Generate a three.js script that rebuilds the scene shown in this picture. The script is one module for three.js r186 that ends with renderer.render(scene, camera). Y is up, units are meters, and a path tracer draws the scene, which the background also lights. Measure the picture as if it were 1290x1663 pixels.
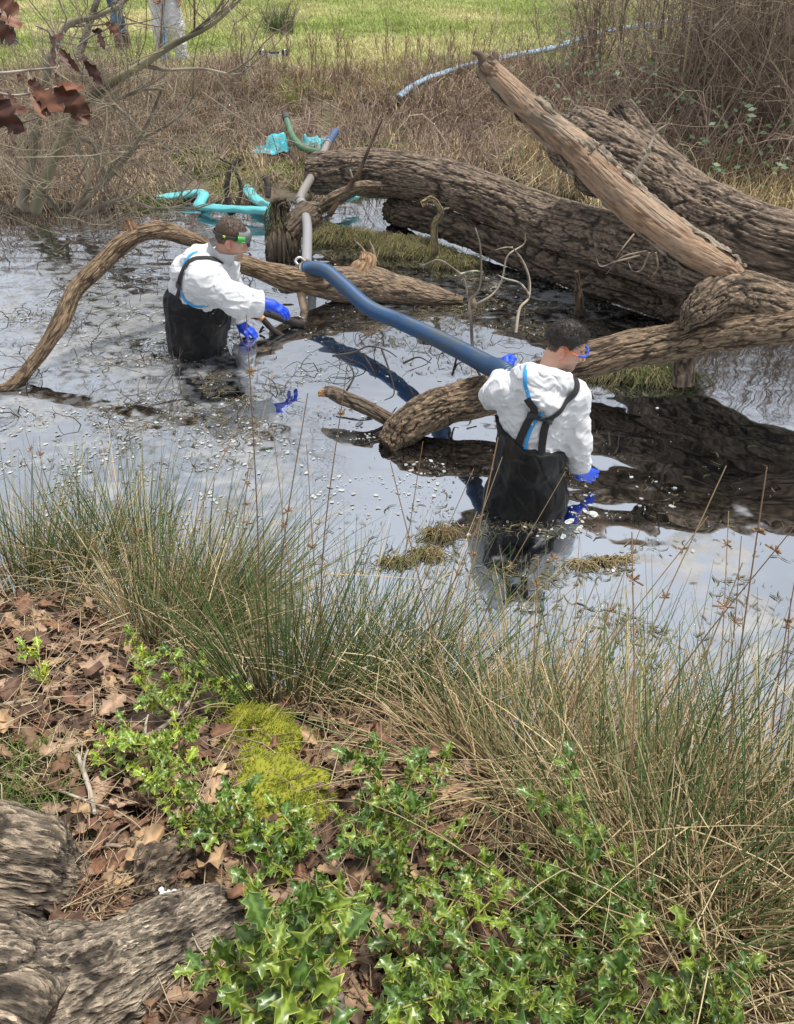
import * as THREE from 'three';
import { mergeGeometries } from 'three/addons/utils/BufferGeometryUtils.js';

// ---------------------------------------------------------------- camera, sky, sun, exposure
const scene = new THREE.Scene();
const EYE = 2.35, PITCH = 38 * Math.PI / 180, FPX = 1201;
const camera = new THREE.PerspectiveCamera(2 * Math.atan(831.5 / FPX) * 180 / Math.PI, 1290 / 1663, 0.05, 600);
camera.position.set(0, EYE, 0);
camera.rotation.x = -PITCH;
const renderer = new THREE.WebGLRenderer({ antialias: true });
renderer.setSize(794, 1024);
renderer.toneMapping = THREE.LinearToneMapping;
renderer.toneMappingExposure = 1.6;
renderer.shadowMap.enabled = true;

const sun = new THREE.DirectionalLight(new THREE.Color(1, 0.95, 0.87), 3.0);
sun.position.set(5.5, 17, -6.5);
sun.target.position.set(0, 0, -5);
sun.shadow.radius = 15;
sun.shadow.mapSize.set(4096, 4096);
Object.assign(sun.shadow.camera, { left: -20, right: 20, top: 20, bottom: -20, near: 1, far: 60 });
scene.add(sun, sun.target);

// ---------------------------------------------------------------- random numbers and noise
function mulberry(a) { return () => { a = (a + 0x6d2b79f5) | 0; let t = Math.imul(a ^ (a >>> 15), 1 | a); t = (t + Math.imul(t ^ (t >>> 7), 61 | t)) ^ t; return ((t ^ (t >>> 14)) >>> 0) / 4294967296; }; }
let R = mulberry(7);
const seed = (s) => { R = mulberry(s); };
const rr = (a, b) => a + (b - a) * R();
const pick = (a) => a[Math.floor(R() * a.length)];
const clamp = (x, a = 0, b = 1) => Math.min(b, Math.max(a, x));
const lerp = (a, b, t) => a + (b - a) * t;
const sstep = (a, b, x) => { const t = clamp((x - a) / (b - a)); return t * t * (3 - 2 * t); };
function hash(x, y, z) { let h = Math.imul(x, 374761393) ^ Math.imul(y, 668265263) ^ Math.imul(z, 2147483647 ^ 0x5bd1e995); h = Math.imul(h ^ (h >>> 13), 1274126177); h = Math.imul(h ^ (h >>> 16), 0x85ebca6b); return ((h ^ (h >>> 13)) >>> 0) / 4294967296; }
function noise(x, y, z = 0) {
  const X = Math.floor(x), Y = Math.floor(y), Z = Math.floor(z);
  let u = x - X, v = y - Y, w = z - Z; u = u * u * (3 - 2 * u); v = v * v * (3 - 2 * v); w = w * w * (3 - 2 * w);
  const a = lerp(lerp(hash(X, Y, Z), hash(X + 1, Y, Z), u), lerp(hash(X, Y + 1, Z), hash(X + 1, Y + 1, Z), u), v);
  const b = lerp(lerp(hash(X, Y, Z + 1), hash(X + 1, Y, Z + 1), u), lerp(hash(X, Y + 1, Z + 1), hash(X + 1, Y + 1, Z + 1), u), v);
  return lerp(a, b, w) * 2 - 1;
}
function fbm(x, y, z = 0, o = 4) { let s = 0, a = 0.5; for (let i = 0; i < o; i++) { s += a * noise(x, y, z); x = x * 2.03 + 11.3; y = y * 2.03 + 5.7; z = z * 2.03 + 3.1; a *= 0.5; } return s; }
function worley(x, y, z) {   // [F1, F2, id]
  const X = Math.floor(x), Y = Math.floor(y), Z = Math.floor(z); let f1 = 9, f2 = 9, id = 0;
  for (let i = -1; i < 2; i++) for (let j = -1; j < 2; j++) for (let k = -1; k < 2; k++) {
    const a = X + i, b = Y + j, c = Z + k, dx = a + hash(a, b, c) - x, dy = b + hash(a + 57, b, c) - y, dz = c + hash(a, b + 131, c) - z, d = dx * dx + dy * dy + dz * dz;
    if (d < f1) { f2 = f1; f1 = d; id = hash(a, b, c + 77); } else if (d < f2) f2 = d;
  }
  return [Math.sqrt(f1), Math.sqrt(f2), id];
}
const V = (x, y, z) => new THREE.Vector3(x, y, z);

// ---------------------------------------------------------------- sky: an even, bright overcast
{
  const W = 512, Hh = 256, data = new Float32Array(W * Hh * 4);
  for (let j = 0; j < Hh; j++) for (let i = 0; i < W; i++) {
    const el = (j / (Hh - 1) - 0.5) * Math.PI, az = i / W * 2 * Math.PI, o = (j * W + i) * 4;
    const x = Math.cos(el) * Math.cos(az), y = Math.sin(el), z = Math.cos(el) * Math.sin(az);
    const c = fbm(x * 2.2 / (0.25 + Math.abs(y)), z * 2.2 / (0.25 + Math.abs(y)), 3, 5), s = 0.55 + 0.24 * c + 0.12 * y;
    if (el < -0.02) { data[o] = 0.13; data[o + 1] = 0.14; data[o + 2] = 0.1; } else { data[o] = s * 0.95; data[o + 1] = s * 0.985; data[o + 2] = s * 1.06; }
    data[o + 3] = 1;
  }
  const t = new THREE.DataTexture(data, W, Hh, THREE.RGBAFormat, THREE.FloatType);
  t.mapping = THREE.EquirectangularReflectionMapping; t.magFilter = THREE.LinearFilter; t.minFilter = THREE.LinearFilter; t.wrapS = THREE.RepeatWrapping; t.needsUpdate = true;
  scene.background = t; scene.environment = t;
}

// ---------------------------------------------------------------- measuring: a sight line of the surveyed view to a point of the place
const cp = Math.cos(PITCH), sp = Math.sin(PITCH);
function ray(px, py) { const a = (px - 645) / FPX, b = -(py - 831.5) / FPX; return V(a, b * cp - sp, -b * sp - cp); }
const onY = (px, py, h = 0) => { const r = ray(px, py); return V(0, EYE, 0).addScaledVector(r, (h - EYE) / r.y); };
const atD = (px, py, d) => { const r = ray(px, py); return V(0, EYE, 0).addScaledVector(r, -d / r.z); };
function hit(px, py, off = 0) {
  const r = ray(px, py); let t = 0.4, p = V(0, EYE, 0);
  while (t < 90) { p.set(0, EYE, 0).addScaledVector(r, t); const g = p.y - Math.max(H(p.x, -p.z), -0.02) - off; if (g < 0.001) break; t += clamp(g * 0.45, 0.003, 0.6); }
  return p;
}

// ---------------------------------------------------------------- naming and labelling
const used = {};
function numbered(n) { const b = n.replace(/_\d{3}$/, ''); if (used[b] === undefined) { used[b] = 0; return b; } used[b]++; return b + '_' + String(used[b]).padStart(3, '0'); }
function tag(o, label, category, group, kind) { o.userData.label = label; o.userData.category = category; if (group) o.userData.group = group; if (kind) o.userData.kind = kind; return o; }
function thing(name, pos, label, category, group) { const g = new THREE.Group(); g.name = numbered(name); if (pos) g.position.copy(pos); scene.add(g); return tag(g, label, category, group); }
function add(name, geo, mat, parent, off) { const m = new THREE.Mesh(geo, mat); m.name = parent === scene ? numbered(name) : name; m.castShadow = m.receiveShadow = true; if (off) m.position.copy(off).negate(); parent.add(m); return m; }
const stuff = (m) => { m.userData.kind = 'stuff'; return m; };

// ---------------------------------------------------------------- mesh builder: tubes, leaves and strips in one buffer
class MB {
  constructor() { this.p = []; this.n = []; this.c = []; this.i = []; }
  vert(x, y, z, nx, ny, nz, c) { this.p.push(x, y, z); this.n.push(nx, ny, nz); this.c.push(c[0], c[1], c[2]); return this.p.length / 3 - 1; }
  // a tapering tube along points; radius and colour may be functions of t
  tube(pts, rad, col, sides = 4, cap = true) {
    const n = pts.length, rf = typeof rad === 'function' ? rad : Array.isArray(rad) ? (t) => lerp(rad[0], rad[1], t) : () => rad, cf = typeof col === 'function' ? col : () => col;
    let u = null; const t = V(0, 0, 0), w = V(0, 0, 0), base = this.p.length / 3;
    for (let k = 0; k < n; k++) {
      t.subVectors(pts[Math.min(n - 1, k + 1)], pts[Math.max(0, k - 1)]).normalize();
      if (!u) { u = Math.abs(t.y) < 0.9 ? V(0, 1, 0) : V(1, 0, 0); }
      u.addScaledVector(t, -u.dot(t)).normalize(); w.crossVectors(t, u);
      const r = rf(k / (n - 1)), c = cf(k / (n - 1));
      for (let s = 0; s < sides; s++) {
        const a = s / sides * 2 * Math.PI, ca = Math.cos(a), sa = Math.sin(a), nx = u.x * ca + w.x * sa, ny = u.y * ca + w.y * sa, nz = u.z * ca + w.z * sa;
        this.vert(pts[k].x + nx * r, pts[k].y + ny * r, pts[k].z + nz * r, nx, ny, nz, c);
      }
    }
    for (let k = 0; k < n - 1; k++) for (let s = 0; s < sides; s++) { const a = base + k * sides + s, b = base + k * sides + (s + 1) % sides; this.i.push(a, b, a + sides, b, b + sides, a + sides); }
    if (cap) for (const e of [0, n - 1]) {
      t.subVectors(pts[Math.max(1, e)], pts[Math.max(1, e) - 1]).normalize(); if (!e) t.negate();
      const c = cf(e / (n - 1)), q = this.p.length / 3;
      for (let s = 0; s < sides; s++) { const o = (base + e * sides + s) * 3; this.vert(this.p[o], this.p[o + 1], this.p[o + 2], t.x, t.y, t.z, c); }
      for (let s = 1; s < sides - 1; s++) e ? this.i.push(q, q + s, q + s + 1) : this.i.push(q, q + s + 1, q + s);
    }
    return this;
  }
  geo() {
    const g = new THREE.BufferGeometry();
    g.setAttribute('position', new THREE.Float32BufferAttribute(this.p, 3)); g.setAttribute('normal', new THREE.Float32BufferAttribute(this.n, 3));
    g.setAttribute('color', new THREE.Float32BufferAttribute(this.c, 3)); g.setIndex(this.i); return g;
  }
  build(name, mat, parent, off) { return add(name, this.geo(), mat, parent, off); }
}
function smooth(pts, n) { return new THREE.CatmullRomCurve3(pts, false, 'centripetal').getPoints(n); }
function tint(c, k) { return [c[0] * k, c[1] * k, c[2] * k]; }
function mix(a, b, t) { return [lerp(a[0], b[0], t), lerp(a[1], b[1], t), lerp(a[2], b[2], t)]; }
const std = (o) => new THREE.MeshStandardMaterial({ vertexColors: true, roughness: 0.9, ...o });
const rgb = (r, g, b) => new THREE.Color().setRGB(r, g, b);

// fine grey noise for bump and colour break-up, tiled
function noiseTex(size, freq, oct, contrast, seedZ, sx = 1, sy = 1) {
  const d = new Uint8Array(size * size * 4);
  for (let y = 0; y < size; y++) for (let x = 0; x < size; x++) {
    // blend of four shifted samples makes the tile seamless
    const u = x / size, v = y / size; let s = 0;
    for (const [a, b, w] of [[u, v, (1 - u) * (1 - v)], [u - 1, v, u * (1 - v)], [u, v - 1, (1 - u) * v], [u - 1, v - 1, u * v]]) s += w * fbm(a * freq * sx + 40, b * freq * sy + 40, seedZ, oct);
    const k = clamp(0.5 + s * contrast) * 255, o = (y * size + x) * 4; d[o] = d[o + 1] = d[o + 2] = k; d[o + 3] = 255;
  }
  const t = new THREE.DataTexture(d, size, size); t.wrapS = t.wrapT = THREE.RepeatWrapping; t.magFilter = THREE.LinearFilter; t.minFilter = THREE.LinearMipmapLinearFilter; t.generateMipmaps = true; t.needsUpdate = true; return t;
}
// ---------------------------------------------------------------- the lie of the land (y = 0 is the water)
const nearShore = (x) => (x < 0 ? 1.74 - 0.36 * x : 1.74 - 0.24 * x) + 0.1 * noise(x * 1.7, 3.3, 1) + 0.05 * noise(x * 6, 1, 2);
const farPts = [[-9, 7.2], [-5, 8.0], [-3.6, 8.3], [-2.2, 8.5], [-0.9, 8.6], [0.3, 9.4], [1.2, 9.4], [2.4, 8.2], [3.4, 7.0], [5, 6.0], [9, 5]];
function farShore(x) {
  let i = 0; while (i < farPts.length - 2 && farPts[i + 1][0] < x) i++;
  const [a, b] = farPts[i], [c, d] = farPts[i + 1], t = clamp((x - a) / (c - a));
  return lerp(b, d, t * t * (3 - 2 * t)) + 0.18 * noise(x * 1.9, 8.1, 4);
}
function H(x, d) {
  const ns = nearShore(x), tn = ns - d, fs = farShore(x), tf = d - fs;
  if (tn > -0.6) {
    if (tn > 0) return 0.86 * (1 - Math.exp(-tn / 0.62)) + 0.035 * fbm(x * 2.6, d * 2.6, 1, 3) * sstep(0, 0.3, tn) + 0.012 * noise(x * 14, d * 14, 2) - 0.1 * sstep(0.2, 1.6, x) * sstep(0.1, 0.7, tn);
    return Math.max(-0.7, tn * 1.1);
  }
  if (tf > -1.2) {
    const marsh = sstep(-2.6, -1.2, x) * (1 - sstep(0.6, 1.8, x));
    const flat = tf < 0 ? tf * 0.35 : 0.035 * sstep(0, 0.6, tf) + 0.02;
    const rise0 = lerp(0.1, 1.6, marsh), rise = sstep(rise0, rise0 + lerp(4.0, 3.2, marsh), tf);
    let h = flat + 0.66 * rise + 0.03 * sstep(6, 30, tf) * 2;
    h += (0.05 * fbm(x * 1.3, d * 1.3, 5, 3) + 0.05 * fbm(x * 4, d * 4, 6, 2) * (1 - rise)) * sstep(-0.4, 0.6, tf);
    return h + 0.05 * fbm(x * 0.35, d * 0.35, 9, 3) * rise;
  }
  return -0.7;
}
{
  const line = (from, to, cuts) => { const a = [from]; let v = from; while (v < to) { let s = 8; for (const [lo, hi, st] of cuts) if (v >= lo && v < hi) { s = st; break; } v += s; a.push(v); } return a; };
  const xs = line(-90, 90, [[-90, -24, 6], [-24, -8, 1], [-8, -3, 0.16], [-3, 3, 0.045], [3, 8, 0.16], [8, 24, 1], [24, 90, 6]]);
  const ds = line(-30, 170, [[-30, -4, 3], [-4, -0.5, 0.3], [-0.5, 3.1, 0.035], [3.1, 7, 0.3], [7, 15, 0.1], [15, 36, 0.3], [36, 60, 2], [60, 200, 10]]);
  const m = new MB(), nx = xs.length;
  const soil = [0.05, 0.035, 0.025], litter = [0.11, 0.072, 0.048], mud = [0.06, 0.052, 0.04], green = [0.28, 0.34, 0.09], straw = [0.55, 0.49, 0.24], deadb = [0.15, 0.115, 0.08];
  const uv = [];
  for (const d of ds) for (const x of xs) {
    const y = H(x, d), e = 0.02, nv = V(-(H(x + e, d) - H(x - e, d)) / (2 * e), 1, (H(x, d + e) - H(x, d - e)) / (2 * e)).normalize();
    let c;
    const tn = nearShore(x) - d, tf = d - farShore(x);
    if (tn > -0.6) c = mix(mud, mix(soil, litter, clamp(0.5 + fbm(x * 5, d * 5, 2, 3))), sstep(0, 0.25, tn));
    else if (tf > -1.2) {
      const f = sstep(3.4, 5.2, tf + 0.9 * fbm(x * 0.7, d * 0.7, 3, 3));
      const g = mix(green, straw, clamp(0.36 + 0.9 * fbm(x * 0.45, d * 0.3, 12, 4) + 0.5 * fbm(x * 2.2, d * 1.6, 2, 2)));
      c = mix(mix(mud, mix(deadb, [0.1, 0.11, 0.04], clamp(0.3 + fbm(x * 2, d * 2, 8, 3))), sstep(-0.1, 0.5, tf)), g, f);
    } else c = mud;
    m.vert(x, y, -d, nv.x, nv.y, nv.z, c); uv.push(x, d);
  }
  for (let j = 0; j < ds.length - 1; j++) for (let i = 0; i < nx - 1; i++) { const a = j * nx + i; m.i.push(a, a + 1, a + nx, a + 1, a + nx + 1, a + nx); }
  const g = m.geo(); g.setAttribute('uv', new THREE.Float32BufferAttribute(uv, 2));
  const t = noiseTex(512, 24, 5, 0.9, 4); t.repeat.set(1.1, 1.1);
  const tc = noiseTex(512, 30, 4, 0.35, 9); tc.repeat.set(0.9, 0.9); for (let i = 0; i < tc.image.data.length; i += 4) for (let k = 0; k < 3; k++) tc.image.data[i + k] = Math.min(255, tc.image.data[i + k] + 100);
  var ground = add('ground', g, std({ roughness: 1, bumpMap: t, bumpScale: 0.03, map: tc }), scene);
  ground.userData = { kind: 'structure', label: 'leaf strewn pond banks rising to a rough green field' };
}

// ---------------------------------------------------------------- pond water: a dark, dirty mirror with pale film drifting on it
const gau = (p, r) => (x, z) => { const dx = (x - p.x) / r, dz = (z - p.z) / r; return Math.exp(-dx * dx - dz * dz); };
const filmSpots = [[60, 470, 1.1, 0.9], [170, 560, 0.9, 0.95], [60, 640, 0.7, 0.9], [200, 720, 0.6, 0.95], [330, 780, 0.5, 0.8], [470, 720, 0.35, 0.5], [560, 830, 0.45, 0.5], [1150, 960, 0.5, 1.0], [1000, 1010, 0.4, 0.95], [1230, 1040, 0.4, 1.0], [1080, 1080, 0.4, 0.9], [880, 470, 0.6, 0.6], [980, 520, 0.5, 0.5], [1160, 850, 0.22, 0.5], [620, 300, 0.7, 0.7], [560, 345, 0.7, 0.7], [340, 350, 0.8, 0.6], [720, 480, 0.5, 0.4], [420, 590, 0.4, 0.4]].map(([a, b, r, k]) => [gau(onY(a, b), r), k]);
const debrisSpots = [[330, 640, 0.42, 1], [250, 610, 0.45, 0.55], [400, 660, 0.3, 0.6], [720, 520, 0.55, 0.8], [820, 480, 0.55, 0.8], [640, 540, 0.35, 0.4], [880, 530, 0.5, 0.9], [780, 590, 0.3, 0.5], [430, 730, 0.3, 0.25], [730, 880, 0.26, 0.9], [620, 910, 0.2, 0.8], [860, 920, 0.26, 0.7], [980, 915, 0.2, 0.6], [1050, 960, 0.5, 0.32], [1150, 1040, 0.4, 0.4], [60, 520, 0.6, 0.3], [60, 400, 0.9, 0.4], [980, 620, 0.22, 0.7], [1080, 615, 0.2, 0.4], [860, 830, 0.2, 0.5], [560, 400, 0.5, 0.5], [700, 430, 0.4, 0.5], [200, 740, 0.5, 0.35], [900, 650, 0.25, 0.4], [950, 760, 0.3, 0.12]].map(([a, b, r, k]) => [gau(onY(a, b), r), k]);
const foamSpots = [[100, 720, 0.7, 1], [300, 770, 0.5, 1], [450, 780, 0.4, 0.8], [550, 620, 0.5, 0.35], [600, 700, 0.35, 0.4], [700, 740, 0.3, 0.6], [930, 820, 0.3, 0.5], [980, 700, 0.4, 0.12], [1000, 850, 0.3, 0.35], [200, 560, 0.7, 0.8], [530, 540, 0.4, 0.35], [850, 450, 0.5, 0.5], [900, 500, 0.4, 0.6], [60, 480, 0.8, 0.7], [650, 780, 0.4, 0.5]].map(([a, b, r, k]) => [gau(onY(a, b), r), k]);
const sumUp = (l, x, z) => { let s = 0; for (const [f, k] of l) s += k * f(x, z); return s; };
const rippleAmp = (x, z) => 0.2 + 1.15 * Math.exp(-(((x + 2.2) / 1.6) ** 2) - (((z + 6.6) / 1.5) ** 2)) + 0.25 * Math.exp(-(((x - 0.9) / 0.7) ** 2) - (((z + 3) / 0.7) ** 2));
const ripple = (x, z) => 0.0035 * rippleAmp(x, z) * (noise(x * 3.1, z * 8.5, 1) + 0.5 * noise(x * 8 + 3, z * 19, 2)) + 0.0005 * noise(x * 14, z * 14, 5);
{
  const N = 1600, X0 = -5, X1 = 5, Z0 = -11, Z1 = -1, col = new Uint8Array(N * N * 4), mr = new Uint8Array(N * N * 4);
  for (let j = 0; j < N; j++) for (let i = 0; i < N; i++) {
    const x = lerp(X0, X1, (i + 0.5) / N), z = lerp(Z1, Z0, (j + 0.5) / N), o = (j * N + i) * 4;
    const k = sumUp(filmSpots, x, z);
    let f = 0;
    if (k > 0.02) {
      const n = fbm(x * 3.2, z * 4.4, 7, 3), n2 = fbm(x * 13, z * 17, 3, 3);
      f = sstep(0.42, 0.95, 0.58 * Math.min(1.1, k) + 0.8 * n + 0.8 * n2 - 0.08) * 0.6;
    }
    const br = clamp(0.5 + 0.6 * noise(x * 9, z * 12, 9) + 0.9 * fbm(x * 34, z * 46, 3, 3));
    const br2 = sstep(-1.2, 0.4, x) * sstep(-3.6, -2.6, z), w2 = k * sstep(-0.1, 0.55, fbm(x * 19, z * 27, 17, 4) + 0.3 * noise(x * 2.3, z * 3, 5)) * 0.6 * (1 - sstep(-0.6, 0.1, x) * sstep(-3.9, -3.2, z)), c0 = mix([0.52, 0.55, 0.59], mix(mix([0.2, 0.205, 0.2], [0.19, 0.165, 0.135], br2), mix([0.4, 0.4, 0.385], [0.31, 0.29, 0.26], br2), br), f), c = mix(c0, [0.06, 0.058, 0.045], clamp(w2 * (1 - 0.6 * f)));  // dark reflections of twigs and ripples painted into the water colour as patches
    for (let q = 0; q < 3; q++) col[o + q] = 255 * Math.pow(c[q], 1 / 2.2);
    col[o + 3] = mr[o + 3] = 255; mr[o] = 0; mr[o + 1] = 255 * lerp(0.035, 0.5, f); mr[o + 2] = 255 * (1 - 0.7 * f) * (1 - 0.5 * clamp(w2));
  }
  const T = (d) => { const t = new THREE.DataTexture(d, N, N); t.magFilter = THREE.LinearFilter; t.minFilter = THREE.LinearMipmapLinearFilter; t.generateMipmaps = true; t.needsUpdate = true; return t; };
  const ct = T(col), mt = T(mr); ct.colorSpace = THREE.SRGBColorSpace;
  const m = new MB(), uv = [], st = 0.045, nx = 320, nz = 225;
  for (let j = 0; j <= nz; j++) for (let i = 0; i <= nx; i++) {
    const x = -7.2 + i * st, z = -1.0 - j * st, e = 0.012, n = V(-(ripple(x + e, z) - ripple(x - e, z)) / (2 * e), 1, -(ripple(x, z + e) - ripple(x, z - e)) / (2 * e)).normalize();
    m.vert(x, ripple(x, z), z, n.x, n.y, n.z, [1, 1, 1]); uv.push((x - X0) / (X1 - X0), (z - Z1) / (Z0 - Z1));
  }
  for (let j = 0; j < nz; j++) for (let i = 0; i < nx; i++) { const a = j * (nx + 1) + i; m.i.push(a, a + 1, a + nx + 1, a + 1, a + nx + 2, a + nx + 1); }
  const g = m.geo(); g.deleteAttribute('color'); g.setAttribute('uv', new THREE.Float32BufferAttribute(uv, 2));
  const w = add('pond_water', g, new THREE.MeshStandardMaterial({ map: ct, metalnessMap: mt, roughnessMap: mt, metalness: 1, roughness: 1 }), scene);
  w.userData = { kind: 'structure', label: 'dark still pond water with pale film and reflections' };
}
// ---------------------------------------------------------------- bark-covered wood
const BARK = { dark: [0.04, 0.03, 0.022], light: [0.265, 0.2, 0.15], amp: 0.015, cell: 0.034, stretch: 8 };
// path: [Vector3, radius] pairs. Returns a displaced tube with furrowed bark and closed ends.
function barkTube(path, o = {}) {
  const b = { ...BARK, step: 0.014, around: 0, seedZ: 0, lump: 0.03, lumpF: 4, a0: 0, a1: Math.PI * 2, capCol: null, rough: 0.0, shell: 0, ...o };
  const curve = new THREE.CatmullRomCurve3(path.map((q) => q[0]), false, 'centripetal'), L = curve.getLength(), n = Math.max(6, Math.round(L / b.step));
  const rad = (t) => { const f = t * (path.length - 1), i = Math.min(path.length - 2, Math.floor(f)), u = f - i, s = u * u * (3 - 2 * u); return lerp(path[i][1], path[i + 1][1], s); };
  const rmax = Math.max(...path.map((q) => q[1])), na = b.around || Math.max(10, Math.round((b.a1 - b.a0) * rmax / (b.step * 0.62))), full = b.a1 - b.a0 > 6.28;
  const cols = full ? na : na + 1, m = new MB(), uv = []; let u = null; const w = V(0, 0, 0), P = [];
  for (let k = 0; k <= n; k++) {
    const tp = k / n, p = curve.getPoint(tp), t = curve.getTangent(tp), s = tp * L;
    if (!u) u = Math.abs(t.y) < 0.9 ? V(0, 1, 0) : V(1, 0, 0);
    u.addScaledVector(t, -u.dot(t)).normalize(); w.crossVectors(t, u);
    const r = rad(tp);
    for (let a = 0; a < cols; a++) {
      const th = b.a0 + a / na * (b.a1 - b.a0), ca = Math.cos(th), sa = Math.sin(th);
      const qx = ca * r, qy = sa * r, z = s + b.seedZ * 7;
      const wob = fbm(qx * 5, qy * 5, z * 3 + b.seedZ, 2) * 0.8;
      let ridge, id;
      const fine = fbm(qx * 70, qy * 70, z * 40, 4);
      if (b.flaky) { const [f1, f2, i] = worley(qx / b.cell + wob * 1.3 + fine * 0.5, qy / b.cell - wob, z / (b.cell * b.stretch) + wob + fine * 0.5); id = i; ridge = Math.min(sstep(0.0, 0.3, f2 - f1), sstep(0, 0.3, Math.abs(noise(qx / (b.cell * 2.6), qy / (b.cell * 2.6), z / (b.cell * b.stretch * 4))) + 0.12)); }
      else {
        const c1 = b.cell, w2 = 0.35 * fine, n1 = Math.abs(noise(qx / c1 + wob * 0.7 + w2, qy / c1 - wob * 0.7 - w2, z / (c1 * b.stretch))), c2 = c1 * 0.62, n2 = Math.abs(noise(qx / c2 + 9 + w2, qy / c2 + 4 + wob, z / (c2 * b.stretch * 1.1) + 3)), n3 = Math.abs(noise(qx / c1 + 5 + wob * 2, qy / c1 + 8, z / (c1 * 1.1) + w2));
        ridge = Math.min(sstep(0.0, 0.22, n1), 0.45 + 0.55 * sstep(0, 0.2, n2), 0.72 + 0.28 * sstep(0, 0.1, n3)); id = 0.5 + 0.5 * noise(qx / (c1 * 0.8), qy / (c1 * 0.8), z / (c1 * 2) + 40);
      }
      let disp = b.amp * (ridge - 1) + b.amp * 0.25 * (id - 0.5) + b.amp * (b.fineA || 0.3) * fine + b.lump * fbm(qx * b.lumpF, qy * b.lumpF, z * b.lumpF + 5, 2);
      if (b.form) disp += b.form(tp, th, s);
      const R1 = r + disp;
      let c = mix(b.dark, b.light, clamp(0.02 + 0.85 * ridge * ridge + 0.4 * fine + 0.25 * (id - 0.5)));
      if (b.color) c = b.color(c, tp, th, u.y * ca + w.y * sa, ridge, V(p.x, p.y, p.z), fine);
      m.vert(p.x + (u.x * ca + w.x * sa) * R1, p.y + (u.y * ca + w.y * sa) * R1, p.z + (u.z * ca + w.z * sa) * R1, 0, 1, 0, c); uv.push(th * rmax, s);
    }
    P.push(p);
  }
  for (let k = 0; k < n; k++) for (let a = 0; a < na; a++) { const q = k * cols + a, r = k * cols + (a + 1) % cols; m.i.push(q, r, q + cols, r, r + cols, q + cols); }
  if (full) for (const e of [0, n]) {     // rough end faces
    const t = curve.getTangent(e / n).multiplyScalar(e ? 1 : -1), base = e * cols, rings = 4, c0 = P[e]; let prev = [];
    for (let a = 0; a < na; a++) prev.push(base + a);
    const cc = b.capCol || [0.12, 0.085, 0.06], first = []; for (const q of prev) first.push(m.vert(m.p[q * 3], m.p[q * 3 + 1], m.p[q * 3 + 2], t.x, t.y, t.z, tint(cc, 0.6)));
    prev = first;
    for (let g = 1; g <= rings; g++) {
      const f = 1 - g / rings, cur = [];
      if (g === rings) { const q = m.vert(c0.x + t.x * b.rough * 0.3, c0.y + t.y * b.rough * 0.3, c0.z + t.z * b.rough * 0.3, t.x, t.y, t.z, cc); for (let a = 0; a < na; a++) e ? m.i.push(prev[a], prev[(a + 1) % na], q) : m.i.push(prev[(a + 1) % na], prev[a], q); break; }
      for (let a = 0; a < na; a++) {
        const o3 = first[a] * 3, x = lerp(c0.x, m.p[o3], f), y = lerp(c0.y, m.p[o3 + 1], f), z = lerp(c0.z, m.p[o3 + 2], f), k = b.rough * noise(x * 40, y * 40, z * 40) + 0.004 * noise(x * 150, y * 150, z * 150);
        cur.push(m.vert(x + t.x * k, y + t.y * k, z + t.z * k, t.x, t.y, t.z, tint(cc, 0.85 + 0.3 * noise(f * 26, 1, 1))));
      }
      for (let a = 0; a < na; a++) { const a1 = (a + 1) % na; e ? m.i.push(prev[a], prev[a1], cur[a], prev[a1], cur[a1], cur[a]) : m.i.push(prev[a1], prev[a], cur[a], prev[a1], cur[a], cur[a1]); }
      prev = cur;
    }
  }
  while (uv.length < m.p.length / 3 * 2) { const k = uv.length / 2 * 3; uv.push(m.p[k] * 0.7 + m.p[k + 2], m.p[k + 1]); }
  const g = m.geo(); g.setAttribute('uv', new THREE.Float32BufferAttribute(uv, 2)); g.computeVertexNormals(); return g;
}
const barkBump = noiseTex(512, 14, 6, 1.1, 21, 1.6, 0.7); barkBump.repeat.set(3.2, 3.2);
const grainBump = noiseTex(512, 16, 5, 1.1, 31, 3, 0.16); grainBump.repeat.set(3, 3);
const speck = (t, k) => { const q = new THREE.DataTexture(new Uint8Array(t.image.data), 512, 512); for (let i = 0; i < q.image.data.length; i += 4) for (let j = 0; j < 3; j++) q.image.data[i + j] = 255 * clamp(0.74 + k * (t.image.data[i] / 255 - 0.5)); q.wrapS = q.wrapT = THREE.RepeatWrapping; q.magFilter = THREE.LinearFilter; q.minFilter = THREE.LinearMipmapLinearFilter; q.generateMipmaps = true; q.colorSpace = THREE.SRGBColorSpace; q.needsUpdate = true; return q; };
const barkMap = speck(barkBump, 0.4); barkMap.repeat.set(3.2, 3.2); const rootBump = noiseTex(512, 20, 6, 1.5, 51, 1.3, 0.8), rootMap = speck(rootBump, 0.55); rootBump.repeat.set(5, 5); rootMap.repeat.set(5, 5);
const woodMat = std({ roughness: 0.95, color: rgb(1.7, 1.68, 1.62), bumpMap: barkBump, bumpScale: 0.014, map: barkMap }), rootMat = std({ roughness: 0.95, color: rgb(1.7, 1.58, 1.42), bumpMap: rootBump, bumpScale: 0.016, map: rootMap }), bareMat = std({ roughness: 0.75, bumpMap: grainBump, bumpScale: 0.006 }), twigMat = std({ roughness: 0.85 });
const pth = (list) => list.map(([x, y, d, r]) => [atD(x, y, d), r]);
// bare, barkless timber: long grain instead of furrows
const BARE = { dark: [0.15, 0.085, 0.048], light: [0.34, 0.222, 0.135], amp: 0.006, cell: 0.02, stretch: 16, lump: 0.018, lumpF: 5 };
const damp = (c, y) => tint(c, lerp(0.42, 1, sstep(0.0, 0.09, y)));   // wood soaked dark just above the water line

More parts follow.
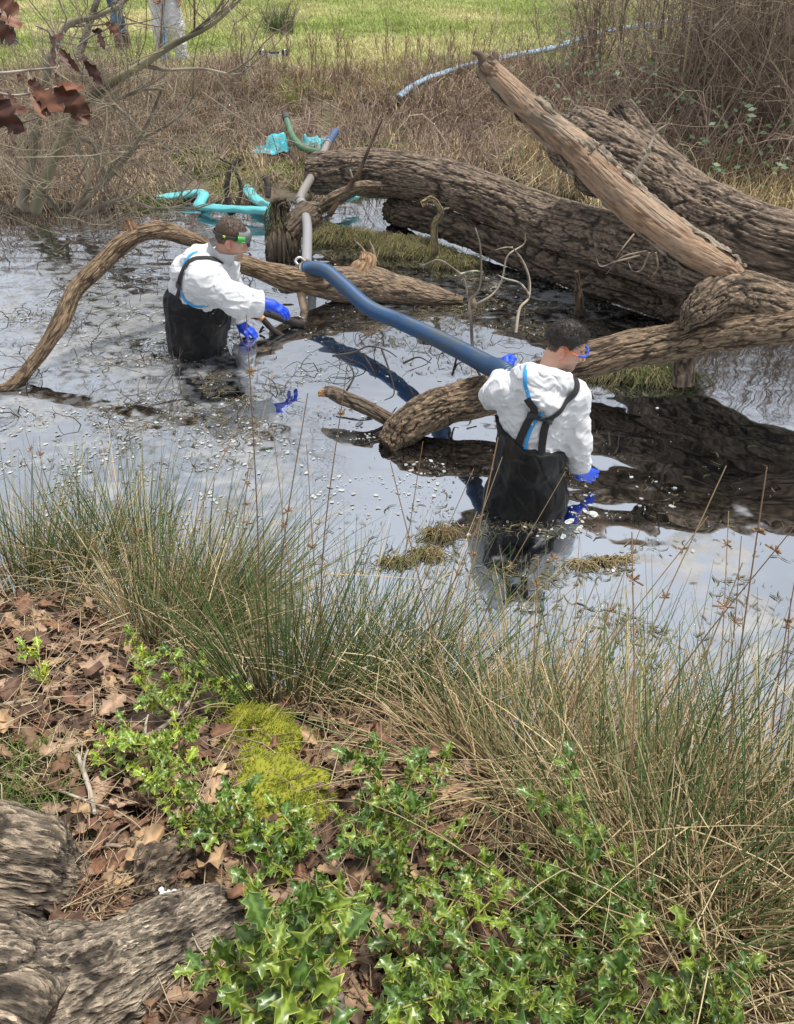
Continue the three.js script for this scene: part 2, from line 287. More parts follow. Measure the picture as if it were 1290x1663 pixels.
// the big fallen tree
const treeBase = V(1.9, 0, -3.95);
const tree = thing('fallen_tree', treeBase, 'huge fallen tree with furrowed brown bark lying across the right side of the pond', 'fallen tree');
add('limb', barkTube(pth([[516, 281, 8.4, 0.215], [600, 281, 8.0, 0.225], [700, 292, 7.5, 0.205], [800, 324, 6.9, 0.205], [900, 366, 6.35, 0.215], [1000, 394, 5.8, 0.215], [1100, 425, 5.25, 0.215], [1200, 452, 4.8, 0.21], [1340, 480, 4.4, 0.22], [1500, 500, 4.2, 0.24]]), { seedZ: 1, cell: 0.034, amp: 0.013, stretch: 8, step: 0.012, lump: 0.018, rough: 0.02, capCol: [0.16, 0.11, 0.075], color: (c, t, th, up) => tint(c, 0.95) }), woodMat, tree, treeBase).userData.label = 'long horizontal limb reaching left over the water';
add('trunk', barkTube(pth([[922, 222, 6.2, 0.215], [950, 232, 6.05, 0.235], [1000, 260, 5.75, 0.235], [1060, 298, 5.4, 0.225], [1127, 340, 5.1, 0.21], [1193, 372, 4.8, 0.2], [1290, 406, 4.4, 0.205], [1500, 450, 4.1, 0.24]]), { seedZ: 2, amp: 0.014, cell: 0.034, step: 0.012, lump: 0.02, rough: 0.01, capCol: [0.55, 0.43, 0.28] }), woodMat, tree, treeBase).userData.label = 'thick upper trunk with a pale sawn end';
add('stub', barkTube(pth([[1100, 290, 5.4, 0.13], [1040, 235, 5.75, 0.13], [1004, 182, 5.95, 0.115]]), { seedZ: 3, rough: 0.02, capCol: [0.2, 0.14, 0.1] }), woodMat, tree, treeBase);
add('stub', barkTube(pth([[1010, 300, 5.75, 0.12], [965, 295, 5.85, 0.1], [943, 288, 5.95, 0.07]]), { seedZ: 4, rough: 0.03, light: [0.18, 0.13, 0.1] }), woodMat, tree, treeBase);
add('lower_limb', barkTube(pth([[630, 724, 3.64, 0.075], [655, 698, 3.7, 0.11], [700, 668, 3.76, 0.125], [740, 654, 3.8, 0.115], [800, 640, 3.84, 0.115], [900, 604, 3.88, 0.1], [1000, 572, 3.92, 0.105], [1080, 558, 3.93, 0.11], [1150, 540, 3.92, 0.12], [1220, 528, 3.9, 0.125], [1310, 520, 3.9, 0.135], [1480, 515, 3.95, 0.16]]), { seedZ: 5, cell: 0.027, amp: 0.011, stretch: 6, rough: 0.03, step: 0.01, lump: 0.028, light: [0.27, 0.195, 0.13], dark: [0.045, 0.032, 0.022], color: (c, t, th, up, r, p) => damp(c, p.y + up * 0.13) }), woodMat, tree, treeBase).userData.label = 'lower limb crossing behind the nearer man and dipping into the water';
add('knot', barkTube(pth([[1112, 530, 3.84, 0.05], [1132, 506, 3.88, 0.09], [1165, 480, 3.93, 0.115], [1205, 478, 3.96, 0.125], [1260, 496, 3.96, 0.13], [1340, 508, 4.0, 0.14], [1480, 512, 4.05, 0.16]]), { seedZ: 6, cell: 0.027, amp: 0.011, step: 0.01, lump: 0.025, light: [0.27, 0.2, 0.14], rough: 0.03, capCol: [0.2, 0.15, 0.1] }), woodMat, tree, treeBase);
add('stub', barkTube(pth([[1116, 555, 3.95, 0.06], [1113, 590, 3.93, 0.055], [1110, 625, 3.9, 0.05]]), { seedZ: 7, cell: 0.03, amp: 0.01 }), woodMat, tree, treeBase);
const brokePath = pth([[786, 106, 5.0, 0.05], [812, 130, 4.95, 0.064], [860, 178, 4.85, 0.073], [915, 226, 4.72, 0.083], [955, 262, 4.62, 0.1], [1000, 306, 4.5, 0.1], [1060, 358, 4.32, 0.1], [1120, 403, 4.15, 0.095], [1172, 433, 4.02, 0.085], [1200, 450, 3.97, 0.06]]);
add('broken_branch', barkTube(brokePath, { ...BARE, seedZ: 8, step: 0.012, rough: 0.02, form: (t, th) => (t > 0.28 && t < 0.45 ? 0.02 * Math.sin((t - 0.28) / 0.17 * Math.PI) * Math.cos(th - 0.6) : 0) + (t < 0.06 ? 0.03 * (noise(th * 3, t * 20, 4)) : 0), color: (c, t, th, up, r, p, fine) => { const k = fbm(p.x * 3 + th * 1.4, th * 2.2, t * 9, 3); let q = mix(c, [0.33, 0.27, 0.2], clamp(0.2 + 1.1 * k)); if (t < 0.1) q = mix(q, [0.1, 0.075, 0.055], 0.75 * (1 - t / 0.1)); if (t > 0.15 && t < 0.4 && Math.cos(th - 0.4) > 0.0) q = mix(q, [0.16, 0.125, 0.085], 0.85 * sstep(-0.15, 0.25, noise(p.x * 16, th * 4, t * 60) + 0.35 - Math.abs(t - 0.265) * 7)); return q; } }), bareMat, tree, treeBase).userData.label = 'barkless tan broken branch rising to a splintered tip';
{   // strips of bark still clinging to the broken branch
  const strip = (i0, i1, a0, a1, s) => add('bark_strip', barkTube(brokePath.slice(i0, i1).map(([p, r], k) => [p, r + 0.006]), { seedZ: s, a0, a1, cell: 0.03, amp: 0.018, step: 0.011, lump: 0.02, light: [0.3, 0.25, 0.19], form: (t, th, q) => 0.012 * noise(q * 18, th * 4, s) }), new THREE.MeshStandardMaterial({ vertexColors: true, roughness: 0.95, side: THREE.DoubleSide, bumpMap: barkBump, bumpScale: 0.01 }), tree, treeBase);
  strip(4, 10, -0.75, 0.25, 11); strip(5, 10, 2.2, 3.3, 12); strip(2, 5, -0.2, 0.9, 13); strip(1, 5, 2.3, 2.9, 14);
  for (let i = 0; i < 2; i++) {   // splinters at the tip
    const m = new MB(), a = atD(786 + i * 14, 108 - i * 2, 5.0 - i * 0.02), e = atD(768 + i * 34, 84 + i * 1, 5.02);
    m.tube(smooth([a, a.clone().lerp(e, 0.5).add(V(0.01, 0.02, 0)), e], 6), [0.035, 0.009], [0.12, 0.085, 0.06], 7); m.build('splinter', twigMat, tree, treeBase);
  }
}
// twigs growing from the fallen tree
function twig(parent, off, list, r0, r1, col, name = 'twig', sides = 5) { const m = new MB(); m.tube(smooth(list.map(([x, y, d]) => atD(x, y, d)), list.length * 5), [r0, r1], (t) => tint(col, 0.8 + 0.5 * noise(t * 9, list[0][0], 2)), sides); return m.build(name, twigMat, parent, off); }
const pale = [0.42, 0.36, 0.28], grey = [0.2, 0.17, 0.135];
twig(tree, treeBase, [[1034, 312, 5.2], [1032, 285, 5.15], [1052, 250, 5.1], [1055, 240, 5.1]], 0.019, 0.01, [0.5, 0.43, 0.32]);
twig(tree, treeBase, [[1052, 245, 5.1], [1066, 215, 5.2], [1082, 203, 5.3]], 0.012, 0.006, grey);
for (const l of [[[1040, 415, 4.8], [1000, 425, 4.85], [975, 432, 4.9], [965, 395, 4.9]], [[1050, 408, 4.8], [1010, 418, 4.85], [985, 445, 4.9]], [[1055, 410, 4.8], [1040, 440, 4.8], [1028, 440, 4.8], [1020, 425, 4.85]], [[1030, 380, 4.9], [1010, 405, 4.85], [1000, 420, 4.85]], [[1065, 410, 4.7], [1068, 435, 4.7], [1058, 452, 4.7]]]) twig(tree, treeBase, l, 0.007, 0.002, [0.3, 0.24, 0.18]);
// hooked dead snag under the limb
{ const b = onY(708, 422); const t = thing('dead_snag', b, 'hooked mossy dead snag standing in the water under the fallen limb', 'dead branch');
  add('stem', barkTube([[onY(708, 424, -0.05), 0.045], [atD(706, 400, 6.6), 0.042], [atD(706, 365, 6.5), 0.034], [atD(716, 345, 6.45), 0.032], [atD(700, 322, 6.4), 0.03], [atD(685, 332, 6.38), 0.022]], { ...BARE, light: [0.33, 0.27, 0.15], dark: [0.12, 0.095, 0.05], seedZ: 21, cell: 0.02, step: 0.01, lump: 0.02, capCol: [0.6, 0.35, 0.12] }), woodMat, t, b);
  twig(t, b, [[712, 352, 6.45], [722, 340, 6.4], [730, 338, 6.4]], 0.014, 0.006, grey); }
// lower log
{ const b = onY(880, 455); const t = thing('log', b, 'dark rough barked log half sunk in water beneath the fallen limb', 'log');
  add('wood', barkTube(pth([[636, 342, 7.85, 0.125], [660, 348, 7.65, 0.135], [750, 374, 7.05, 0.128], [850, 416, 6.45, 0.13], [950, 450, 5.95, 0.13], [1060, 486, 5.5, 0.12], [1140, 512, 5.2, 0.115]]), { seedZ: 9, amp: 0.034, cell: 0.046, stretch: 3.5, light: [0.16, 0.122, 0.09], rough: 0.03, lump: 0.02, form: (t, th, s) => 0.02 * Math.max(0, noise(s * 9, th * 2, 3)) * sstep(0.3, 0.9, Math.cos(th)), color: (c, tt, th, up, r, p) => mix(damp(c, p.y + up * 0.15), [0.1, 0.13, 0.03], 0.6 * sstep(0.4, 0.9, up) * sstep(0.1, 0.5, noise(p.x * 5, p.z * 5, 2)) * sstep(0.55, 0.8, tt)) }), woodMat, t, b); }
// fallen branch with its arch, on the left
{ const b = onY(15, 636); const t = thing('fallen_branch', b, 'long dead branch arching out of the water behind the man on the left', 'fallen branch');
  const path = pth([[-20, 640, 4.28, 0.04], [12, 632, 4.32, 0.046], [50, 595, 4.45, 0.042], [95, 530, 4.65, 0.047], [122, 472, 4.85, 0.058], [165, 428, 5.0, 0.052], [215, 385, 5.15, 0.064], [255, 374, 5.25, 0.055], [305, 386, 5.4, 0.055], [350, 412, 5.52, 0.064], [410, 434, 5.62, 0.078], [480, 455, 5.72, 0.095], [550, 462, 5.8, 0.135], [600, 462, 5.84, 0.145], [650, 472, 5.82, 0.12], [700, 483, 5.78, 0.1], [752, 490, 5.74, 0.05]]);
  add('wood', barkTube(path, { ...BARE, dark: [0.085, 0.055, 0.034], light: [0.33, 0.235, 0.15], seedZ: 10, cell: 0.024, stretch: 10, amp: 0.006, step: 0.011, lump: 0.022, rough: 0.02, color: (c, tt, th, up, r, p, f) => { let q = c; if (tt > 0.72) q = mix(c, mix([0.08, 0.06, 0.045], [0.28, 0.21, 0.15], r), 0.8); q = mix(q, [0.45, 0.27, 0.14], 0.6 * sstep(0.3, 0.7, noise(p.x * 4, th, 8)) * sstep(0.5, 0.66, tt) * (1 - sstep(0.7, 0.85, tt))); return damp(q, p.y + up * 0.09); } }), woodMat, t, b);
  add('splinter', barkTube(pth([[212, 392, 5.14, 0.06], [214, 374, 5.16, 0.05], [208, 357, 5.18, 0.03]]), { ...BARE, seedZ: 15, step: 0.01, rough: 0.04, light: [0.34, 0.2, 0.12] }), woodMat, t, b);
  add('stub', barkTube(pth([[578, 466, 5.8, 0.11], [586, 444, 5.85, 0.11], [595, 424, 5.9, 0.07], [588, 408, 5.94, 0.02]]), { ...BARE, seedZ: 16, step: 0.008, rough: 0.02, lump: 0.035, lumpF: 9, cell: 0.03, stretch: 5, dark: [0.2, 0.13, 0.075], light: [0.42, 0.27, 0.155] }), woodMat, t, b).userData.label = 'torn pale stub of heartwood';
  for (const l of [[[600, 430, 5.88], [590, 405, 5.93], [572, 387, 5.95]], [[610, 425, 5.9], [606, 405, 5.95], [600, 390, 5.98]]]) twig(t, b, l, 0.016, 0.004, [0.3, 0.23, 0.16], 'splinter');
  twig(t, b, [[488, 470, 5.7], [494, 500, 5.62], [500, 520, 5.55], [503, 540, 5.5]], 0.035, 0.028, [0.3, 0.22, 0.15], 'leg', 8);
  for (const l of [[[620, 478, 5.72], [622, 483, 5.68]], [[633, 473, 5.74], [640, 475, 5.7]]]) { const p = atD(...l[0]); const g = new THREE.SphereGeometry(0.03, 10, 6); g.scale(1, 0.3, 0.7); g.translate(p.x - b.x, p.y - b.y, p.z - b.z); add('fungus', g, new THREE.MeshStandardMaterial({ color: rgb(0.6, 0.52, 0.36), roughness: 0.8 }), t); } }
// broken stick with a fresh orange end
{ const b = onY(640, 690); const t = thing('broken_stick', b, 'short dark stick with a fresh orange broken end poking from the water', 'stick');
  add('wood', barkTube([[atD(518, 640, 4.02), 0.022], [atD(536, 637, 4.0), 0.038], [atD(560, 647, 3.95), 0.042], [atD(600, 664, 3.88), 0.045], [onY(645, 690, 0.0), 0.047], [onY(670, 705, -0.08), 0.04]], { seedZ: 17, cell: 0.025, amp: 0.008, step: 0.008, lump: 0.012, capCol: [0.6, 0.36, 0.14], rough: 0.03, color: (c, tt) => tt < 0.13 ? [0.62, 0.37, 0.15] : tint(c, 0.75) }), woodMat, t, b); }
// black dead branches by the left man's hand
{ const b = onY(470, 548); const t = thing('dead_branch', b, 'black forked dead branch with an orange wound in the water below the blue glove', 'dead branch'); const k = [0.035, 0.028, 0.024];
  twig(t, b, [[495, 528, 5.3], [460, 518, 5.3], [432, 509, 5.25], [412, 513, 5.2]], 0.03, 0.026, k, 'limb', 7); twig(t, b, [[412, 513, 5.2], [425, 517, 5.2], [440, 532, 5.18], [462, 548, 5.15], [475, 553, 5.1]], 0.024, 0.022, k, 'limb', 7);
  twig(t, b, [[408, 514, 5.2], [418, 512, 5.19], [428, 519, 5.18]], 0.022, 0.027, [0.5, 0.28, 0.12], 'wound', 7);
  for (const l of [[[410, 510, 5.2], [400, 495, 5.2], [378, 487, 5.2], [372, 490, 5.2]], [[395, 494, 5.2], [380, 510, 5.2], [374, 520, 5.2]], [[440, 511, 5.25], [434, 500, 5.25], [430, 492, 5.25]], [[428, 530, 5.19], [422, 540, 5.17], [430, 536, 5.17]]]) twig(t, b, l, 0.011, 0.004, k); }
// upright stake-like stub by the log
{ const b = onY(941, 512); const t = thing('wooden_stub', b, 'thin upright dark stub standing in the water beside the sunken log', 'dead branch');
  add('wood', barkTube([[onY(943, 512, -0.05), 0.045], [atD(941, 490, 5.25), 0.036], [atD(938, 455, 5.2), 0.022], [atD(937, 440, 5.18), 0.01]], { seedZ: 18, cell: 0.02, amp: 0.006, step: 0.008, lump: 0.01, light: [0.2, 0.14, 0.09] }), woodMat, t, b); }
// stump with moss and roots hanging
{ const b = onY(462, 408); const t = thing('mossy_stump', b, 'dark mossy rotten stump in the water carrying the grey hose', 'stump');
  add('wood', barkTube([[onY(463, 415, -0.1), 0.16], [onY(462, 408, 0.05), 0.14], [atD(460, 368, 7.0), 0.125], [atD(456, 338, 7.05), 0.11], [atD(464, 326, 7.08), 0.06]], { seedZ: 19, cell: 0.04, amp: 0.035, step: 0.016, lump: 0.1, rough: 0.05, light: [0.1, 0.075, 0.048], color: (c, tt, th, up, r, p) => mix(c, [0.12, 0.13, 0.035], 0.75 * sstep(0, 0.4, noise(p.x * 7 + th * 2, p.y * 8, 3)) * sstep(0.3, 0.6, tt)) }), woodMat, t, b);
  add('stub', barkTube([[atD(470, 375, 6.95), 0.13], [atD(500, 352, 7.0), 0.12], [atD(518, 345, 7.05), 0.09]], { seedZ: 20, cell: 0.04, amp: 0.02, step: 0.014, light: [0.2, 0.15, 0.11], rough: 0.02 }), woodMat, t, b);
  const m = new MB(); seed(31); for (let i = 0; i < 160; i++) { const a = rr(0, 6.28), y = rr(0.1, 0.42), r = 0.125, x = b.x + Math.cos(a) * r, z = b.z + Math.sin(a) * r; m.tube([V(x, y, z), V(x + Math.cos(a) * 0.03, y - 0.05, z + Math.sin(a) * 0.03), V(x + Math.cos(a) * 0.035 + rr(-0.02, 0.02), y - rr(0.1, 0.25), z + Math.sin(a) * 0.035)], [0.004, 0.002], pick([[0.07, 0.06, 0.03], [0.1, 0.1, 0.03], [0.05, 0.04, 0.03]]), 3, false); } stuff(m.build('hanging_roots', twigMat, t, b)); }
// forked snag leaning against the limb end
{ const b = onY(528, 352); const t = thing('forked_branch', b, 'dead forked branch leaning on the left end of the fallen limb', 'dead branch');
  add('limb', barkTube([[atD(518, 340, 7.6), 0.05], [atD(545, 322, 7.55), 0.06], [atD(585, 305, 7.5), 0.055], [atD(620, 302, 7.45), 0.04]], { ...BARE, seedZ: 22, light: [0.25, 0.19, 0.13], dark: [0.09, 0.065, 0.045], step: 0.012, lump: 0.03 }), woodMat, t, b);
  twig(t, b, [[535, 350, 7.5], [555, 318, 7.5], [580, 285, 7.45], [600, 240, 7.4], [622, 192, 7.3]], 0.03, 0.009, [0.17, 0.115, 0.075], 'limb', 7); twig(t, b, [[573, 290, 7.45], [568, 270, 7.5], [572, 255, 7.5]], 0.012, 0.006, grey); }
// dark snag in the marsh behind the left man
{ const b = onY(372, 345, 0.03); const t = thing('dark_snag', b, 'blackened forked snag standing in the marsh among turquoise hoses', 'dead branch'); const k = [0.03, 0.025, 0.02];
  twig(t, b, [[376, 348, 8.0], [370, 320, 8.1], [370, 290, 8.15], [380, 268, 8.2], [390, 258, 8.25]], 0.035, 0.022, k, 'limb', 7); twig(t, b, [[380, 345, 8.0], [392, 310, 8.1], [388, 290, 8.15], [380, 275, 8.2]], 0.025, 0.014, k, 'limb', 6);
  twig(t, b, [[380, 268, 8.2], [365, 262, 8.2], [355, 256, 8.2]], 0.016, 0.007, k); twig(t, b, [[435, 320, 8.0], [436, 300, 8.1], [430, 288, 8.2]], 0.03, 0.03, k, 'stub', 7); }
// pale drooping twigs in the middle of the pond
{ const b = onY(760, 560); const t = thing('drowned_twigs', b, 'pale bare drowned twigs looping above the water beside the blue hose', 'twigs');
  for (const [l, r] of [[[[838, 540, 4.7], [845, 500, 4.8], [858, 485, 4.85], [860, 455, 4.9], [850, 425, 4.95], [835, 405, 5.0]], 0.011], [[[858, 485, 4.85], [858, 450, 4.9], [847, 420, 4.95], [834, 404, 5.0]], 0.009], [[[772, 495, 4.9], [800, 478, 4.95], [815, 455, 5.0], [825, 415, 5.0], [852, 395, 5.05], [853, 380, 5.05]], 0.009], [[[762, 490, 4.9], [752, 450, 5.0], [735, 435, 5.05], [712, 422, 5.1], [690, 430, 5.1]], 0.009], [[[860, 478, 4.85], [845, 460, 4.9], [820, 452, 4.95], [808, 446, 5]], 0.008], [[[768, 580, 4.5], [765, 520, 4.7], [763, 490, 4.8], [778, 470, 4.8], [780, 400, 5.0], [772, 370, 5.1]], 0.012], [[[748, 445, 5.0], [770, 440, 5.0], [785, 442, 5]], 0.008], [[[768, 610, 4.3], [766, 585, 4.4], [762, 560, 4.6]], 0.01], [[[833, 402, 5.0], [820, 402, 5], [805, 406, 5]], 0.006]]) twig(t, b, l, r, r * 0.45, R() < 0.3 ? grey : pale, 'twig', 5);
  twig(t, b, [[770, 500, 4.9], [765, 480, 4.92], [768, 472, 4.93]], 0.028, 0.02, [0.2, 0.15, 0.1], 'stub', 7); }
{ const b = onY(570, 590); const t = thing('sunken_twigs', b, 'thin black drowned twigs breaking the water in mid pond', 'twigs');
  for (const l of [[[540, 578, 4.35], [575, 572, 4.35], [600, 562, 4.4], [630, 570, 4.4], [645, 580, 4.4]], [[590, 575, 4.4], [605, 600, 4.3], [610, 615, 4.3]], [[620, 568, 4.4], [630, 595, 4.3], [640, 640, 4.1], [625, 650, 4.0]], [[655, 590, 4.3], [680, 580, 4.35], [700, 590, 4.3]], [[735, 610, 4.1], [742, 575, 4.2], [735, 560, 4.3]], [[738, 600, 4.1], [745, 590, 4.2], [752, 588, 4.2]], [[560, 640, 4.0], [575, 610, 4.1], [566, 590, 4.2]], [[670, 640, 3.95], [662, 625, 3.95]], [[780, 610, 4.15], [770, 590, 4.2], [768, 560, 4.3]]]) twig(t, b, l, 0.008, 0.003, [0.05, 0.04, 0.032]); }
// ---------------------------------------------------------------- hoses
function hoseGeo(pts, rad, col, o = {}) {
  const { ribs = 0, sides = 20, flat = 1, per = 0.011, depth = 0.003 } = o, c = new THREE.CatmullRomCurve3(pts, false, 'centripetal'), L = c.getLength(), n = Math.max(12, Math.round(L / (ribs ? per / 4 : 0.03)));
  const m = new MB(); let u = V(0, 1, 0); const w = V(0, 0, 0);
  for (let k = 0; k <= n; k++) {
    const t = k / n, p = c.getPointAt(t), g = c.getTangentAt(t); u.copy(V(0, 1, 0)).addScaledVector(g, -g.y).normalize(); w.crossVectors(g, u);
    const s = t * L, rb = (ribs ? depth * Math.sin(s / per * 2 * Math.PI) : 0);
    for (let a = 0; a < sides; a++) {
      const th = a / sides * 2 * Math.PI, ca = Math.cos(th), sa = Math.sin(th), r = (typeof rad === 'function' ? rad(t) : rad) + rb + (o.crumple ? o.crumple * fbm(s * 9, ca * 1.5, sa * 1.5, 3) : 0);
      const nx = u.x * ca * flat + w.x * sa, ny = u.y * ca * flat + w.y * sa, nz = u.z * ca * flat + w.z * sa;
      const dirt = sstep(0.1, 0.6, fbm(s * 5, ca * 2 + 4, sa * 2, 3) + (o.dirt || 0));
      m.vert(p.x + nx * r, p.y + ny * r, p.z + nz * r, nx, ny, nz, mix(typeof col === 'function' ? col(t) : col, o.dirtCol || [0.1, 0.1, 0.08], dirt * (o.dirtMax ?? 0.5)));
    }
  }
  for (let k = 0; k < n; k++) for (let a = 0; a < sides; a++) { const q = k * sides + a, r = k * sides + (a + 1) % sides; m.i.push(q, r, q + sides, r, r + sides, q + sides); }
  for (const e of [0, n]) { const p = c.getPointAt(e / n), g = c.getTangentAt(e / n).multiplyScalar(e ? 1 : -1), q = m.vert(p.x, p.y, p.z, g.x, g.y, g.z, [0.02, 0.02, 0.02]); for (let a = 0; a < sides; a++) { const i = e * sides + a, j = e * sides + (a + 1) % sides; e ? m.i.push(i, j, q) : m.i.push(j, i, q); } }
  const geo = m.geo(); geo.computeVertexNormals(); return geo;
}
const P3 = (l) => l.map(([x, y, d]) => atD(x, y, d));
function ringBand(c, dir, r, len, col, mat) { const g = new THREE.CylinderGeometry(r, r, len, 24, 1, false); g.applyQuaternion(new THREE.Quaternion().setFromUnitVectors(V(0, 1, 0), dir.clone().normalize())); g.translate(c.x, c.y, c.z); return g; }
const steel = new THREE.MeshStandardMaterial({ color: rgb(0.45, 0.44, 0.42), metalness: 0.8, roughness: 0.4 }), darkRubber = new THREE.MeshStandardMaterial({ color: rgb(0.06, 0.065, 0.06), roughness: 0.7 });
const hoseMat = std({ roughness: 0.48 }), softMat = std({ roughness: 0.6 });
{ // big blue suction hose
  const pts = P3([[490, 441, 5.76], [506, 436, 5.73], [528, 440, 5.62], [556, 462, 5.42], [600, 500, 5.1], [650, 522, 4.82], [700, 545, 4.48], [750, 570, 4.1], [795, 594, 3.75], [822, 606, 3.52], [845, 632, 3.42], [850, 690, 3.4]]), b = onY(640, 560);
  const t = thing('suction_hose', b, 'thick blue ribbed suction hose curving from the fallen branch to the nearer man', 'hose');
  const split = new THREE.CatmullRomCurve3(pts, false, 'centripetal'), sm = []; for (let i = 0; i <= 40; i++) sm.push(split.getPoint(i / 40));
  add('hose_body', hoseGeo(sm, 0.0535, (t) => mix([0.022, 0.078, 0.185], [0.018, 0.055, 0.125], sstep(0.3, 0.9, t)), { ribs: 1, per: 0.016, depth: 0.003, dirt: 0.16, dirtCol: [0.075, 0.08, 0.07], dirtMax: 0.75 }), hoseMat, t, b);
  const d0 = pts[1].clone().sub(pts[0]); add('coupling', ringBand(pts[0].clone().addScaledVector(d0, 0.1), d0, 0.064, 0.07), darkRubber, t, b); add('clamp', ringBand(pts[0].clone().addScaledVector(d0, 0.35), d0, 0.067, 0.018), steel, t, b);
  const lv = new MB(); lv.tube(smooth([atD(486, 432, 5.76), atD(480, 424, 5.78), atD(486, 418, 5.8), atD(496, 424, 5.8)], 8), 0.012, [0.35, 0.33, 0.3], 6); lv.build('clamp_lever', steel, t, b);
}
{ // grey hose over the stump
  const b = onY(497, 430), t = thing('grey_hose', b, 'smooth silver grey hose running over the mossy stump towards the far bank', 'hose');
  const A = P3([[498, 428, 5.98], [499, 400, 6.3], [499, 365, 6.75], [494, 338, 7.05]]), B = P3([[487, 326, 7.25], [492, 312, 7.6], [506, 288, 8.2], [517, 268, 8.7], [525, 250, 9.2], [532, 234, 9.7]]), C = P3([[532, 234, 9.7], [538, 224, 9.95], [545, 214, 10.2]]);
  add('hose_body', hoseGeo(A, 0.042, [0.25, 0.25, 0.26], { dirtMax: 0.35, dirtCol: [0.22, 0.2, 0.17] }), hoseMat, t, b); add('hose_body', hoseGeo(B, 0.042, [0.23, 0.215, 0.2], { dirtMax: 0.5, dirtCol: [0.2, 0.17, 0.14] }), hoseMat, t, b); add('hose_end', hoseGeo(C, 0.048, [0.05, 0.1, 0.22], {}), hoseMat, t, b).userData.label = 'blue end of the hose';
  const dj = B[0].clone().sub(A[3]); add('coupling', ringBand(A[3].clone().lerp(B[0], 0.5), dj, 0.05, 0.09), steel, t, b); add('clamp', ringBand(C[0], C[1].clone().sub(C[0]), 0.053, 0.03), steel, t, b);
  const lv = new MB(); lv.tube(P3([[480, 330, 7.15], [475, 326, 7.16], [473, 330, 7.16]]), 0.012, [0.1, 0.1, 0.1], 6); lv.build('clamp_lever', darkRubber, t, b);
}
{ const b = onY(500, 250), t = thing('green_hose', b, 'green hose bending down the far bank behind the grey hose', 'hose');
  const pts = P3([[465, 191, 10.75], [470, 208, 10.55], [478, 226, 10.3], [494, 241, 10.1], [520, 248, 9.95], [550, 256, 9.75], [583, 263, 9.55]]);
  add('hose_body', hoseGeo(pts, 0.042, [0.085, 0.18, 0.1], { dirtMax: 0.4, ribs: 1, per: 0.03, depth: 0.001 }), hoseMat, t, b); add('coupling', ringBand(pts[0], pts[1].clone().sub(pts[0]), 0.049, 0.1), darkRubber, t, b); }
const turq = [0.11, 0.45, 0.48];
function layflat(label, list, r, off = 0.02) { const pts = list.map(([x, y, d]) => atD(x, y, d)); const b = onY(list[0][0], list[0][1]), t = thing('layflat_hose', b, label, 'hose', 'turquoise layflat hoses on the marsh'); add('hose_body', hoseGeo(pts, r, turq, { flat: 0.62, crumple: 0.022, dirtMax: 0.2, dirtCol: [0.3, 0.45, 0.42] }), softMat, t, b); return [t, b, pts]; }
layflat('turquoise hose folded sharply back on itself at the left of the marsh', [[255, 322, 8.55], [290, 318, 8.6], [325, 313, 8.65], [331, 318, 8.5], [324, 333, 8.25], [345, 337, 8.12], [385, 340, 8.0], [438, 342, 7.9]], 0.058);
{ const [t, b, p] = layflat('short turquoise hose with an upturned end beside the mossy stump', [[403, 308, 8.7], [410, 318, 8.5], [424, 330, 8.25], [442, 337, 8.05]], 0.062); add('end_cap', ringBand(p[0], p[1].clone().sub(p[0]), 0.05, 0.05), new THREE.MeshStandardMaterial({ color: rgb(0.1, 0.3, 0.36), roughness: 0.6 }), t, b); }
layflat('turquoise hose running from the stump to under the fallen limb', [[498, 336, 7.95], [520, 334, 8.0], [545, 328, 8.15], [578, 318, 8.4]], 0.05);
{ const pts = [[648, 158], [668, 142], [692, 129], [730, 116], [765, 106], [800, 98], [835, 91], [870, 84], [905, 76], [945, 62], [990, 50], [1040, 42], [1100, 32], [1160, 22], [1216, 13], [1262, 5]].map(([x, y]) => { const p = hit(x, y, 0.16); return p; });
  const t = thing('layflat_hose', pts[0], 'long pale blue hose lying across the top of the far bank into the field', 'hose');
  add('hose_body', hoseGeo(pts, 0.05, [0.24, 0.36, 0.48], { flat: 0.8, crumple: 0.02, dirtMax: 0.3, dirtCol: [0.3, 0.3, 0.28] }), softMat, t, pts[0]); }
// crumpled turquoise plastic
function plastic(label, px, py, w, h, s) {
  const b = hit(px, py), t = thing('plastic_sheet', b, label, 'plastic sheet', 'crumpled turquoise plastic'), g = new THREE.PlaneGeometry(w, h, 40, 26), p = g.attributes.position;
  g.rotateX(-Math.PI / 2);
  for (let i = 0; i < p.count; i++) { const x = p.getX(i), z = p.getZ(i), e = 1 - Math.max(Math.abs(x) / w, Math.abs(z) / h) * 2, f = 0.16 * Math.abs(fbm(x * 5 + s, z * 6, s, 3)) * 2 + 0.12 * Math.max(0, noise(x * 3.2 + s, z * 3, 3)); p.setY(i, 0.03 + f * (0.25 + 0.75 * sstep(0, 0.4, e))); p.setX(i, x + 0.06 * noise(x * 7, z * 7, s + 4)); p.setZ(i, z + 0.06 * noise(x * 7, z * 7, s + 9)); }
  g.computeVertexNormals(); add('sheet', g, new THREE.MeshStandardMaterial({ color: rgb(0.07, 0.46, 0.55), roughness: 0.45, side: THREE.DoubleSide }), t);
}
plastic('crumpled turquoise plastic sheet on the far marsh, left of the green hose', 440, 250, 0.5, 0.42, 1); plastic('crumpled turquoise plastic sheet behind the bend of the green hose', 510, 243, 0.36, 0.3, 5);
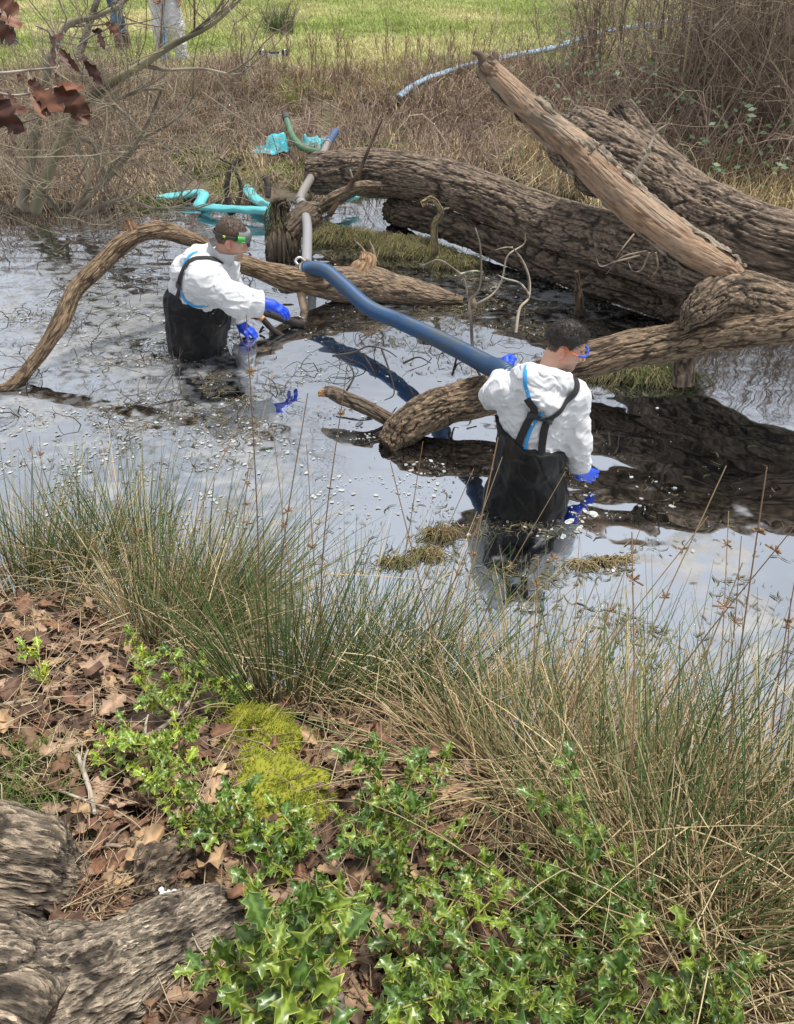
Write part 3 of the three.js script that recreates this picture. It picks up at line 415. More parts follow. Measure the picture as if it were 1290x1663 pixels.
{ // small equipment case at the field edge
  const b = hit(446, 101), t = thing('equipment_case', b, 'small dark case with a white middle panel on the field edge', 'case'); t.rotation.y = 0.1;
  const dk = new THREE.MeshStandardMaterial({ color: rgb(0.022, 0.025, 0.06), roughness: 0.6 }), wh = new THREE.MeshStandardMaterial({ color: rgb(0.62, 0.62, 0.6), roughness: 0.6 });
  const bx = (n, w, h, d, x, y, z, m) => { const g = new THREE.BoxGeometry(w, h, d, 1, 1, 1); g.translate(x, y, z); add(n, g, m, t); };
  bx('end_box', 0.12, 0.14, 0.14, -0.17, 0.1, 0, dk); bx('body', 0.2, 0.09, 0.12, 0.01, 0.075, 0, wh); bx('end_box', 0.1, 0.14, 0.14, 0.18, 0.1, 0, dk); bx('band', 0.03, 0.145, 0.145, -0.17, 0.1, 0, wh); bx('lid', 0.16, 0.025, 0.11, 0.01, 0.134, 0, dk); bx('strap', 0.02, 0.143, 0.143, 0.18, 0.1, 0, wh);
}
// ---------------------------------------------------------------- people: distance fields meshed as one continuous surface each
const smin = (a, b, k) => { const h = Math.max(k - Math.abs(a - b), 0) / k; return Math.min(a, b) - h * h * k * 0.25; };
const smax = (a, b, k) => -smin(-a, -b, k);
function bone(a, b, ra, rb) { const dx = b[0] - a[0], dy = b[1] - a[1], dz = b[2] - a[2], l2 = dx * dx + dy * dy + dz * dz || 1e-9; return (x, y, z) => { const px = x - a[0], py = y - a[1], pz = z - a[2], t = clamp((px * dx + py * dy + pz * dz) / l2), qx = px - dx * t, qy = py - dy * t, qz = pz - dz * t; return Math.sqrt(qx * qx + qy * qy + qz * qz) - lerp(ra, rb, t); }; }
function ell(c, r, q) { const iq = q ? q.clone().invert() : null, v = V(0, 0, 0); return (x, y, z) => { v.set(x - c[0], y - c[1], z - c[2]); if (iq) v.applyQuaternion(iq); const a = v.x / r[0], b = v.y / r[1], d = v.z / r[2], k0 = Math.sqrt(a * a + b * b + d * d), e = v.x / r[0] ** 2, f = v.y / r[1] ** 2, g = v.z / r[2] ** 2, k1 = Math.sqrt(e * e + f * f + g * g) || 1e-6; return k0 * (k0 - 1) / k1; }; }
const union = (list, k) => (x, y, z) => { let d = 9; for (const f of list) d = smin(d, f(x, y, z), k); return d; };
// surface nets
function nets(f, lo, hi, cell, colF) {
  const nx = Math.ceil((hi[0] - lo[0]) / cell) + 1, ny = Math.ceil((hi[1] - lo[1]) / cell) + 1, nz = Math.ceil((hi[2] - lo[2]) / cell) + 1, g = new Float32Array(nx * ny * nz), I = (i, j, k) => (k * ny + j) * nx + i;
  for (let k = 0; k < nz; k++) for (let j = 0; j < ny; j++) for (let i = 0; i < nx; i++) { g[I(i, j, k)] = f(lo[0] + i * cell, lo[1] + j * cell, lo[2] + k * cell); }
  const id = new Int32Array(nx * ny * nz).fill(-1), m = new MB(), e = cell * 0.5;
  for (let k = 0; k < nz - 1; k++) for (let j = 0; j < ny - 1; j++) for (let i = 0; i < nx - 1; i++) {
    let s = 0, x = 0, y = 0, z = 0, n = 0; const c = [];
    for (let q = 0; q < 8; q++) { const v = g[I(i + (q & 1), j + ((q >> 1) & 1), k + (q >> 2))]; c.push(v); if (v < 0) s++; }
    if (s === 0 || s === 8) continue;
    for (let a = 0; a < 8; a++) for (const b of [1, 2, 4]) if (!(a & b)) { const v0 = c[a], v1 = c[a | b]; if ((v0 < 0) !== (v1 < 0)) { const t = v0 / (v0 - v1); x += (a & 1) + (b === 1 ? t : 0); y += ((a >> 1) & 1) + (b === 2 ? t : 0); z += (a >> 2) + (b === 4 ? t : 0); n++; } }
    const X = lo[0] + (i + x / n) * cell, Y = lo[1] + (j + y / n) * cell, Z = lo[2] + (k + z / n) * cell;
    const gx = f(X + e, Y, Z) - f(X - e, Y, Z), gy = f(X, Y + e, Z) - f(X, Y - e, Z), gz = f(X, Y, Z + e) - f(X, Y, Z - e), l = Math.hypot(gx, gy, gz) || 1;
    id[I(i, j, k)] = m.vert(X, Y, Z, gx / l, gy / l, gz / l, colF ? colF(X, Y, Z, gx / l, gy / l, gz / l) : [1, 1, 1]);
  }
  const quad = (a, b, c, d, flip) => { if (a < 0 || b < 0 || c < 0 || d < 0) return; flip ? m.i.push(a, b, c, a, c, d) : m.i.push(a, c, b, a, d, c); };
  for (let k = 1; k < nz - 1; k++) for (let j = 1; j < ny - 1; j++) for (let i = 1; i < nx - 1; i++) {
    const v = g[I(i, j, k)] < 0;
    if (v !== g[I(i + 1, j, k)] < 0) quad(id[I(i, j, k)], id[I(i, j - 1, k)], id[I(i, j - 1, k - 1)], id[I(i, j, k - 1)], v);
    if (v !== g[I(i, j + 1, k)] < 0) quad(id[I(i, j, k)], id[I(i, j, k - 1)], id[I(i - 1, j, k - 1)], id[I(i - 1, j, k)], v);
    if (v !== g[I(i, j, k + 1)] < 0) quad(id[I(i, j, k)], id[I(i - 1, j, k)], id[I(i - 1, j - 1, k)], id[I(i, j - 1, k)], v);
  }
  return m.geo();
}
function grad(f, p, e = 0.004) { return V(f(p.x + e, p.y, p.z) - f(p.x - e, p.y, p.z), f(p.x, p.y + e, p.z) - f(p.x, p.y - e, p.z), f(p.x, p.y, p.z + e) - f(p.x, p.y, p.z - e)).normalize(); }
const onto = (f, p, off) => { const q = p.clone(); for (let i = 0; i < 8; i++) { const n = grad(f, q), d = f(q.x, q.y, q.z) - off; q.addScaledVector(n, -clamp(d, -0.03, 0.03)); } return q; };
// a band of cloth or tape hugging a surface
function ribbon(f, pts, width, thick, off = 0.002, n = 40) {
  const c = smooth(pts.map((a) => V(...a)), n), m = new MB(), base = [];
  for (let k = 0; k <= n; k++) {
    const p = onto(f, c[k], off), t = c[Math.min(n, k + 1)].clone().sub(c[Math.max(0, k - 1)]).normalize(), nn = grad(f, p, 0.012), b = nn.clone().cross(t).normalize();
    const l = onto(f, p.clone().addScaledVector(b, width / 2), off), r = onto(f, p.clone().addScaledVector(b, -width / 2), off);
    const row = []; for (const [q, o, s] of [[l, 0, -1], [l, thick, 1], [p, thick * 1.15, 1], [r, thick, 1], [r, 0, -1]]) { const v = q.clone().addScaledVector(nn, o); row.push(m.vert(v.x, v.y, v.z, nn.x * s, nn.y * s, nn.z * s, [1, 1, 1])); }
    base.push(row);
  }
  for (let k = 0; k < n; k++) for (let a = 0; a < 4; a++) { const A = base[k], B = base[k + 1]; m.i.push(A[a], B[a], A[a + 1], A[a + 1], B[a], B[a + 1]); }
  const g = m.geo(); g.computeVertexNormals(); return g;
}
const sideBoth = { side: THREE.DoubleSide };
const white = std({ roughness: 0.62 }), waderMat = new THREE.MeshPhysicalMaterial({ vertexColors: true, roughness: 0.6, clearcoat: 0.12, clearcoatRoughness: 0.25, specularIntensity: 0.45 }), skinMat = std({ roughness: 0.55 }), hairMat = std({ roughness: 0.6 });
const blueTape = new THREE.MeshStandardMaterial({ color: rgb(0.03, 0.3, 0.68), roughness: 0.6, ...sideBoth }), strapMat = new THREE.MeshStandardMaterial({ color: rgb(0.022, 0.021, 0.023), roughness: 0.85, ...sideBoth }), gloveMat = new THREE.MeshStandardMaterial({ color: rgb(0.014, 0.07, 0.62), roughness: 0.45 }), plasticBlack = new THREE.MeshStandardMaterial({ color: rgb(0.03, 0.03, 0.032), roughness: 0.4 });

// head: local frame, +z the face, origin mid-head
function headField(o = {}) {
  const parts = [ell([0, 0.035, -0.012], [0.074, 0.092, 0.096]), ell([0, -0.035, 0.022], [0.06, 0.078, 0.068]), bone([0, -0.1, 0.062], [0, -0.092, 0.05], 0.022, 0.03), bone([-0.045, -0.06, 0.02], [0.045, -0.06, 0.02], 0.03, 0.03)];
  const skull = union(parts, 0.035);
  const nose = union([bone([0, 0.012, 0.082], [0, -0.03, 0.108], 0.009, 0.012), bone([-0.012, -0.035, 0.092], [0.012, -0.035, 0.092], 0.009, 0.009)], 0.012);
  const brow = bone([-0.036, 0.024, 0.072], [0.036, 0.024, 0.072], 0.013, 0.013), lips = union([bone([-0.019, -0.064, 0.079], [0.019, -0.064, 0.079], 0.007, 0.007), bone([-0.017, -0.075, 0.078], [0.017, -0.075, 0.078], 0.007, 0.007)], 0.003);
  const eyes = [-1, 1].map((s) => bone([s * 0.031, 0.001, 0.094], [s * 0.034, 0.001, 0.092], 0.014, 0.014)), balls = [-1, 1].map((s) => ell([s * 0.031, 0.001, 0.071], [0.012, 0.0115, 0.012]));
  const ears = [-1, 1].map((s) => { const q = new THREE.Quaternion().setFromEuler(new THREE.Euler(-0.15, s * 0.45, 0)); const out = ell([s * 0.08, -0.005, -0.012], [0.009, 0.033, 0.021], q), dent = ell([s * 0.09, -0.001, -0.007], [0.009, 0.02, 0.011], q), lobe = bone([s * 0.073, -0.028, -0.002], [s * 0.074, -0.032, 0], 0.008, 0.007); return (x, y, z) => smin(smax(out(x, y, z), -dent(x, y, z), 0.006), lobe(x, y, z), 0.012); });
  const f = (x, y, z) => {
    let d = smin(skull(x, y, z), brow(x, y, z), 0.02); d = smin(d, nose(x, y, z), 0.012); for (const e of eyes) d = smax(d, -e(x, y, z), 0.018); for (const b of balls) d = smin(d, b(x, y, z), 0.004); d = smin(d, lips(x, y, z), 0.006);
    for (const e of ears) d = smin(d, e(x, y, z), 0.008); return d;
  };
  return { f, skull };
}
const rigid = (f, pos, q) => { const iq = q.clone().invert(), v = V(0, 0, 0); return (x, y, z) => { v.set(x - pos[0], y - pos[1], z - pos[2]).applyQuaternion(iq); return f(v.x, v.y, v.z); }; };
// hand on a wrist: dir = pointing direction, palm = palm normal, curl in radians per joint; returns a field
function handField(w, dir, palm, side, curl, grow = 0.002, thumbCurl = 0.4) {
  const y = V(...dir).normalize(), z = V(...palm); z.addScaledVector(y, -z.dot(y)).normalize(); const x = y.clone().cross(z).multiplyScalar(side);
  const P = (a, b, c) => [w[0] + x.x * a + y.x * b + z.x * c, w[1] + x.y * a + y.y * b + z.y * c, w[2] + x.z * a + y.z * b + z.z * c], L = [];
  for (const [a, b] of [[-0.028, 0.085], [-0.009, 0.092], [0.01, 0.088], [0.027, 0.078]]) L.push(bone(P(a * 0.5, 0.01, 0), P(a, b, 0), 0.017 + grow, 0.0125 + grow));
  const fing = [];
  [[-0.029, 0.088, 0.038, 0.024, 0.019], [-0.0095, 0.095, 0.043, 0.027, 0.02], [0.0105, 0.091, 0.04, 0.025, 0.02], [0.029, 0.081, 0.031, 0.019, 0.017]].forEach(([a, b, l1, l2, l3], i) => {
    let ang = curl * 0.8, p = [a, b, 0], r = 0.0098 - i * 0.0004 + grow; const sp = (i - 1.5) * 0.07;
    for (const [l, g] of [[l1, curl], [l2, curl * 0.8], [l3, 0]]) { const q = [p[0] + l * Math.sin(sp), p[1] + l * Math.cos(ang), p[2] + l * Math.sin(ang)]; fing.push([bone(P(...p), P(...q), r, r * 0.9), i]); p = q; r *= 0.9; ang += g; }
  });
  const th = [[-0.02, 0.02, 0.008], [-0.045, 0.05, 0.018], [-0.05 + 0.02 * thumbCurl, 0.08, 0.024 + 0.03 * thumbCurl], [-0.045 + 0.04 * thumbCurl, 0.1, 0.028 + 0.05 * thumbCurl]];
  const thumb = [0, 1, 2].map((i) => bone(P(...th[i]), P(...th[i + 1]), 0.015 - i * 0.002 + grow, 0.013 - i * 0.002 + grow));
  const palmF = union(L, 0.02), T = union(thumb, 0.008), Fs = [0, 1, 2, 3].map((i) => union(fing.filter((q) => q[1] === i).map((q) => q[0]), 0.005));
  return (X, Y, Z) => { let d = palmF(X, Y, Z), m = 9; for (const q of Fs) m = Math.min(m, q(X, Y, Z)); d = smin(d, m, 0.008); return smin(d, T(X, Y, Z), 0.01); };
}
const boxOf = (pts, pad) => { const lo = [9, 9, 9], hi = [-9, -9, -9]; for (const p of pts) for (let i = 0; i < 3; i++) { lo[i] = Math.min(lo[i], p[i] - pad); hi[i] = Math.max(hi[i], p[i] + pad); } return [lo, hi]; };
function hairCap(hf, top, o) {   // shell over the skull bounded by a hairline
  return (x, y, z) => {
    const grain = 0.002 * noise(x * 130, y * 40, z * 130) + 0.004 * noise(x * 30, y * 30, z * 30);
    const d = hf.skull(x, y, z) - o.thick * (0.12 + 0.88 * sstep(-0.03, 0.09, y)) - grain;
    const line = o.front * (z > 0 ? 1 : 0);   // hairline: high at the front, low at the nape, cut round the ear
    const edge = lerp(-0.058, 0.062 + (o.recede || 0), sstep(-0.035, 0.075, z)) + 0.006 * noise(x * 60, z * 60, 2);
    const ear = Math.hypot((y + 0.016) / 0.054, (z + 0.004) / 0.032) - 1;
    return smax(smax(d, (edge - y) * 0.8, 0.008), -Math.max(ear * 0.02, Math.abs(x) < 0.055 ? 1 : -1), 0.006);
  };
}
const skinTone = (base, head, q) => { const iq = q.clone().invert(), v = V(0, 0, 0); return (x, y, z) => {
  v.set(x - head[0], y - head[1], z - head[2]).applyQuaternion(iq); let c = base; const n = fbm(v.x * 30, v.y * 30, v.z * 30, 3);
  c = tint(c, 1 + 0.12 * n);
  if (Math.abs(v.x) > 0.068 && v.y > -0.04 && v.y < 0.04) c = mix(c, [0.56, 0.2, 0.15], 0.5);                           // ears flush
  if (v.z > 0.085 && v.y < 0 && v.y > -0.05) c = mix(c, [0.55, 0.24, 0.17], 0.35);                                       // nose
  const beard = sstep(-0.035, -0.06, v.y) * sstep(-0.02, 0.02, v.z) * (v.y > -0.14 ? 1 : 0); c = mix(c, [0.14, 0.085, 0.06], 0.55 * beard * clamp(0.8 + n));
  if (Math.abs(v.y + 0.0695) < 0.01 && Math.abs(v.x) < 0.024 && v.z > 0.074) c = [0.42, 0.15, 0.12];                    // lips
  if (Math.abs(v.y - 0.026) < 0.007 && Math.abs(v.x) > 0.012 && Math.abs(v.x) < 0.05 && v.z > 0.06) c = mix(c, [0.05, 0.035, 0.025], 0.8);   // brows
  for (const s of [-1, 1]) { const e = Math.hypot(v.x - s * 0.031, (v.y - 0.001)); if (e < 0.011 && v.z > 0.074) c = e < 0.005 ? [0.03, 0.025, 0.02] : [0.6, 0.55, 0.5]; }
  return c; }; };
const wrinkle = (x, y, z, s, k = 1) => { const a = noise(x * 9 + y * 5 + s, y * 13 - x * 6, z * 9), b = noise(x * 15 - y * 9, y * 21 + x * 8 + s, z * 15 + y * 5); return k * (0.0045 * (1 - 2 * Math.pow(Math.abs(a), 0.85)) + 0.0036 * (1 - 2.2 * Math.pow(Math.abs(b), 0.75)) + 0.0042 * Math.max(0, 1 - 5 * Math.abs(noise(x * 11 + y * 9 + s, y * 14 - x * 9, z * 11 + 3))) - 0.0042 * Math.max(0, 1 - 5 * Math.abs(noise(x * 14 - y * 12, y * 12 + x * 9 + s, z * 14 + 8))) + 0.0008 * noise(x * 45, y * 45, z * 45 + s)); };
const coverCol = (x, y, z) => tint([0.62, 0.635, 0.655], 0.96 + 0.06 * noise(x * 12, y * 12, z * 12));
const waderCol = (x, y, z) => mix([0.006, 0.006, 0.007], [0.025, 0.023, 0.02], sstep(0.05, 0.5, fbm(x * 9, y * 7, z * 9 + 3, 4)));
const neckTo = (J, q) => { const v = V(0, -0.07, -0.03).applyQuaternion(q); return [J.head[0] + v.x, J.head[1] + v.y, J.head[2] + v.z]; };
// a man standing in the water, in a white coverall under black chest waders
function wader(o) {
  const J = o.J, root = thing('person', o.pos, o.label, 'person'); root.rotation.y = o.turn;
  const q = new THREE.Quaternion().setFromEuler(new THREE.Euler(o.pitch, o.yaw, o.roll || 0, 'YXZ')), hf = headField(), head = rigid(hf.f, J.head, q), nk = neckTo(J, q);
  const limbs = []; for (const s of ['L', 'R']) { limbs.push([J['sh' + s], J['el' + s], 0.052, 0.042], [J['el' + s], J['wr' + s], 0.042, 0.028]); }
  const hipL = [0.095, J.pelvis[1] - 0.03, J.pelvis[2]], hipR = [-0.095, J.pelvis[1] - 0.03, J.pelvis[2]], kneeL = [0.12, -0.38, 0.06], kneeR = [-0.12, -0.38, 0.04], ankL = [0.13, -0.8, -0.02], ankR = [-0.13, -0.8, -0.04];
  const legs = [[hipL, kneeL, 0.085, 0.06], [hipR, kneeR, 0.085, 0.06], [kneeL, ankL, 0.058, 0.04], [kneeR, ankR, 0.058, 0.04]];
  const sub = (a, b) => V(...b).sub(V(...a)), mid = (a, b, t) => a.map((v, i) => lerp(v, b[i], t));
  const torso = [[mid(J.shL, J.shR, 0.22), mid(J.shL, J.shR, 0.78), 0.085, 0.085], [mid(J.chest, J.shL, 0.35), J.waist, 0.115, 0.11], [mid(J.chest, J.shR, 0.35), J.waist, 0.115, 0.11], [J.waist, J.pelvis, 0.125, 0.13], [[J.pelvis[0] - 0.05, J.pelvis[1], J.pelvis[2]], [J.pelvis[0] + 0.05, J.pelvis[1], J.pelvis[2]], 0.12, 0.12], [J.shL, mid(J.shL, J.shR, 0.5), 0.06, 0.075], [J.shR, mid(J.shL, J.shR, 0.5), 0.06, 0.075]];
  const neck = [[J.neck, nk, 0.06, 0.056]], B = (l, g) => l.map(([a, b, r, s]) => bone(a, b, r + g, s + g));
  const bodyF = union([...B(torso, 0), ...B(limbs, 0), ...B(legs, 0), ...B(neck, 0)], 0.05);
  const tone = skinTone([0.52, 0.31, 0.22], J.head, q);
  const all = [J.head, J.neck, J.pelvis, J.elL, J.elR, J.wrL, J.wrR, J.shL, J.shR, ankL, ankR];
  const [lo, hi] = boxOf(all, 0.2), hb = boxOf([J.head], 0.17);
  const bodyNeck = union([...B(neck, 0), bone(J.neck, mid(J.neck, J.waist, 0.2), 0.062, 0.07)], 0.02), headNeck = (x, y, z) => smin(head(x, y, z), bodyNeck(x, y, z), 0.03);
  add('body', mergeGeometries([nets(bodyF, lo, hi, 0.018, tone), nets(headNeck, hb[0], hb[1], 0.0042, tone)]), skinMat, root);
  // coverall
  const clT = [...B(torso, o.loose), ...(o.hood || []).map((h) => typeof h === 'function' ? h : bone(...h))], cl = [...B(limbs.map(([a, b, r, s], i) => [a, b, r + 0.012, s + 0.016]), o.loose)];
  const uT = union(clT, 0.05), uA = union(cl, 0.04), c0 = (x, y, z) => smin(smax(uT(x, y, z), -(o.rim(x, y, z) + 0.07), 0.02), uA(x, y, z), 0.055), cuts = ['L', 'R'].map((s) => { const n = sub(J['el' + s], J['wr' + s]).normalize(), w = J['wr' + s]; return (x, y, z) => Math.hypot(x - w[0], y - w[1], z - w[2]) < 0.2 ? (x - w[0]) * n.x + (y - w[1]) * n.y + (z - w[2]) * n.z + 0.035 : -1; });
  const coverF = (x, y, z) => { let d = c0(x, y, z); if (d < 0.05) { d -= wrinkle(x, y, z, o.s, 1.15); for (const c of cuts) d = smax(d, c(x, y, z), 0.012); d = smax(d, -(bone(nk, [nk[0] + (J.head[0] - J.neck[0]) * 0.5, nk[1] + 0.2, nk[2] + (J.head[2] - J.neck[2]) * 0.5], 0.05, 0.085)(x, y, z)), 0.01); } return d; };
  const cv = add('coverall', nets(coverF, [lo[0], -0.1, lo[2]], hi, 0.0078, coverCol), white, root);
  // waders
  const wf = union([...B(torso.slice(1), o.wloose), ...B(legs, 0.035), ...(o.bib || []).map((h) => bone(...h))], 0.07);
  const waderF = (x, y, z) => { let d = wf(x, y, z); if (d < 0.05) { d -= wrinkle(x * 0.9, y * 0.5, z * 0.9, o.s + 5, 1.3) + 0.007 * (1 - 2 * Math.pow(Math.abs(noise(x * 13 + o.s, y * 3.2 + x * 3, z * 13)), 0.8)); d = smax(d, (o.rim(x, y, z)), 0.012); } return d; };
  const rimHollow = (x, y, z) => smax(waderF(x, y, z), -(wf(x, y, z) + 0.012 + (o.rim(x, y, z) < -0.06 ? 1 : 0)), 0.004);
  const wd = add('waders', nets(waderF, [lo[0], -1.0, lo[2]], [hi[0], 0.62, hi[2]], 0.0095, waderCol), waderMat, root);
  // hair
  const hc = rigid(hairCap(hf, 0, o.hair), J.head, q); const hg = nets(hc, hb[0], hb[1], 0.004, (x, y, z) => tint(o.hair.col, 0.75 + 0.7 * Math.abs(noise(x * 140, y * 60, z * 140))));
  { const P = hg.attributes.position, C = hg.attributes.color, iq = q.clone().invert(), v = V(0, 0, 0); for (let i = 0; i < P.count; i++) { v.set(P.getX(i) - J.head[0], P.getY(i) - J.head[1], P.getZ(i) - J.head[2]).applyQuaternion(iq); const t = 0.6 * sstep(0.03, -0.05, v.y); C.setXYZ(i, lerp(C.getX(i), 0.3, t), lerp(C.getY(i), 0.18, t), lerp(C.getZ(i), 0.13, t)); } }
  const hr = add('hair', hg, hairMat, root);
  { // strands break the outline
    const m = new MB(), p = hg.attributes.position, n = hg.attributes.normal; seed(91 + o.s); const fw = V(0, 0, 1).applyQuaternion(q), up = V(0, 1, 0).applyQuaternion(q);
    for (let i = 0; i < 1500; i++) { const k = Math.floor(R() * p.count), a = V(p.getX(k), p.getY(k), p.getZ(k)), nn = V(n.getX(k), n.getY(k), n.getZ(k)), h = a.clone().sub(V(...J.head)).dot(up), l = lerp(0.006, o.hair.len, sstep(-0.04, 0.09, h)); const e = a.clone().addScaledVector(nn, l * 0.55).addScaledVector(fw, l * rr(0.1, 0.7)).addScaledVector(up, l * rr(-0.1, 0.25)); m.tube([a, a.clone().lerp(e, 0.5).addScaledVector(nn, l * 0.12), e], [0.0012, 0.0004], tint(o.hair.col, rr(0.6, 1.5)), 3, false); }
    stuff(m.build('hair_strands', hairMat, hr));
  }
  // gloves
  for (const s of ['L', 'R']) {
    const g = o['hand' + s], w = J['wr' + s], el = J['el' + s], d = sub(el, w).normalize(), hfz = handField(w, g.dir, g.palm, s === 'L' ? 1 : -1, g.curl, 0.0025), cuff = bone([w[0] - d.x * 0.075, w[1] - d.y * 0.075, w[2] - d.z * 0.075], [w[0] + d.x * 0.03, w[1] + d.y * 0.03, w[2] + d.z * 0.03], 0.049, 0.036);
    const gl = (x, y, z) => smin(hfz(x, y, z), cuff(x, y, z), 0.02) - 0.0012 * noise(x * 60, y * 60, z * 60), dd = V(...g.dir).normalize();
    const bb = boxOf([[w[0] - d.x * 0.1, w[1] - d.y * 0.1, w[2] - d.z * 0.1], [w[0] + dd.x * 0.11, w[1] + dd.y * 0.11, w[2] + dd.z * 0.11]], 0.1);
    const gg = nets(gl, bb[0], bb[1], 0.0042); gg.deleteAttribute('color'); add('glove', gg, gloveMat, root);
  }
  return { root, coverF: (x, y, z) => c0(x, y, z) - 0.003, waderF, q, J, hf, head, wd, toWorld: (l) => { const v = V(...l).applyQuaternion(q); return [J.head[0] + v.x, J.head[1] + v.y, J.head[2] + v.z]; } };
}
function strip(name, f, pts, w, th, mat, parent, off, n) { return add(name, ribbon(f, pts, w, th, off, n), mat, parent); }
// the man in front, back to us, looking right
{
  const pos = onY(862, 842); pos.z = -3.1; pos.x = 0.67;
  const J = { pelvis: [0, 0.06, 0], waist: [0, 0.3, 0.01], chest: [0, 0.5, 0.04], neck: [-0.04, 0.715, 0.08], head: [-0.125, 0.865, 0.15], shL: [0.16, 0.655, 0.06], shR: [-0.182, 0.635, 0.05], elL: [0.2, 0.52, 0.26], wrL: [0.13, 0.56, 0.45], elR: [-0.238, 0.375, 0.02], wrR: [-0.295, 0.155, 0.09] };
  const m = wader({ pos, turn: Math.PI - 0.06, label: 'man in white coverall and black waders with his back turned, holding the blue hose', J, yaw: -1.8, pitch: 0.26, roll: 0.0, s: 3, loose: 0.014, wloose: 0.036,
    hood: [bone([0.05, 0.77, -0.0], [-0.1, 0.745, -0.01], 0.062, 0.06), bone([0.03, 0.69, -0.06], [-0.05, 0.66, -0.075], 0.055, 0.06), bone([0.1, 0.78, 0.04], [0.07, 0.77, -0.02], 0.035, 0.05)], bib: [[[0, 0.43, 0.14], [0, 0.1, 0.1], 0.1, 0.12], [[-0.075, 0.0, -0.02], [0.08, 0.0, -0.02], 0.13, 0.13]],
    rim: (x, y, z) => y - (0.385 + 0.035 * Math.sin(x * 9 + 1) + (x > 0.06 ? (x - 0.06) * 0.75 : 0) + (z > 0.05 ? (z - 0.05) * 0.8 : 0) + 0.006 * noise(x * 30, z * 30, 1)),
    hair: { thick: 0.012, front: 0, len: 0.016, col: [0.02, 0.014, 0.011], recede: 0.008 }, handL: { dir: [0.1, 0.25, 0.7], palm: [-0.8, -0.5, 0.1], curl: 0.95 }, handR: { dir: [-0.75, -0.5, 0.3], palm: [0.3, -0.3, 0.9], curl: 0.3 } });
  m.root.scale.setScalar(0.94); const F = m.coverF, r = m.root, B2 = (x, y) => [x, y, -0.16];
  strip('seam_tape', F, [[0.075, 0.83, -0.01], [0.085, 0.76, -0.1], [0.07, 0.7, -0.16], [0.035, 0.655, -0.16]], 0.02, 0.0015, blueTape, r, 0.0025, 30);
  strip('seam_tape', F, [[0.0, 0.635, -0.17], [0.02, 0.57, -0.15], [0.045, 0.5, -0.13], [0.055, 0.4, -0.13]], 0.018, 0.0015, blueTape, r, 0.0025, 30);
  strip('brace', F, [[0.08, 0.71, -0.12], [0.052, 0.655, -0.17], [0.05, 0.6, -0.16], [0.075, 0.53, -0.15], [0.1, 0.46, -0.14], [0.105, 0.41, -0.14]], 0.04, 0.003, strapMat, r, 0.006, 36);
  strip('brace', F, [[-0.165, 0.71, 0.08], [-0.16, 0.715, 0.0], [-0.13, 0.68, -0.09], [-0.085, 0.63, -0.14], [-0.045, 0.565, -0.15], [-0.038, 0.48, -0.14], [-0.04, 0.4, -0.14]], 0.04, 0.003, strapMat, r, 0.006, 40);
  strip('brace_link', F, [[0.06, 0.59, -0.16], [0.02, 0.578, -0.16], [-0.055, 0.565, -0.16]], 0.026, 0.004, plasticBlack, r, 0.009, 20);
  for (const p of [[0.052, 0.592], [-0.055, 0.565]]) strip('buckle', F, [[p[0] + 0.026, p[1] + 0.004, -0.16], [p[0] - 0.026, p[1] - 0.002, -0.16]], 0.045, 0.006, plasticBlack, r, 0.009, 10);
  // safety glasses
  const W = (l) => V(...m.toWorld(l)), orange = new THREE.MeshStandardMaterial({ color: rgb(0.7, 0.17, 0.03), roughness: 0.4 }), blue = new THREE.MeshStandardMaterial({ color: rgb(0.03, 0.08, 0.55), roughness: 0.35 });
  const gl = new THREE.Group(); gl.name = 'safety_glasses'; r.add(gl);
  for (const s of [-1, 1]) { const a = new MB(); a.tube(smooth([W([s * 0.078, 0.022, -0.022]), W([s * 0.08, 0.018, 0.03]), W([s * 0.074, 0.013, 0.075])], 12), 0.0042, [1, 1, 1], 7); const g = a.geo(); g.deleteAttribute('color'); add('temple', g, orange, gl);
    const b = new MB(); b.tube(smooth([W([s * 0.075, 0.014, 0.07]), W([s * 0.06, 0.014, 0.098]), W([s * 0.035, 0.016, 0.112]), W([s * 0.006, 0.012, 0.114])], 14), 0.006, [1, 1, 1], 7); const h = b.geo(); h.deleteAttribute('color'); add('rim', h, blue, gl);
    const L = new MB(), rows = []; for (let i = 0; i <= 8; i++) { const t = i / 8, x = s * lerp(0.006, 0.074, t), z = 0.114 - 0.042 * t ** 2.2, row = []; for (let k = 0; k < 2; k++) { const p = W([x, k ? 0.012 : -0.03 + 0.01 * t, z - (k ? 0 : 0.006)]), n = V(s * t * 0.8, 0, 1).normalize().applyQuaternion(m.q); row.push(L.vert(p.x, p.y, p.z, n.x, n.y, n.z, [1, 1, 1])); } rows.push(row); } for (let i = 0; i < 8; i++) L.i.push(rows[i][0], rows[i + 1][0], rows[i][1], rows[i][1], rows[i + 1][0], rows[i + 1][1]); const lg = L.geo(); lg.deleteAttribute('color'); add('lens', lg, new THREE.MeshPhysicalMaterial({ color: rgb(0.95, 0.97, 1), transmission: 1, thickness: 0, roughness: 0.03, ior: 1.5, side: THREE.DoubleSide }), gl); }
}
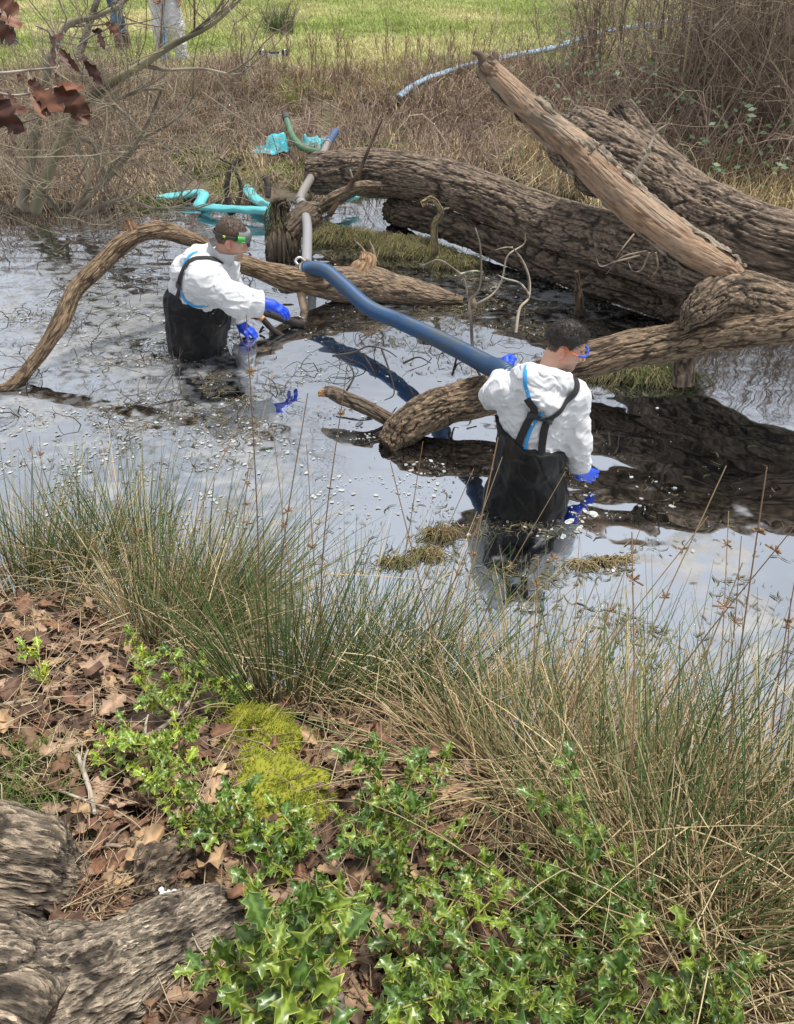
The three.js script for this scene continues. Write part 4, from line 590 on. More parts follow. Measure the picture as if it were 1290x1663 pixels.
// the man behind, leaning to the right to reach under the branch
{
  const pos = V(-1.43, 0, -4.95);
  const J = { pelvis: [0, 0.08, 0.0], waist: [0, 0.29, 0.03], chest: [0, 0.46, 0.12], neck: [0, 0.635, 0.235], head: [-0.01, 0.765, 0.345], shL: [0.19, 0.57, 0.2], shR: [-0.19, 0.555, 0.17], elL: [0.22, 0.32, 0.22], wrL: [0.2, 0.08, 0.28], elR: [-0.22, 0.435, 0.405], wrR: [-0.16, 0.395, 0.575] };
  const m = wader({ pos, turn: Math.PI / 2 - 0.05, label: 'man in white coverall leaning right, goggles on his forehead, in the water on the left', J, yaw: 0.08, pitch: 0.32, s: 8, loose: 0.04, wloose: 0.035,
    hood: [bone([0.06, 0.64, 0.08], [-0.06, 0.64, 0.08], 0.07, 0.07), bone([0.05, 0.56, 0.0], [-0.05, 0.56, 0.0], 0.085, 0.085), bone([0, 0.44, -0.03], [0, 0.54, 0.0], 0.1, 0.08)], bib: [[[0, 0.4, 0.12], [0, 0.0, 0.0], 0.13, 0.165], [[0, 0.3, -0.02], [0, 0.0, -0.03], 0.165, 0.165], [[0, 0.42, 0.14], [0, 0.2, 0.1], 0.1, 0.13]],
    rim: (x, y, z) => y - (0.405 - 0.25 * (z - 0.02) + 0.012 * noise(x * 14, z * 14, 1) + (z > 0.12 ? (z - 0.12) * 0.35 : 0)),
    hair: { thick: 0.013, front: 0, len: 0.01, col: [0.075, 0.048, 0.032], recede: 0.004 }, handL: { dir: [-0.1, -0.5, 0.8], palm: [0, -0.8, -0.4], curl: 0.5 }, handR: { dir: [0.12, -0.42, 0.9], palm: [0.3, -0.85, -0.35], curl: 0.42 } });
  const F = m.coverF, r = m.root, W = (l) => V(...m.toWorld(l));
  // grey standing collar
  { const a = V(...J.neck), b = V(...m.toWorld([0, -0.055, -0.035])), c = new MB(), N = 30, rows = [], ax = b.clone().sub(a).normalize(), u = V(1, 0, 0), w = ax.clone().cross(u).normalize(); for (let k = 0; k <= 5; k++) { const row = []; for (let i = 0; i <= N; i++) { const th = i / N * 2 * Math.PI, rr2 = 0.085 + 0.022 * k / 5 + 0.004 * noise(Math.cos(th) * 3, k, Math.sin(th) * 3), p = a.clone().addScaledVector(ax, -0.02 + 0.145 * (k / 5) * (0.82 + 0.3 * Math.max(0, Math.sin(th) * -1))).addScaledVector(u, Math.cos(th) * rr2).addScaledVector(w, Math.sin(th) * rr2); row.push(c.vert(p.x, p.y, p.z, 0, 1, 0, [0.42, 0.44, 0.46])); } rows.push(row); } for (let k = 0; k < 5; k++) for (let i = 0; i < N; i++) c.i.push(rows[k][i], rows[k][i + 1], rows[k + 1][i], rows[k][i + 1], rows[k + 1][i + 1], rows[k + 1][i]); const g = c.geo(); g.computeVertexNormals(); add('collar', g, std({ roughness: 0.75, side: THREE.DoubleSide }), r); }
  strip('brace', F, [[-0.09, 0.655, 0.3], [-0.12, 0.67, 0.22], [-0.14, 0.645, 0.12], [-0.15, 0.58, 0.03], [-0.16, 0.5, -0.02], [-0.14, 0.42, -0.05], [-0.1, 0.36, -0.08]], 0.035, 0.003, strapMat, r, 0.006, 40);
  strip('buckle', F, [[-0.155, 0.53, -0.0], [-0.155, 0.485, -0.03]], 0.045, 0.006, plasticBlack, r, 0.009, 8);
  strip('seam_tape', F, [[-0.07, 0.73, 0.14], [-0.09, 0.7, 0.1], [-0.13, 0.62, 0.04], [-0.16, 0.57, 0.0]], 0.016, 0.0015, blueTape, r, 0.003, 24);
  strip('seam_tape', F, [[-0.16, 0.47, 0.0], [-0.17, 0.42, 0.03], [-0.18, 0.395, 0.1], [-0.18, 0.4, 0.17]], 0.02, 0.0015, blueTape, r, 0.004, 24);
  // goggles pushed up on the forehead
  const gg = new THREE.Group(); gg.name = 'goggles'; r.add(gg); const hs = rigid(m.hf.skull, J.head, m.q);
  const loop = []; for (let i = 0; i <= 24; i++) { const a = i / 24 * 2 * Math.PI; loop.push(m.toWorld([0.085 * Math.sin(a), 0.045 + 0.012 * Math.cos(a), 0.1 * Math.cos(a) - 0.01])); }
  add('strap', ribbon(hs, loop, 0.019, 0.003, 0.016, 60), new THREE.MeshStandardMaterial({ color: rgb(0.035, 0.045, 0.03), roughness: 0.7, ...sideBoth }), gg);
  const front = []; for (let i = 0; i <= 16; i++) { const a = lerp(-1.15, 1.15, i / 16); front.push(m.toWorld([0.09 * Math.sin(a), 0.062, 0.1 * Math.cos(a)])); }
  add('frame', ribbon(hs, front, 0.066, 0.03, 0.006, 40), new THREE.MeshPhysicalMaterial({ color: rgb(0.13, 0.145, 0.14), roughness: 0.2, clearcoat: 1 }), gg);
  for (const s of [-1, 1]) { const sd = []; for (let i = 0; i <= 8; i++) { const a = s * lerp(0.75, 1.2, i / 8); sd.push(m.toWorld([0.09 * Math.sin(a), 0.052, 0.1 * Math.cos(a)])); } add('green_vent', ribbon(hs, sd, 0.04, 0.034, 0.008, 14), new THREE.MeshStandardMaterial({ color: rgb(0.05, 0.33, 0.04), roughness: 0.4 }), gg); }
  const tg = []; for (let i = 0; i <= 4; i++) { const a = -lerp(1.9, 2.05, i / 4); tg.push(m.toWorld([0.085 * Math.sin(a), 0.042, 0.1 * Math.cos(a)])); } add('tag', ribbon(hs, tg, 0.014, 0.006, 0.017, 8), new THREE.MeshStandardMaterial({ color: rgb(0.4, 0.6, 0.05) }), gg);
}
// people standing on the field edge, seen from the hips down
function standing(o) {
  const root = thing('person', o.pos, o.label, 'person'); root.rotation.y = o.turn; const st = o.stride || 0, g = o.gap || 0.1;
  const J = { hipL: [0.09, 0.9, 0], hipR: [-0.09, 0.9, 0], knL: [g, 0.5, st * 0.5 + 0.03], knR: [-g, 0.5, -st * 0.5 + 0.03], anL: [g + 0.02, 0.09, st], anR: [-g - 0.02, 0.09, -st], waist: [0, 1.1, 0], chest: [0, 1.32, 0.02], neck: [0, 1.5, 0], head: [0, 1.67, 0.03], shL: [0.18, 1.42, 0], shR: [-0.18, 1.42, 0], ...o.arms };
  const q = new THREE.Quaternion().setFromEuler(new THREE.Euler(0.2, 0, 0)), hf = headField(), head = rigid(hf.f, J.head, q);
  const legs = [[J.hipL, J.knL, 0.085, 0.06], [J.hipR, J.knR, 0.085, 0.06], [J.knL, J.anL, 0.058, 0.04], [J.knR, J.anR, 0.058, 0.04]], arms = [[J.shL, J.elL, 0.05, 0.04], [J.elL, J.wrL, 0.04, 0.027], [J.shR, J.elR, 0.05, 0.04], [J.elR, J.wrR, 0.04, 0.027]], torso = [[J.shL, J.shR, 0.06, 0.06], [J.chest, J.waist, 0.13, 0.12], [J.waist, [0, 0.93, 0], 0.12, 0.125]], neck = [[J.neck, [0, 1.6, 0.01], 0.058, 0.055]];
  const B = (l, k) => l.map(([a, b, r, s]) => bone(a, b, r + k, s + k)), feet = [bone(J.anL, [J.anL[0], 0.035, J.anL[2] + 0.15], 0.045, 0.035), bone(J.anR, [J.anR[0], 0.035, J.anR[2] + 0.15], 0.045, 0.035)];
  const hands = ['L', 'R'].map((s) => handField(J['wr' + s], [0, -1, 0.15], [s === 'L' ? -1 : 1, 0, 0.2], s === 'L' ? 1 : -1, 0.4));
  const tone = skinTone([0.52, 0.31, 0.22], J.head, q), hb = boxOf([J.head], 0.17), bodyF = union([...B(torso, 0), ...B(arms, 0), ...B(legs, 0), ...B(neck, 0), ...feet], 0.05);
  const lo = [-0.45, -0.02, -0.4], hi = [0.45, 1.62, 0.5];
  add('body', mergeGeometries([nets(bodyF, lo, hi, 0.022, tone), nets((x, y, z) => smin(head(x, y, z), bone(J.neck, [0, 1.6, 0.01], 0.058, 0.055)(x, y, z), 0.03), hb[0], hb[1], 0.007, tone), ...['L', 'R'].map((s, i) => { const w = J['wr' + s], bb = boxOf([w, [w[0], w[1] - 0.15, w[2]]], 0.09); return nets(hands[i], bb[0], bb[1], 0.006, tone); })]), skinMat, root);
  const garm = (name, list, k, y0, y1, col, mat, s) => { const f0 = union(B(list, k), 0.05), f = (x, y, z) => { let d = f0(x, y, z); if (d < 0.04) { d -= wrinkle(x, y, z, s, 1.1); d = smax(smax(d, y - y1, 0.01), y0 - y, 0.01); } return d; }; return add(name, nets(f, lo, hi, 0.013, col), mat, root); };
  o.dress(garm, { legs, arms, torso, J });
  const bf = union(feet, 0.02), bm = o.boot; const hi2 = o.bootHigh || 0.1, shaft = union([...feet, bone(J.anL, [J.knL[0], 0.3, lerp(J.anL[2], J.knL[2], 0.5)], 0.055, 0.062), bone(J.anR, [J.knR[0], 0.3, lerp(J.anR[2], J.knR[2], 0.5)], 0.055, 0.062)], 0.03);
  for (const s of [1, -1]) add('boot', nets((x, y, z) => Math.max(smax(shaft(x, y, z) - 0.012, y - hi2, 0.01), -x * s), [lo[0], -0.03, lo[2]], [hi[0], hi2 + 0.03, hi[2]], 0.012, () => bm), std({ roughness: 0.7 }), root);
  const hc = rigid(hairCap(hf, 0, { thick: 0.014, front: 0 }), J.head, q); add('hair', nets(hc, hb[0], hb[1], 0.008, () => [0.04, 0.028, 0.02]), hairMat, root);
  return { root, J };
}
const hang = (f) => ({ elL: [0.27, 1.13, -0.02], wrL: [0.27, 0.9, 0.08 * f], elR: [-0.27, 1.13, -0.02], wrR: [-0.27, 0.9, 0.08 * f] });
const cloth = std({ roughness: 0.88 });
{ const p = hit(284, 106), n = standing({ pos: p, turn: 0.1, label: 'person in white coverall trousers with a red glove standing on the field edge', gap: 0.12, arms: { elL: [0.27, 1.13, 0.0], wrL: [0.25, 0.92, 0.1], elR: [-0.25, 1.12, 0.04], wrR: [-0.12, 0.98, 0.19] }, boot: [0.05, 0.045, 0.04], bootHigh: 0.09,
    dress: (g, { legs, arms, torso }) => { g('coverall', [...torso, ...arms, ...legs.map(([a, b, r, s], i) => [a, b, r + (i > 1 ? 0.02 : 0.012), s + 0.025])], 0.03, 0.07, 1.5, coverCol, white, 2); } });
  const f = handField(n.J.wrR, [0.25, -0.9, 0.1], [0, 0, -1], -1, 0.3, 0.012), w = n.J.wrR, cuff = bone([w[0] - 0.03, w[1] + 0.07, w[2] - 0.02], w, 0.065, 0.055), gg = nets((x, y, z) => smin(f(x, y, z), cuff(x, y, z), 0.03), [w[0] - 0.15, w[1] - 0.24, w[2] - 0.13], [w[0] + 0.17, w[1] + 0.17, w[2] + 0.15], 0.007); gg.deleteAttribute('color'); add('glove', gg, new THREE.MeshStandardMaterial({ color: rgb(0.33, 0.035, 0.025), roughness: 0.7 }), n.root);
  const lf = union(n.J ? [bone(n.J.hipR, n.J.knR, 0.127, 0.115), bone(n.J.knR, n.J.anR, 0.115, 0.095)] : [], 0.05); add('seam_tape', ribbon(lf, [[-0.03, 0.86, 0.1], [-0.05, 0.6, 0.12], [-0.08, 0.3, 0.12], [-0.12, 0.1, 0.1]], 0.02, 0.002, 0.008, 20), blueTape, n.root); }
{ const p = hit(204, 88); const denim = (x, y, z) => tint([0.075, 0.13, 0.23], 0.75 + 0.6 * sstep(-0.2, 0.5, fbm(x * 9, y * 5, z * 9, 3)));
  standing({ pos: p, turn: -0.5, stride: 0.19, gap: 0.07, label: 'person in blue jeans, brown boots and a dark jacket walking on the field edge', arms: hang(1), boot: [0.1, 0.058, 0.035], bootHigh: 0.3,
    dress: (g, { legs, arms, torso }) => { g('jeans', [...legs, torso[2]], 0.02, 0.27, 1.02, denim, cloth, 3); g('jacket', [...torso, ...arms], 0.035, 0.88, 1.52, (x, y) => y < 1.0 ? [0.06, 0.07, 0.085] : [0.03, 0.032, 0.04], cloth, 4); } }); }
{ const p = hit(14, 82); standing({ pos: p, turn: 0.6, stride: 0.08, label: 'person in dark trousers at the left edge behind the brown oak leaves', arms: hang(1), boot: [0.03, 0.028, 0.03], bootHigh: 0.3,
    dress: (g, { legs, arms, torso }) => { g('trousers', [...legs, torso[2]], 0.024, 0.12, 1.02, () => [0.022, 0.026, 0.045], cloth, 5); g('jacket', [...torso, ...arms], 0.035, 0.88, 1.52, () => [0.03, 0.035, 0.05], cloth, 6); } }); }
// ---------------------------------------------------------------- foreground roots, litter and moss
const rootCol = { dark: [0.05, 0.041, 0.033], light: [0.3, 0.255, 0.205] };
{ const b = hit(40, 1430); const t = thing('tree_root', b, 'grey furrowed tree root at the left edge, above the lower root', 'tree root');
  add('bark', barkTube([[hit(-140, 1420, 0.06), 0.17], [hit(-40, 1430, 0.045), 0.15], [hit(40, 1440, 0.03), 0.135], [hit(85, 1450, -0.01), 0.1], [hit(125, 1455, -0.09), 0.05]], { ...rootCol, seedZ: 41, step: 0.004, cell: 0.026, stretch: 5, amp: 0.0085, fineA: 0.5, lump: 0.025, lumpF: 9 }), rootMat, t, b); }
{ const b = hit(150, 1590); const t = thing('tree_root', b, 'big grey flaky barked tree root sweeping across the bottom left corner', 'tree root');
  add('bark', barkTube([[hit(-160, 1680, 0.03), 0.19], [hit(-20, 1650, 0.03), 0.17], [hit(90, 1625, 0.01), 0.13], [hit(190, 1590, -0.005), 0.115], [hit(270, 1550, 0.0), 0.11], [hit(335, 1520, -0.01), 0.1], [hit(410, 1490, -0.05), 0.075], [hit(470, 1470, -0.1), 0.05]], { dark: [0.06, 0.05, 0.04], light: [0.34, 0.295, 0.245], seedZ: 42, step: 0.0036, cell: 0.024, stretch: 4.5, amp: 0.0075, fineA: 0.5, lump: 0.03, lumpF: 9, color: (c, tt, th, up, r, p, f) => mix(c, [0.45, 0.4, 0.33], 0.5 * sstep(0.2, 0.6, noise(p.x * 22, p.y * 22, p.z * 22))) }), rootMat, t, b);
  add('bark', barkTube([[hit(-60, 1690, 0.08), 0.1], [hit(10, 1665, 0.1), 0.09], [hit(70, 1690, 0.08), 0.09]], { ...rootCol, seedZ: 43, step: 0.0045, cell: 0.022, stretch: 4, amp: 0.007, fineA: 0.5, lump: 0.03, lumpF: 12 }), rootMat, t, b); }
{ const b = hit(258, 1430); const t = thing('root_knot', b, 'dark wrinkled root knot with a white dropping beside the big root', 'tree root');
  add('bark', barkTube([[hit(320, 1395, -0.07), 0.04], [hit(280, 1415, 0.0), 0.065], [hit(250, 1430, 0.01), 0.075], [hit(225, 1448, 0.0), 0.06], [hit(205, 1465, -0.07), 0.03]], { dark: [0.055, 0.043, 0.033], light: [0.2, 0.16, 0.12], seedZ: 44, step: 0.0038, cell: 0.018, stretch: 2.5, amp: 0.009, fineA: 0.6, lump: 0.035, lumpF: 14 }), rootMat, t, b);
  const m = new MB(); seed(5); const p = hit(272, 1448, 0.068); const gs = []; for (let i = 0; i < 9; i++) { const g = new THREE.IcosahedronGeometry(rr(0.0025, 0.006), 1); g.scale(1.3, 0.4, 1); g.translate(p.x + rr(-0.014, 0.014) - b.x, p.y + rr(-0.003, 0.003) - b.y, p.z + rr(-0.01, 0.01) - b.z); gs.push(g); } add('dropping', mergeGeometries(gs), new THREE.MeshStandardMaterial({ color: rgb(0.75, 0.75, 0.72), roughness: 0.8 }), t); }
// --- leaf shapes
function oakLeaf(s, curl) {   // lobed dead oak leaf, unit length along +y
  seed(s); const out = [[0, 0.02], [0.08, 0.05], [0.14, 0.16], [0.24, 0.22], [0.15, 0.3], [0.2, 0.37], [0.33, 0.45], [0.19, 0.53], [0.22, 0.6], [0.29, 0.68], [0.16, 0.75], [0.19, 0.84], [0.1, 0.93], [0, 1]], m = new MB(), row = [];
  const tw = rr(-1, 1) * curl, cu = rr(0.3, 1) * curl, ph = rr(0, 6);
  const P = (x, y) => { const z = 0.22 * cu * Math.cos(x * 4) + 0.5 * cu * (y - 0.5) ** 2 + 1.3 * cu * Math.abs(x) * (0.6 + 0.4 * Math.sin(y * 6 + ph)) + tw * x * (y - 0.4) * 1.2 + 0.05 * curl * Math.sin(x * 14 + y * 11 + ph); return [x * (1 - 0.25 * curl * Math.abs(x)), y, z]; };
  for (const [x, y] of out) { const k = rr(0.85, 1.15); row.push([-1, -0.45, 0, 0.45, 1].map((f) => { const p = P(x * f * k + 0.0, y); return m.vert(...p, 0, 0, 1, f === 0 ? [1.25, 1.2, 1.15] : tint([1, 1, 1], 0.82 + 0.25 * noise(x * f * 9 + s, y * 9, s))); })); }
  for (let i = 0; i < row.length - 1; i++) for (let j = 0; j < 4; j++) m.i.push(row[i][j], row[i][j + 1], row[i + 1][j], row[i][j + 1], row[i + 1][j + 1], row[i + 1][j]);
  m.tube([V(...P(0, 0.03)), V(0, -0.08, P(0, 0)[2] + 0.02), V(0.01, -0.16, P(0, 0)[2] + 0.03)], [0.014, 0.01], [0.8, 0.7, 0.6], 4);
  const g = m.geo(); g.computeVertexNormals(); return g;
}
function hollyLeaf(s, wave) {   // spiny holly leaf, unit length along +y
  seed(s); const N = 9, m = new MB(), rows = [], ph = rr(-0.3, 0.3), bend = rr(0.08, 0.3);
  for (let i = 0; i <= N; i++) {
    const t = i / N, spine = i % 2 === 1, env = 0.225 * Math.pow(Math.sin(Math.PI * Math.min(1, 0.06 + t * 0.94)), 0.8), end = i === N, row = [];
    for (const sd of [-1, 1]) {
      const w = end ? 0 : env * (spine ? 1.5 : 0.68) * rr(0.93, 1.07), z = spine ? wave * 0.23 * (((i >> 1) + (sd > 0 ? 0 : 1)) % 2 ? 1 : -0.75) : wave * 0.03, y = t + (spine ? 0.03 : 0), zc = -bend * (t - 0.3) ** 2 * 2.6 + 0.25 * env;
      row.push([[sd * w, y, z + zc], [sd * w * (spine ? 0.8 : 0.84), y - (spine ? 0.012 : 0), z * 0.6 + zc + 0.02], [sd * w * 0.4, t, z * 0.1 + zc - 0.1 * env + 0.02]]);
    }
    rows.push({ e: row, c: [0, t, -bend * (t - 0.3) ** 2 * 2.6 - 0.012], end });
  }
  const margin = [0.3, 0.38, 0.08], blade = (v) => tint([0.046, 0.092, 0.011], v), rib = [0.17, 0.26, 0.045];
  const ids = rows.map((r, i) => { const v = rr(0.8, 1.25); return { l: r.e[0].map((p, k) => m.vert(...p, 0, 0, 1, k === 0 ? margin : k === 1 ? mix(blade(v), margin, 0.12) : blade(v * 1.15))), c: m.vert(...r.c, 0, 0, 1, rib), r: r.e[1].map((p, k) => m.vert(...p, 0, 0, 1, k === 0 ? margin : k === 1 ? mix(blade(v), margin, 0.12) : blade(v * 1.15))) }; });
  for (let i = 0; i < N; i++) { const A = ids[i], B = ids[i + 1], L = [...A.l, A.c, ...[...A.r].reverse()], U = [...B.l, B.c, ...[...B.r].reverse()]; for (let j = 0; j < L.length - 1; j++) { m.i.push(L[j], L[j + 1], U[j], L[j + 1], U[j + 1], U[j]); } }
  const g = m.geo(); g.computeVertexNormals(); return g;
}
const oakG = [1, 2, 3, 4, 5, 6, 7, 8].map((s) => oakLeaf(s, [0.35, 0.6, 0.9, 0.5, 1.1, 0.75, 0.25, 1.3][s - 1]));
const litterCols = [[0.24, 0.145, 0.088], [0.32, 0.215, 0.14], [0.17, 0.088, 0.052], [0.37, 0.25, 0.17], [0.22, 0.11, 0.062], [0.4, 0.27, 0.155], [0.11, 0.06, 0.038]];
const litterM = litterCols.map((c, i) => new THREE.MeshStandardMaterial({ vertexColors: true, color: rgb(...c), roughness: 0.72 + 0.03 * (i % 3), side: THREE.DoubleSide }));
const X = V(0, 0, 0);
function lay(o, p, nrm, ang, s, tilt) { const up = nrm.clone().add(V(rr(-tilt, tilt), 0, rr(-tilt, tilt))).normalize(), y = V(Math.cos(ang), 0, Math.sin(ang)); y.addScaledVector(up, -y.dot(up)).normalize(); const x = y.clone().cross(up); o.makeBasis(x.multiplyScalar(s), y.multiplyScalar(s), up.multiplyScalar(s)).setPosition(p); return o; }
const slope = (x, d) => V(-(H(x + 0.03, d) - H(x - 0.03, d)) / 0.06, 1, (H(x, d + 0.03) - H(x, d - 0.03)) / 0.06).normalize();
const M4 = new THREE.Matrix4();
// where the litter lies, by sight lines: [px, py, spread px, weight]
const litterZones = [[80, 1100, 130, 3], [200, 1060, 110, 2], [60, 1200, 90, 2], [240, 1290, 110, 3], [170, 1430, 70, 3], [130, 1500, 60, 3], [320, 1370, 70, 2], [560, 1240, 60, 3], [600, 1170, 80, 2], [530, 1150, 50, 2], [640, 1400, 200, 2.5], [760, 1480, 160, 2.5], [640, 1620, 120, 2], [760, 1620, 140, 2], [480, 1500, 120, 2], [930, 1600, 140, 1.2], [150, 900, 70, 0.6], [380, 1240, 80, 1], [700, 1300, 90, 1.5], [1100, 1600, 120, 0.5], [60, 1010, 80, 2], [330, 1650, 70, 2.2], [400, 1560, 60, 1]];
{ seed(71); const tot = litterZones.reduce((a, z) => a + z[3], 0), drop = () => { let k = R() * tot, z; for (z of litterZones) { k -= z[3]; if (k < 0) break; } const a = rr(0, 6.28), r = Math.sqrt(R()) * z[2]; return hit(z[0] + Math.cos(a) * r * 1.25, z[1] + Math.sin(a) * r * 0.8); };
  for (let i = 0; i < 300; i++) {
    const p = drop(), n = slope(p.x, -p.z); if (nearShore(p.x) + p.z < 0.02) { continue; }
    const o = new THREE.Mesh(pick(oakG), pick(litterM)); o.name = 'leaf'; o.castShadow = o.receiveShadow = true; lay(M4, p.addScaledVector(n, rr(0.012, 0.04)), n, rr(0, 6.28), rr(0.06, 0.105), 0.5); M4.decompose(o.position, o.quaternion, o.scale); ground.add(o);
  }
  const per = 700, list = oakG.slice(0, 5); list.forEach((g, gi) => { const im = new THREE.InstancedMesh(g, new THREE.MeshStandardMaterial({ vertexColors: true, roughness: 0.8, side: THREE.DoubleSide }), per); im.name = numbered('leaf_litter'); let c = 0; for (let i = 0; i < per; i++) { let p; if (i % 4) p = drop(); else { const x = rr(-3.4, 2.6); p = V(x, 0, -rr(-0.3, nearShore(x))); p.y = H(p.x, -p.z); } if (nearShore(p.x) + p.z < 0.0) continue; const n = slope(p.x, -p.z); im.setMatrixAt(c, lay(M4, p.addScaledVector(n, rr(0.0, 0.014)), n, rr(0, 6.28), rr(0.04, 0.09), 0.35)); im.setColorAt(c, rgb(...tint(pick(litterCols), rr(0.55, 1)))); c++; } im.count = c; im.castShadow = im.receiveShadow = true; scene.add(im); tag(im, 'brown fallen oak leaves covering the near bank', 'fallen leaves', 'leaf litter', 'stuff'); });
  // thin straw and twig crumbs among the leaves
  const m = new MB(); for (let i = 0; i < 1500; i++) { const p = i % 3 ? drop() : hit(rr(-20, 640), rr(960, 1300)); if (nearShore(p.x) + p.z < 0) continue; const a = rr(0, 6.28), l = rr(0.04, 0.2), d = V(Math.cos(a), rr(-0.1, 0.25), Math.sin(a)).multiplyScalar(l), q = p.clone().add(V(0, rr(0.01, 0.05), 0)); const e = q.clone().add(d); e.y = Math.max(e.y, H(e.x, -e.z) + 0.008); m.tube([q, q.clone().lerp(e, 0.5).add(V(rr(-0.02, 0.02), rr(0, 0.02), rr(-0.02, 0.02))), e], [rr(0.0012, 0.0026), 0.0008], pick([[0.42, 0.33, 0.2], [0.3, 0.21, 0.13], [0.2, 0.14, 0.09], [0.5, 0.42, 0.28]]), 3, false); }
  const o = m.build('straw_litter', twigMat, scene); tag(o, 'bits of straw and twig scattered over the leaf litter', 'straw', null, 'stuff'); }
// fallen twigs lying on the litter
[['fallen pale twig on the leaves above the left root, standing almost upright', [[124, 1222], [135, 1250], [148, 1290], [154, 1320]], 0.008, [0.38, 0.33, 0.27]], ['straight fallen twig slanting between the left root and the big root', [[30, 1548], [60, 1515], [105, 1470]], 0.006, [0.34, 0.29, 0.24]], ['fallen twig lying across the leaves between the two roots', [[95, 1535], [130, 1500], [165, 1460], [190, 1420]], 0.005, [0.22, 0.16, 0.12]], ['fallen grey twig pointing at the holly left of the moss', [[205, 1220], [235, 1197], [258, 1185], [300, 1150], [322, 1110]], 0.008, [0.4, 0.34, 0.27]], ['short fallen twig lying on the leaves under the left holly', [[92, 1282], [140, 1300], [178, 1313]], 0.004, [0.42, 0.36, 0.28]], ['crooked dark stick at the bottom, behind the front holly', [[536, 1592], [552, 1620], [556, 1650], [570, 1690]], 0.011, [0.16, 0.13, 0.115]], ['long thin dead twig across the leaves at the left edge', [[0, 1145], [60, 1135], [120, 1133], [150, 1130]], 0.006, [0.28, 0.21, 0.15]], ['bent twig lying beside the dark root knot', [[130, 1375], [175, 1372], [218, 1378]], 0.006, [0.25, 0.19, 0.14]], ['thin twig lying on the leaves under the moss', [[590, 1470], [560, 1440], [520, 1385], [500, 1375]], 0.005, [0.3, 0.24, 0.18]]].forEach(([l, pts, r, c], i) => { const P = pts.map(([x, y], k) => hit(x, y, 0.035 + 0.01 * (k % 2))), t = thing('fallen_twig', P[0], l, 'twig'); const m = new MB(); m.tube(smooth(P, 16), [r, r * 0.6], (q) => tint(c, 0.8 + 0.5 * noise(q * 14, i, 1)), 6); const a = P[1].clone(), e = a.clone().add(V(rr(-0.05, 0.05), 0.02, rr(-0.06, 0.02))); m.tube([a, a.clone().lerp(e, 0.6).add(V(0, 0.008, 0)), e], [r * 0.6, r * 0.3], c, 5); m.build('wood', twigMat, t, P[0]); });
// moss cushions
function moss(label, list, n, col) {
  const b = hit(list[0][0], list[0][1]), t = thing('moss_cushion', b, label, 'moss'); const gs = [];
  for (const [x, y, rx, h] of list) { const p = hit(x, y); const g = new THREE.SphereGeometry(1, 48, 32), q = g.attributes.position; for (let i = 0; i < q.count; i++) { const a = q.getX(i), c = q.getY(i), d = q.getZ(i), k = 1 + 0.6 * fbm(a * 2.4 + x, c * 2, d * 2.4, 4) + 0.05 * noise(a * 16, c * 16, d * 16 + x); q.setXYZ(i, a * rx * k, c * h * 0.75 * k, d * rx * 0.85 * k); } g.translate(p.x - b.x, p.y - b.y - h * 0.15, p.z - b.z); g.computeVertexNormals(); gs.push(g); }
  const base = mergeGeometries(gs), mt = new THREE.MeshStandardMaterial({ color: rgb(...tint(col, 0.55)), roughness: 1 }); add('cushion', base, mt, t);
  const f = new MB(); f.tube([V(0, 0, 0), V(0.0008, 0.006, 0), V(0.003, 0.011, 0)], [0.0013, 0.0006], [1, 1, 1], 3, false); f.tube([V(0, 0.002, 0), V(-0.002, 0.006, 0.002)], [0.001, 0.0005], [1, 1, 1], 3, false); f.tube([V(0, 0.002, 0), V(0.001, 0.006, -0.003)], [0.001, 0.0005], [1, 1, 1], 3, false);
  const im = new THREE.InstancedMesh(f.geo(), std({ roughness: 0.9 }), n); im.name = 'moss_stems'; im.castShadow = im.receiveShadow = true; const P = base.attributes.position, Nn = base.attributes.normal; const qq = new THREE.Quaternion(), e = V(0, 0, 0);
  for (let i = 0; i < n; i++) { const k = Math.floor(R() * P.count), nn = V(Nn.getX(k), Nn.getY(k), Nn.getZ(k)); const pos = V(P.getX(k), P.getY(k), P.getZ(k)).add(V(rr(-0.008, 0.008), 0, rr(-0.008, 0.008)).multiplyScalar(1)); e.copy(nn).add(V(rr(-0.6, 0.6), rr(-0.2, 0.5), rr(-0.6, 0.6))).normalize(); qq.setFromUnitVectors(V(0, 1, 0), e); M4.compose(pos.addScaledVector(nn, -0.003), qq, V(1, 1, 1).multiplyScalar(rr(0.7, 1.35))); im.setMatrixAt(i, M4); im.setColorAt(i, rgb(...tint(mix(col, [col[0] * 0.6, col[1] * 0.75, col[2]], R()), rr(0.55, 1.25)))); }
  t.add(stuff(im));
}
seed(73);
moss('bright yellow green moss cushion at the top of the near bank, beside the leaves', [[420, 1190, 0.12, 0.07], [455, 1215, 0.09, 0.05], [385, 1205, 0.08, 0.045]], 9000, [0.46, 0.46, 0.045]);
moss('large bright moss cushion in the middle, above the holly', [[455, 1290, 0.12, 0.075], [425, 1260, 0.09, 0.05], [480, 1320, 0.08, 0.05], [405, 1330, 0.09, 0.05]], 12000, [0.44, 0.45, 0.045]);
moss('small dark green moss clump between the holly stems at the bottom', [[592, 1520, 0.05, 0.04], [605, 1560, 0.055, 0.04]], 4000, [0.1, 0.14, 0.02]);

